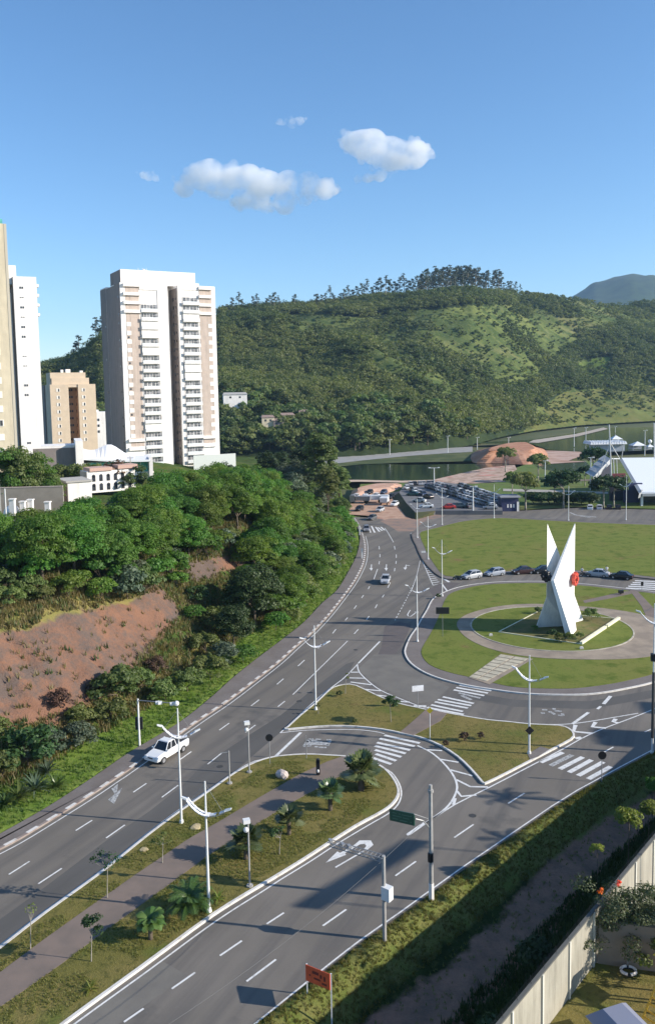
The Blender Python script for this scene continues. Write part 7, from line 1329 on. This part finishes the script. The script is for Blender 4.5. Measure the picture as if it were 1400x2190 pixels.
e = empty('cross_wall', (cA_.x, cA_.y, 0), math.atan2(dd_.y, dd_.x), 'shaded wall closing the far end of the playground', 'wall'); mb = MB(); mb.box((9.2, 0, 3.05), (18, .16, 3.3)); mb.build('panels', mat('wall_panel_shaded', (.27, .22, .17), .9, .15, .5), e); mb = MB(); mb.box((9.2, 0, 4.75), (18, .24, .1)); mb.build('coping', MATS['coping_dark'], e)  # panels darker than the main wall, shade put into the colour
# playground lawn, neighbour's yard
far_ = WB; mb = MB(); mb.prism([(WA + wn_ * -.08), (cA_ + wn_ * -.08), cA_ + dd_ * 30, Vector((WA.x + 40, WA.y))], 0, PZ, bottom=False); struct(mb, 'playground_lawn', M_lawn)
mb = MB(); mb.prism([cA_ + dd_ * .2 + wd * .1, WB + wn_ * -.08, WB + Vector((60, -10)), cA_ + dd_ * 60], 0, 1.6, bottom=False); struct(mb, 'yard', ramp_mat('yard_ground', [(.2, .19, .17), ((.14, .13, .12), .3, .4, .6, Z3, 0)], .95))
# coral tree with a few red blooms leaning over the wall
g = np.random.default_rng(55); ct = at(1345, 1955, 47.5); e = empty('flowering_tree', (ct.x + .8, 47.0, PZ), 0, 'grey green tree with a few red blossoms leaning over the wall beside the playground', 'tree')
cz = ct.z - PZ; cl = np.array([(g.normal() * 1.25 - .6, g.normal() * .9, cz + g.normal() * .65, .5 + .3 * g.random()) for _ in range(70)]); Vv, Ff, A = cloud_leaves(cl, 200, .13, g, .5); obj('crown', np_mesh('crown', Vv, Ff, leafmat('leaves_coral', (.07, .095, .035), (.15, .165, .075), .25), {'leafvar': A}), e); mb = MB(); limbs(mb, g, cz * .5, .12, cl, 12, .1); mb.build('trunk', M_barkp, e)
for bx, by in [(1321, 1893), (1283, 1909), (1354, 1970), (1325, 1990)]:
    c_ = at(bx, by, 47.2) - e.location; cl2 = np.array([(*c_, .16), (c_[0] + .08, c_[1], c_[2] + .18, .12)]); Vv, Ff, A = cloud_leaves(cl2, 30, .12, g, .6); obj('blossom', np_mesh('blossom', Vv, Ff, LM_red, {'leafvar': A}), e)
p = G(1402, 2068, PZ); plant(SH[1], p, .9, None, 'yellowish shrub beside the cross wall right of the tyre', 'shrub', None, 'shrub')
# sunlit bushes rising out of the shade
for px, py, zz, s, lb in [(1345, 1745, 5.4, .85, 'bright yellow green bush top, largest of the sunlit ones in the dark strip'), (1387, 1720, 5.4, .75, 'bright bush top at the right picture edge over the dark strip'), (1277, 1800, 5.2, .42, 'small bright bush alone in the dark strip'), (1395, 1670, 3.0, .7, 'dark green bush near the foot of the tallest lamp post')]:
    p = G(px, py, zz); sh = tree_proto('bush', int(px), (zz - .6) / s, .9, 1.5, 20, 90, .2, LM_yel if zz != 3.0 or s < .5 else LM_green, z0=(zz - .9) / s, cr=.4, br=.05); plant(sh, (p.x, p.y, 0), s, None, lb, 'bush', None, 'bush')
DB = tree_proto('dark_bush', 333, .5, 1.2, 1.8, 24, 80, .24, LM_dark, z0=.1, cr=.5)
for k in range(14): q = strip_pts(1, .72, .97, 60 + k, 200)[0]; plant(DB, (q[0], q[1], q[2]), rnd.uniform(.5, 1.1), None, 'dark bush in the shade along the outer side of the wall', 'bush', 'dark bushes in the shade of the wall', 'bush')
# tyre planter, post, play frame, playhouse roof
p = G(1343, 2085, PZ); e = empty('tyre_swing', p, 0, 'white and black tyre hanging from a thin post in the playground', 'tyre swing'); mb = MB()
for k in range(16):
    a, b = 2 * math.pi * k / 16, 2 * math.pi * (k + 1) / 16
    if k % 4 != 3: mb.tube((.42 * math.cos(a), .36 * math.sin(a), .25), (.42 * math.cos(b), .36 * math.sin(b), .25), .09, n=7)
mb.build('white_tread', M_bw, e); mb = MB()
for k in range(16): a, b = 2 * math.pi * k / 16, 2 * math.pi * (k + 1) / 16; mb.tube((.4 * math.cos(a), .34 * math.sin(a), .2), (.4 * math.cos(b), .34 * math.sin(b), .2), .085, n=7)
mb.build('tyre', M_tyre, e); mb = MB(); mb.tube((.12, .5, 0), (.12, .5, 1.9), .05); mb.tube((.12, .5, 1.85), (.05, .1, 1.8), .03); mb.tube((.05, .1, 1.8), (.05, .1, .3), .008); mb.build('post', M_grey, e)
M_yp = mat('play_yellow', (.75, .42, .03), .45); M_op = mat('play_orange', (.65, .13, .02), .45)
p = G(1408, 2180, PZ); e = empty('play_frame', p, R(38), 'yellow and orange climbing frame at the bottom right corner', 'climbing frame')
mb = MB()
for y in (-.45, .45): mb.tube((-1.0, y, 0), (1.0, y, 2.0), .055); 
for k in range(1, 8): t = k / 8; mb.tube((-1 + 2 * t, -.45, 2 * t), (-1 + 2 * t, .45, 2 * t), .045)
mb.build('ladder', M_yp, e); mb = MB()
for x, y in ((1, -.6), (1, .6), (2.4, -.6), (2.4, .6)): mb.tube((x, y, 0), (x, y, 2.9), .06)
mb.build('posts', M_op, e); mb = MB(); mb.box((1.7, 0, 2.0), (1.5, 1.3, .1)); mb.build('deck', M_yp, e); mb = MB(); mb.hexa([(.8, -.9, 2.8), (2.6, -.9, 2.8), (2.6, .9, 2.8), (.8, .9, 2.8)], [(1.6, -.05, 3.4), (1.8, -.05, 3.4), (1.8, .05, 3.4), (1.6, .05, 3.4)]); mb.build('roof', M_yp, e); mb = MB(); [mb.tube((1, s * .6, 2.0), (1.0, s * .6 * .1, 2.9), .04) for s in (-1, 1)]; mb.build('brace', M_op, e)
p = G(1318, 2235, PZ); e = empty('playhouse', p, R(20), 'blue grey roof of a small playhouse at the bottom edge', 'playhouse'); mb = MB(); mb.hexa([(-1.3, -1.6, 1.3), (1.3, -1.6, 1.3), (1.3, .9, 1.3), (-1.3, .9, 1.3)], [(-.5, -1.4, 1.75), (.7, -1.4, 1.75), (.7, .5, 1.75), (-.5, .5, 1.75)]); mb.build('roof', mat('roof_bluegrey', (.22, .235, .3), .6), e); mb = MB(); mb.box((0, -.35, .65), (2.0, 1.9, 1.3)); mb.build('wall', M_wallp, e)
# neighbours out of the picture on the right whose shadows cross the roads
block(94.9, 70.5, 18, 4.3, 27, 'apartment block standing beyond the right edge of the picture', R(-11)); block(102.3, 78.2, 18, 3.6, 27, 'higher apartment block beyond the right edge of the picture', R(-11))
e = empty('shadow_beam', (46.5, 51.45, 0), math.atan2(8.6, 8.8), 'unseen raised beam added to cast the shadow band on the near road', 'shadow_beam'); mb = MB(); mb.box((0, 0, 20.3), (12.3, .2, .95)); mb.build('panel', M_conc, e); mb = MB(); [mb.tube((x, 0, 0), (x, 0, 19.9), .07) for x in (-5, 5)]; mb.build('posts', M_grey, e)  # thin raised panel added out of view to cast the road's shadow band
for x, y, s in [(39.5, 66.5, 1.5), (35.5, 60, 1.3)]: e = empty('palm', (x, y, 1.6), 0, 'tall garden palm beyond the right edge of the picture', 'palm', 'garden palms beyond the picture'); mb = MB(); mb.tube((0, 0, 0), (0, 0, 6.2 * s), .2, .13); mb.build('trunk', M_barkp, e); obj('fronds', frond_mesh(12, 16, 2.2, 1.0, .5, LM_palm, 6.2 * s, (.0, 1.2)), e)
# ================================================================== CLOUDS AND AIR
def cloud(balls, Y, name, lb, dens=0.019, seed=0):
    """cumulus: a lumpy closed volume of droplets at its real height"""
    mbd = bpy.data.metaballs.new(name); mbd.resolution = 9; mbd.render_resolution = 9; mbd.threshold = 0.12; mo_ = bpy.data.objects.new(name, mbd); COL.objects.link(mo_)
    c0 = at(balls[0][0], balls[0][1], Y); g = random.Random(seed)
    for px, py, r in balls:
        for k in range(3):
            p = at(px + g.uniform(-.35, .35) * r, py + g.uniform(-.3, .3) * r, Y) - c0; el = mbd.elements.new(); el.co = (p.x, p.y + g.uniform(-1, 1) * r / F * Y * .5, p.z); el.radius = r / F * Y * (1.1 if k == 0 else g.uniform(.5, .8)); el.stiffness = 2
        for k in range(16):
            a = g.uniform(0, 6.283); d = r * g.uniform(.75, 1.15); p = at(px + math.cos(a) * d * 1.1, py - math.sin(a) * d * .62, Y) - c0; el = mbd.elements.new(); el.co = (p.x, p.y + g.uniform(-1, 1) * r / F * Y * .7, p.z); el.radius = r / F * Y * g.uniform(.22, .42); el.stiffness = 2
    dg = bpy.context.evaluated_depsgraph_get(); me = bpy.data.meshes.new_from_object(mo_.evaluated_get(dg)); bpy.data.objects.remove(mo_); bpy.data.metaballs.remove(mbd)
    m = MATS.get('cloud')
    if m is None:
        m = bpy.data.materials.new('cloud'); MATS['cloud'] = m; m.use_nodes = True; nt = m.node_tree; nt.nodes.clear(); L = nt.links.new; out = nt.nodes.new('ShaderNodeOutputMaterial'); v = nt.nodes.new('ShaderNodeVolumePrincipled'); v.inputs['Color'].default_value = (1, 1, 1, 1); v.inputs['Anisotropy'].default_value = .2
        tc = nt.nodes.new('ShaderNodeTexCoord'); acc = None
        for sc, w, det in ((.0042, .55, 2), (.015, .45, 8)):
            nz = nt.nodes.new('ShaderNodeTexNoise'); nz.inputs['Scale'].default_value = sc; nz.inputs['Detail'].default_value = det; nz.inputs['Roughness'].default_value = .66; L(tc.outputs['Object'], nz.inputs['Vector']); mu = nt.nodes.new('ShaderNodeMath'); mu.operation = 'MULTIPLY'; mu.inputs[1].default_value = w; L(nz.outputs['Fac'], mu.inputs[0])
            if acc is None: acc = mu.outputs[0]
            else: ad = nt.nodes.new('ShaderNodeMath'); L(acc, ad.inputs[0]); L(mu.outputs[0], ad.inputs[1]); acc = ad.outputs[0]
        mr = nt.nodes.new('ShaderNodeMapRange'); mr.inputs['From Min'].default_value = .43; mr.inputs['From Max'].default_value = .6; mr.inputs['To Max'].default_value = dens; L(acc, mr.inputs['Value']); L(mr.outputs[0], v.inputs['Density']); L(v.outputs[0], out.inputs['Volume'])
    me.materials.clear(); me.materials.append(m); obj(name, me, None, c0, kind='stuff', label=lb, cat='cloud')
YC = 4200
cloud([(400, 392, 26), (430, 380, 34), (465, 385, 36), (500, 378, 34), (540, 385, 30), (575, 392, 30), (610, 398, 34), (650, 398, 30), (690, 402, 26), (550, 412, 34), (520, 432, 22), (560, 438, 22), (600, 425, 28), (650, 420, 22), (470, 400, 26), (712, 405, 14)], YC, 'cloud', 'long flat white cumulus cloud left of the centre of the sky', seed=1)
cloud([(745, 300, 24), (770, 315, 34), (805, 325, 38), (845, 325, 36), (880, 318, 36), (905, 325, 22), (820, 345, 26), (735, 288, 12), (860, 345, 22)], YC, 'cloud', 'compact bright cumulus cloud right of the centre of the sky', seed=2)
cloud([(815, 375, 16), (790, 380, 13), (765, 384, 10), (835, 365, 12)], YC, 'cloud', 'small wisp hanging below the compact cloud', seed=3)
cloud([(600, 262, 9), (622, 258, 13), (642, 256, 11)], YC, 'cloud', 'small faint wisp highest in the sky', seed=4)
cloud([(305, 370, 10), (318, 374, 13), (334, 380, 9)], YC, 'cloud', 'small faint puff left of the long cloud', seed=5)
# the air: an even, thin haze round the whole place; the clouds and sky stay outside it
mb = MB(); mb.box((800, 3150, 318), (8840, 6800, 644)); hm = bpy.data.materials.new('haze'); hm.use_nodes = True; nt = hm.node_tree; nt.nodes.clear(); ho = nt.nodes.new('ShaderNodeOutputMaterial'); hv = nt.nodes.new('ShaderNodeVolumePrincipled')
hv.inputs['Color'].default_value = (0.45, 0.7, 1.0, 1); hv.inputs['Density'].default_value = 0.00007; hv.inputs['Anisotropy'].default_value = 0.1; nt.links.new(hv.outputs[0], ho.inputs['Volume'])
mb.build('haze', hm, kind='stuff', label='thin blue haze over the far hills', cat='haze')
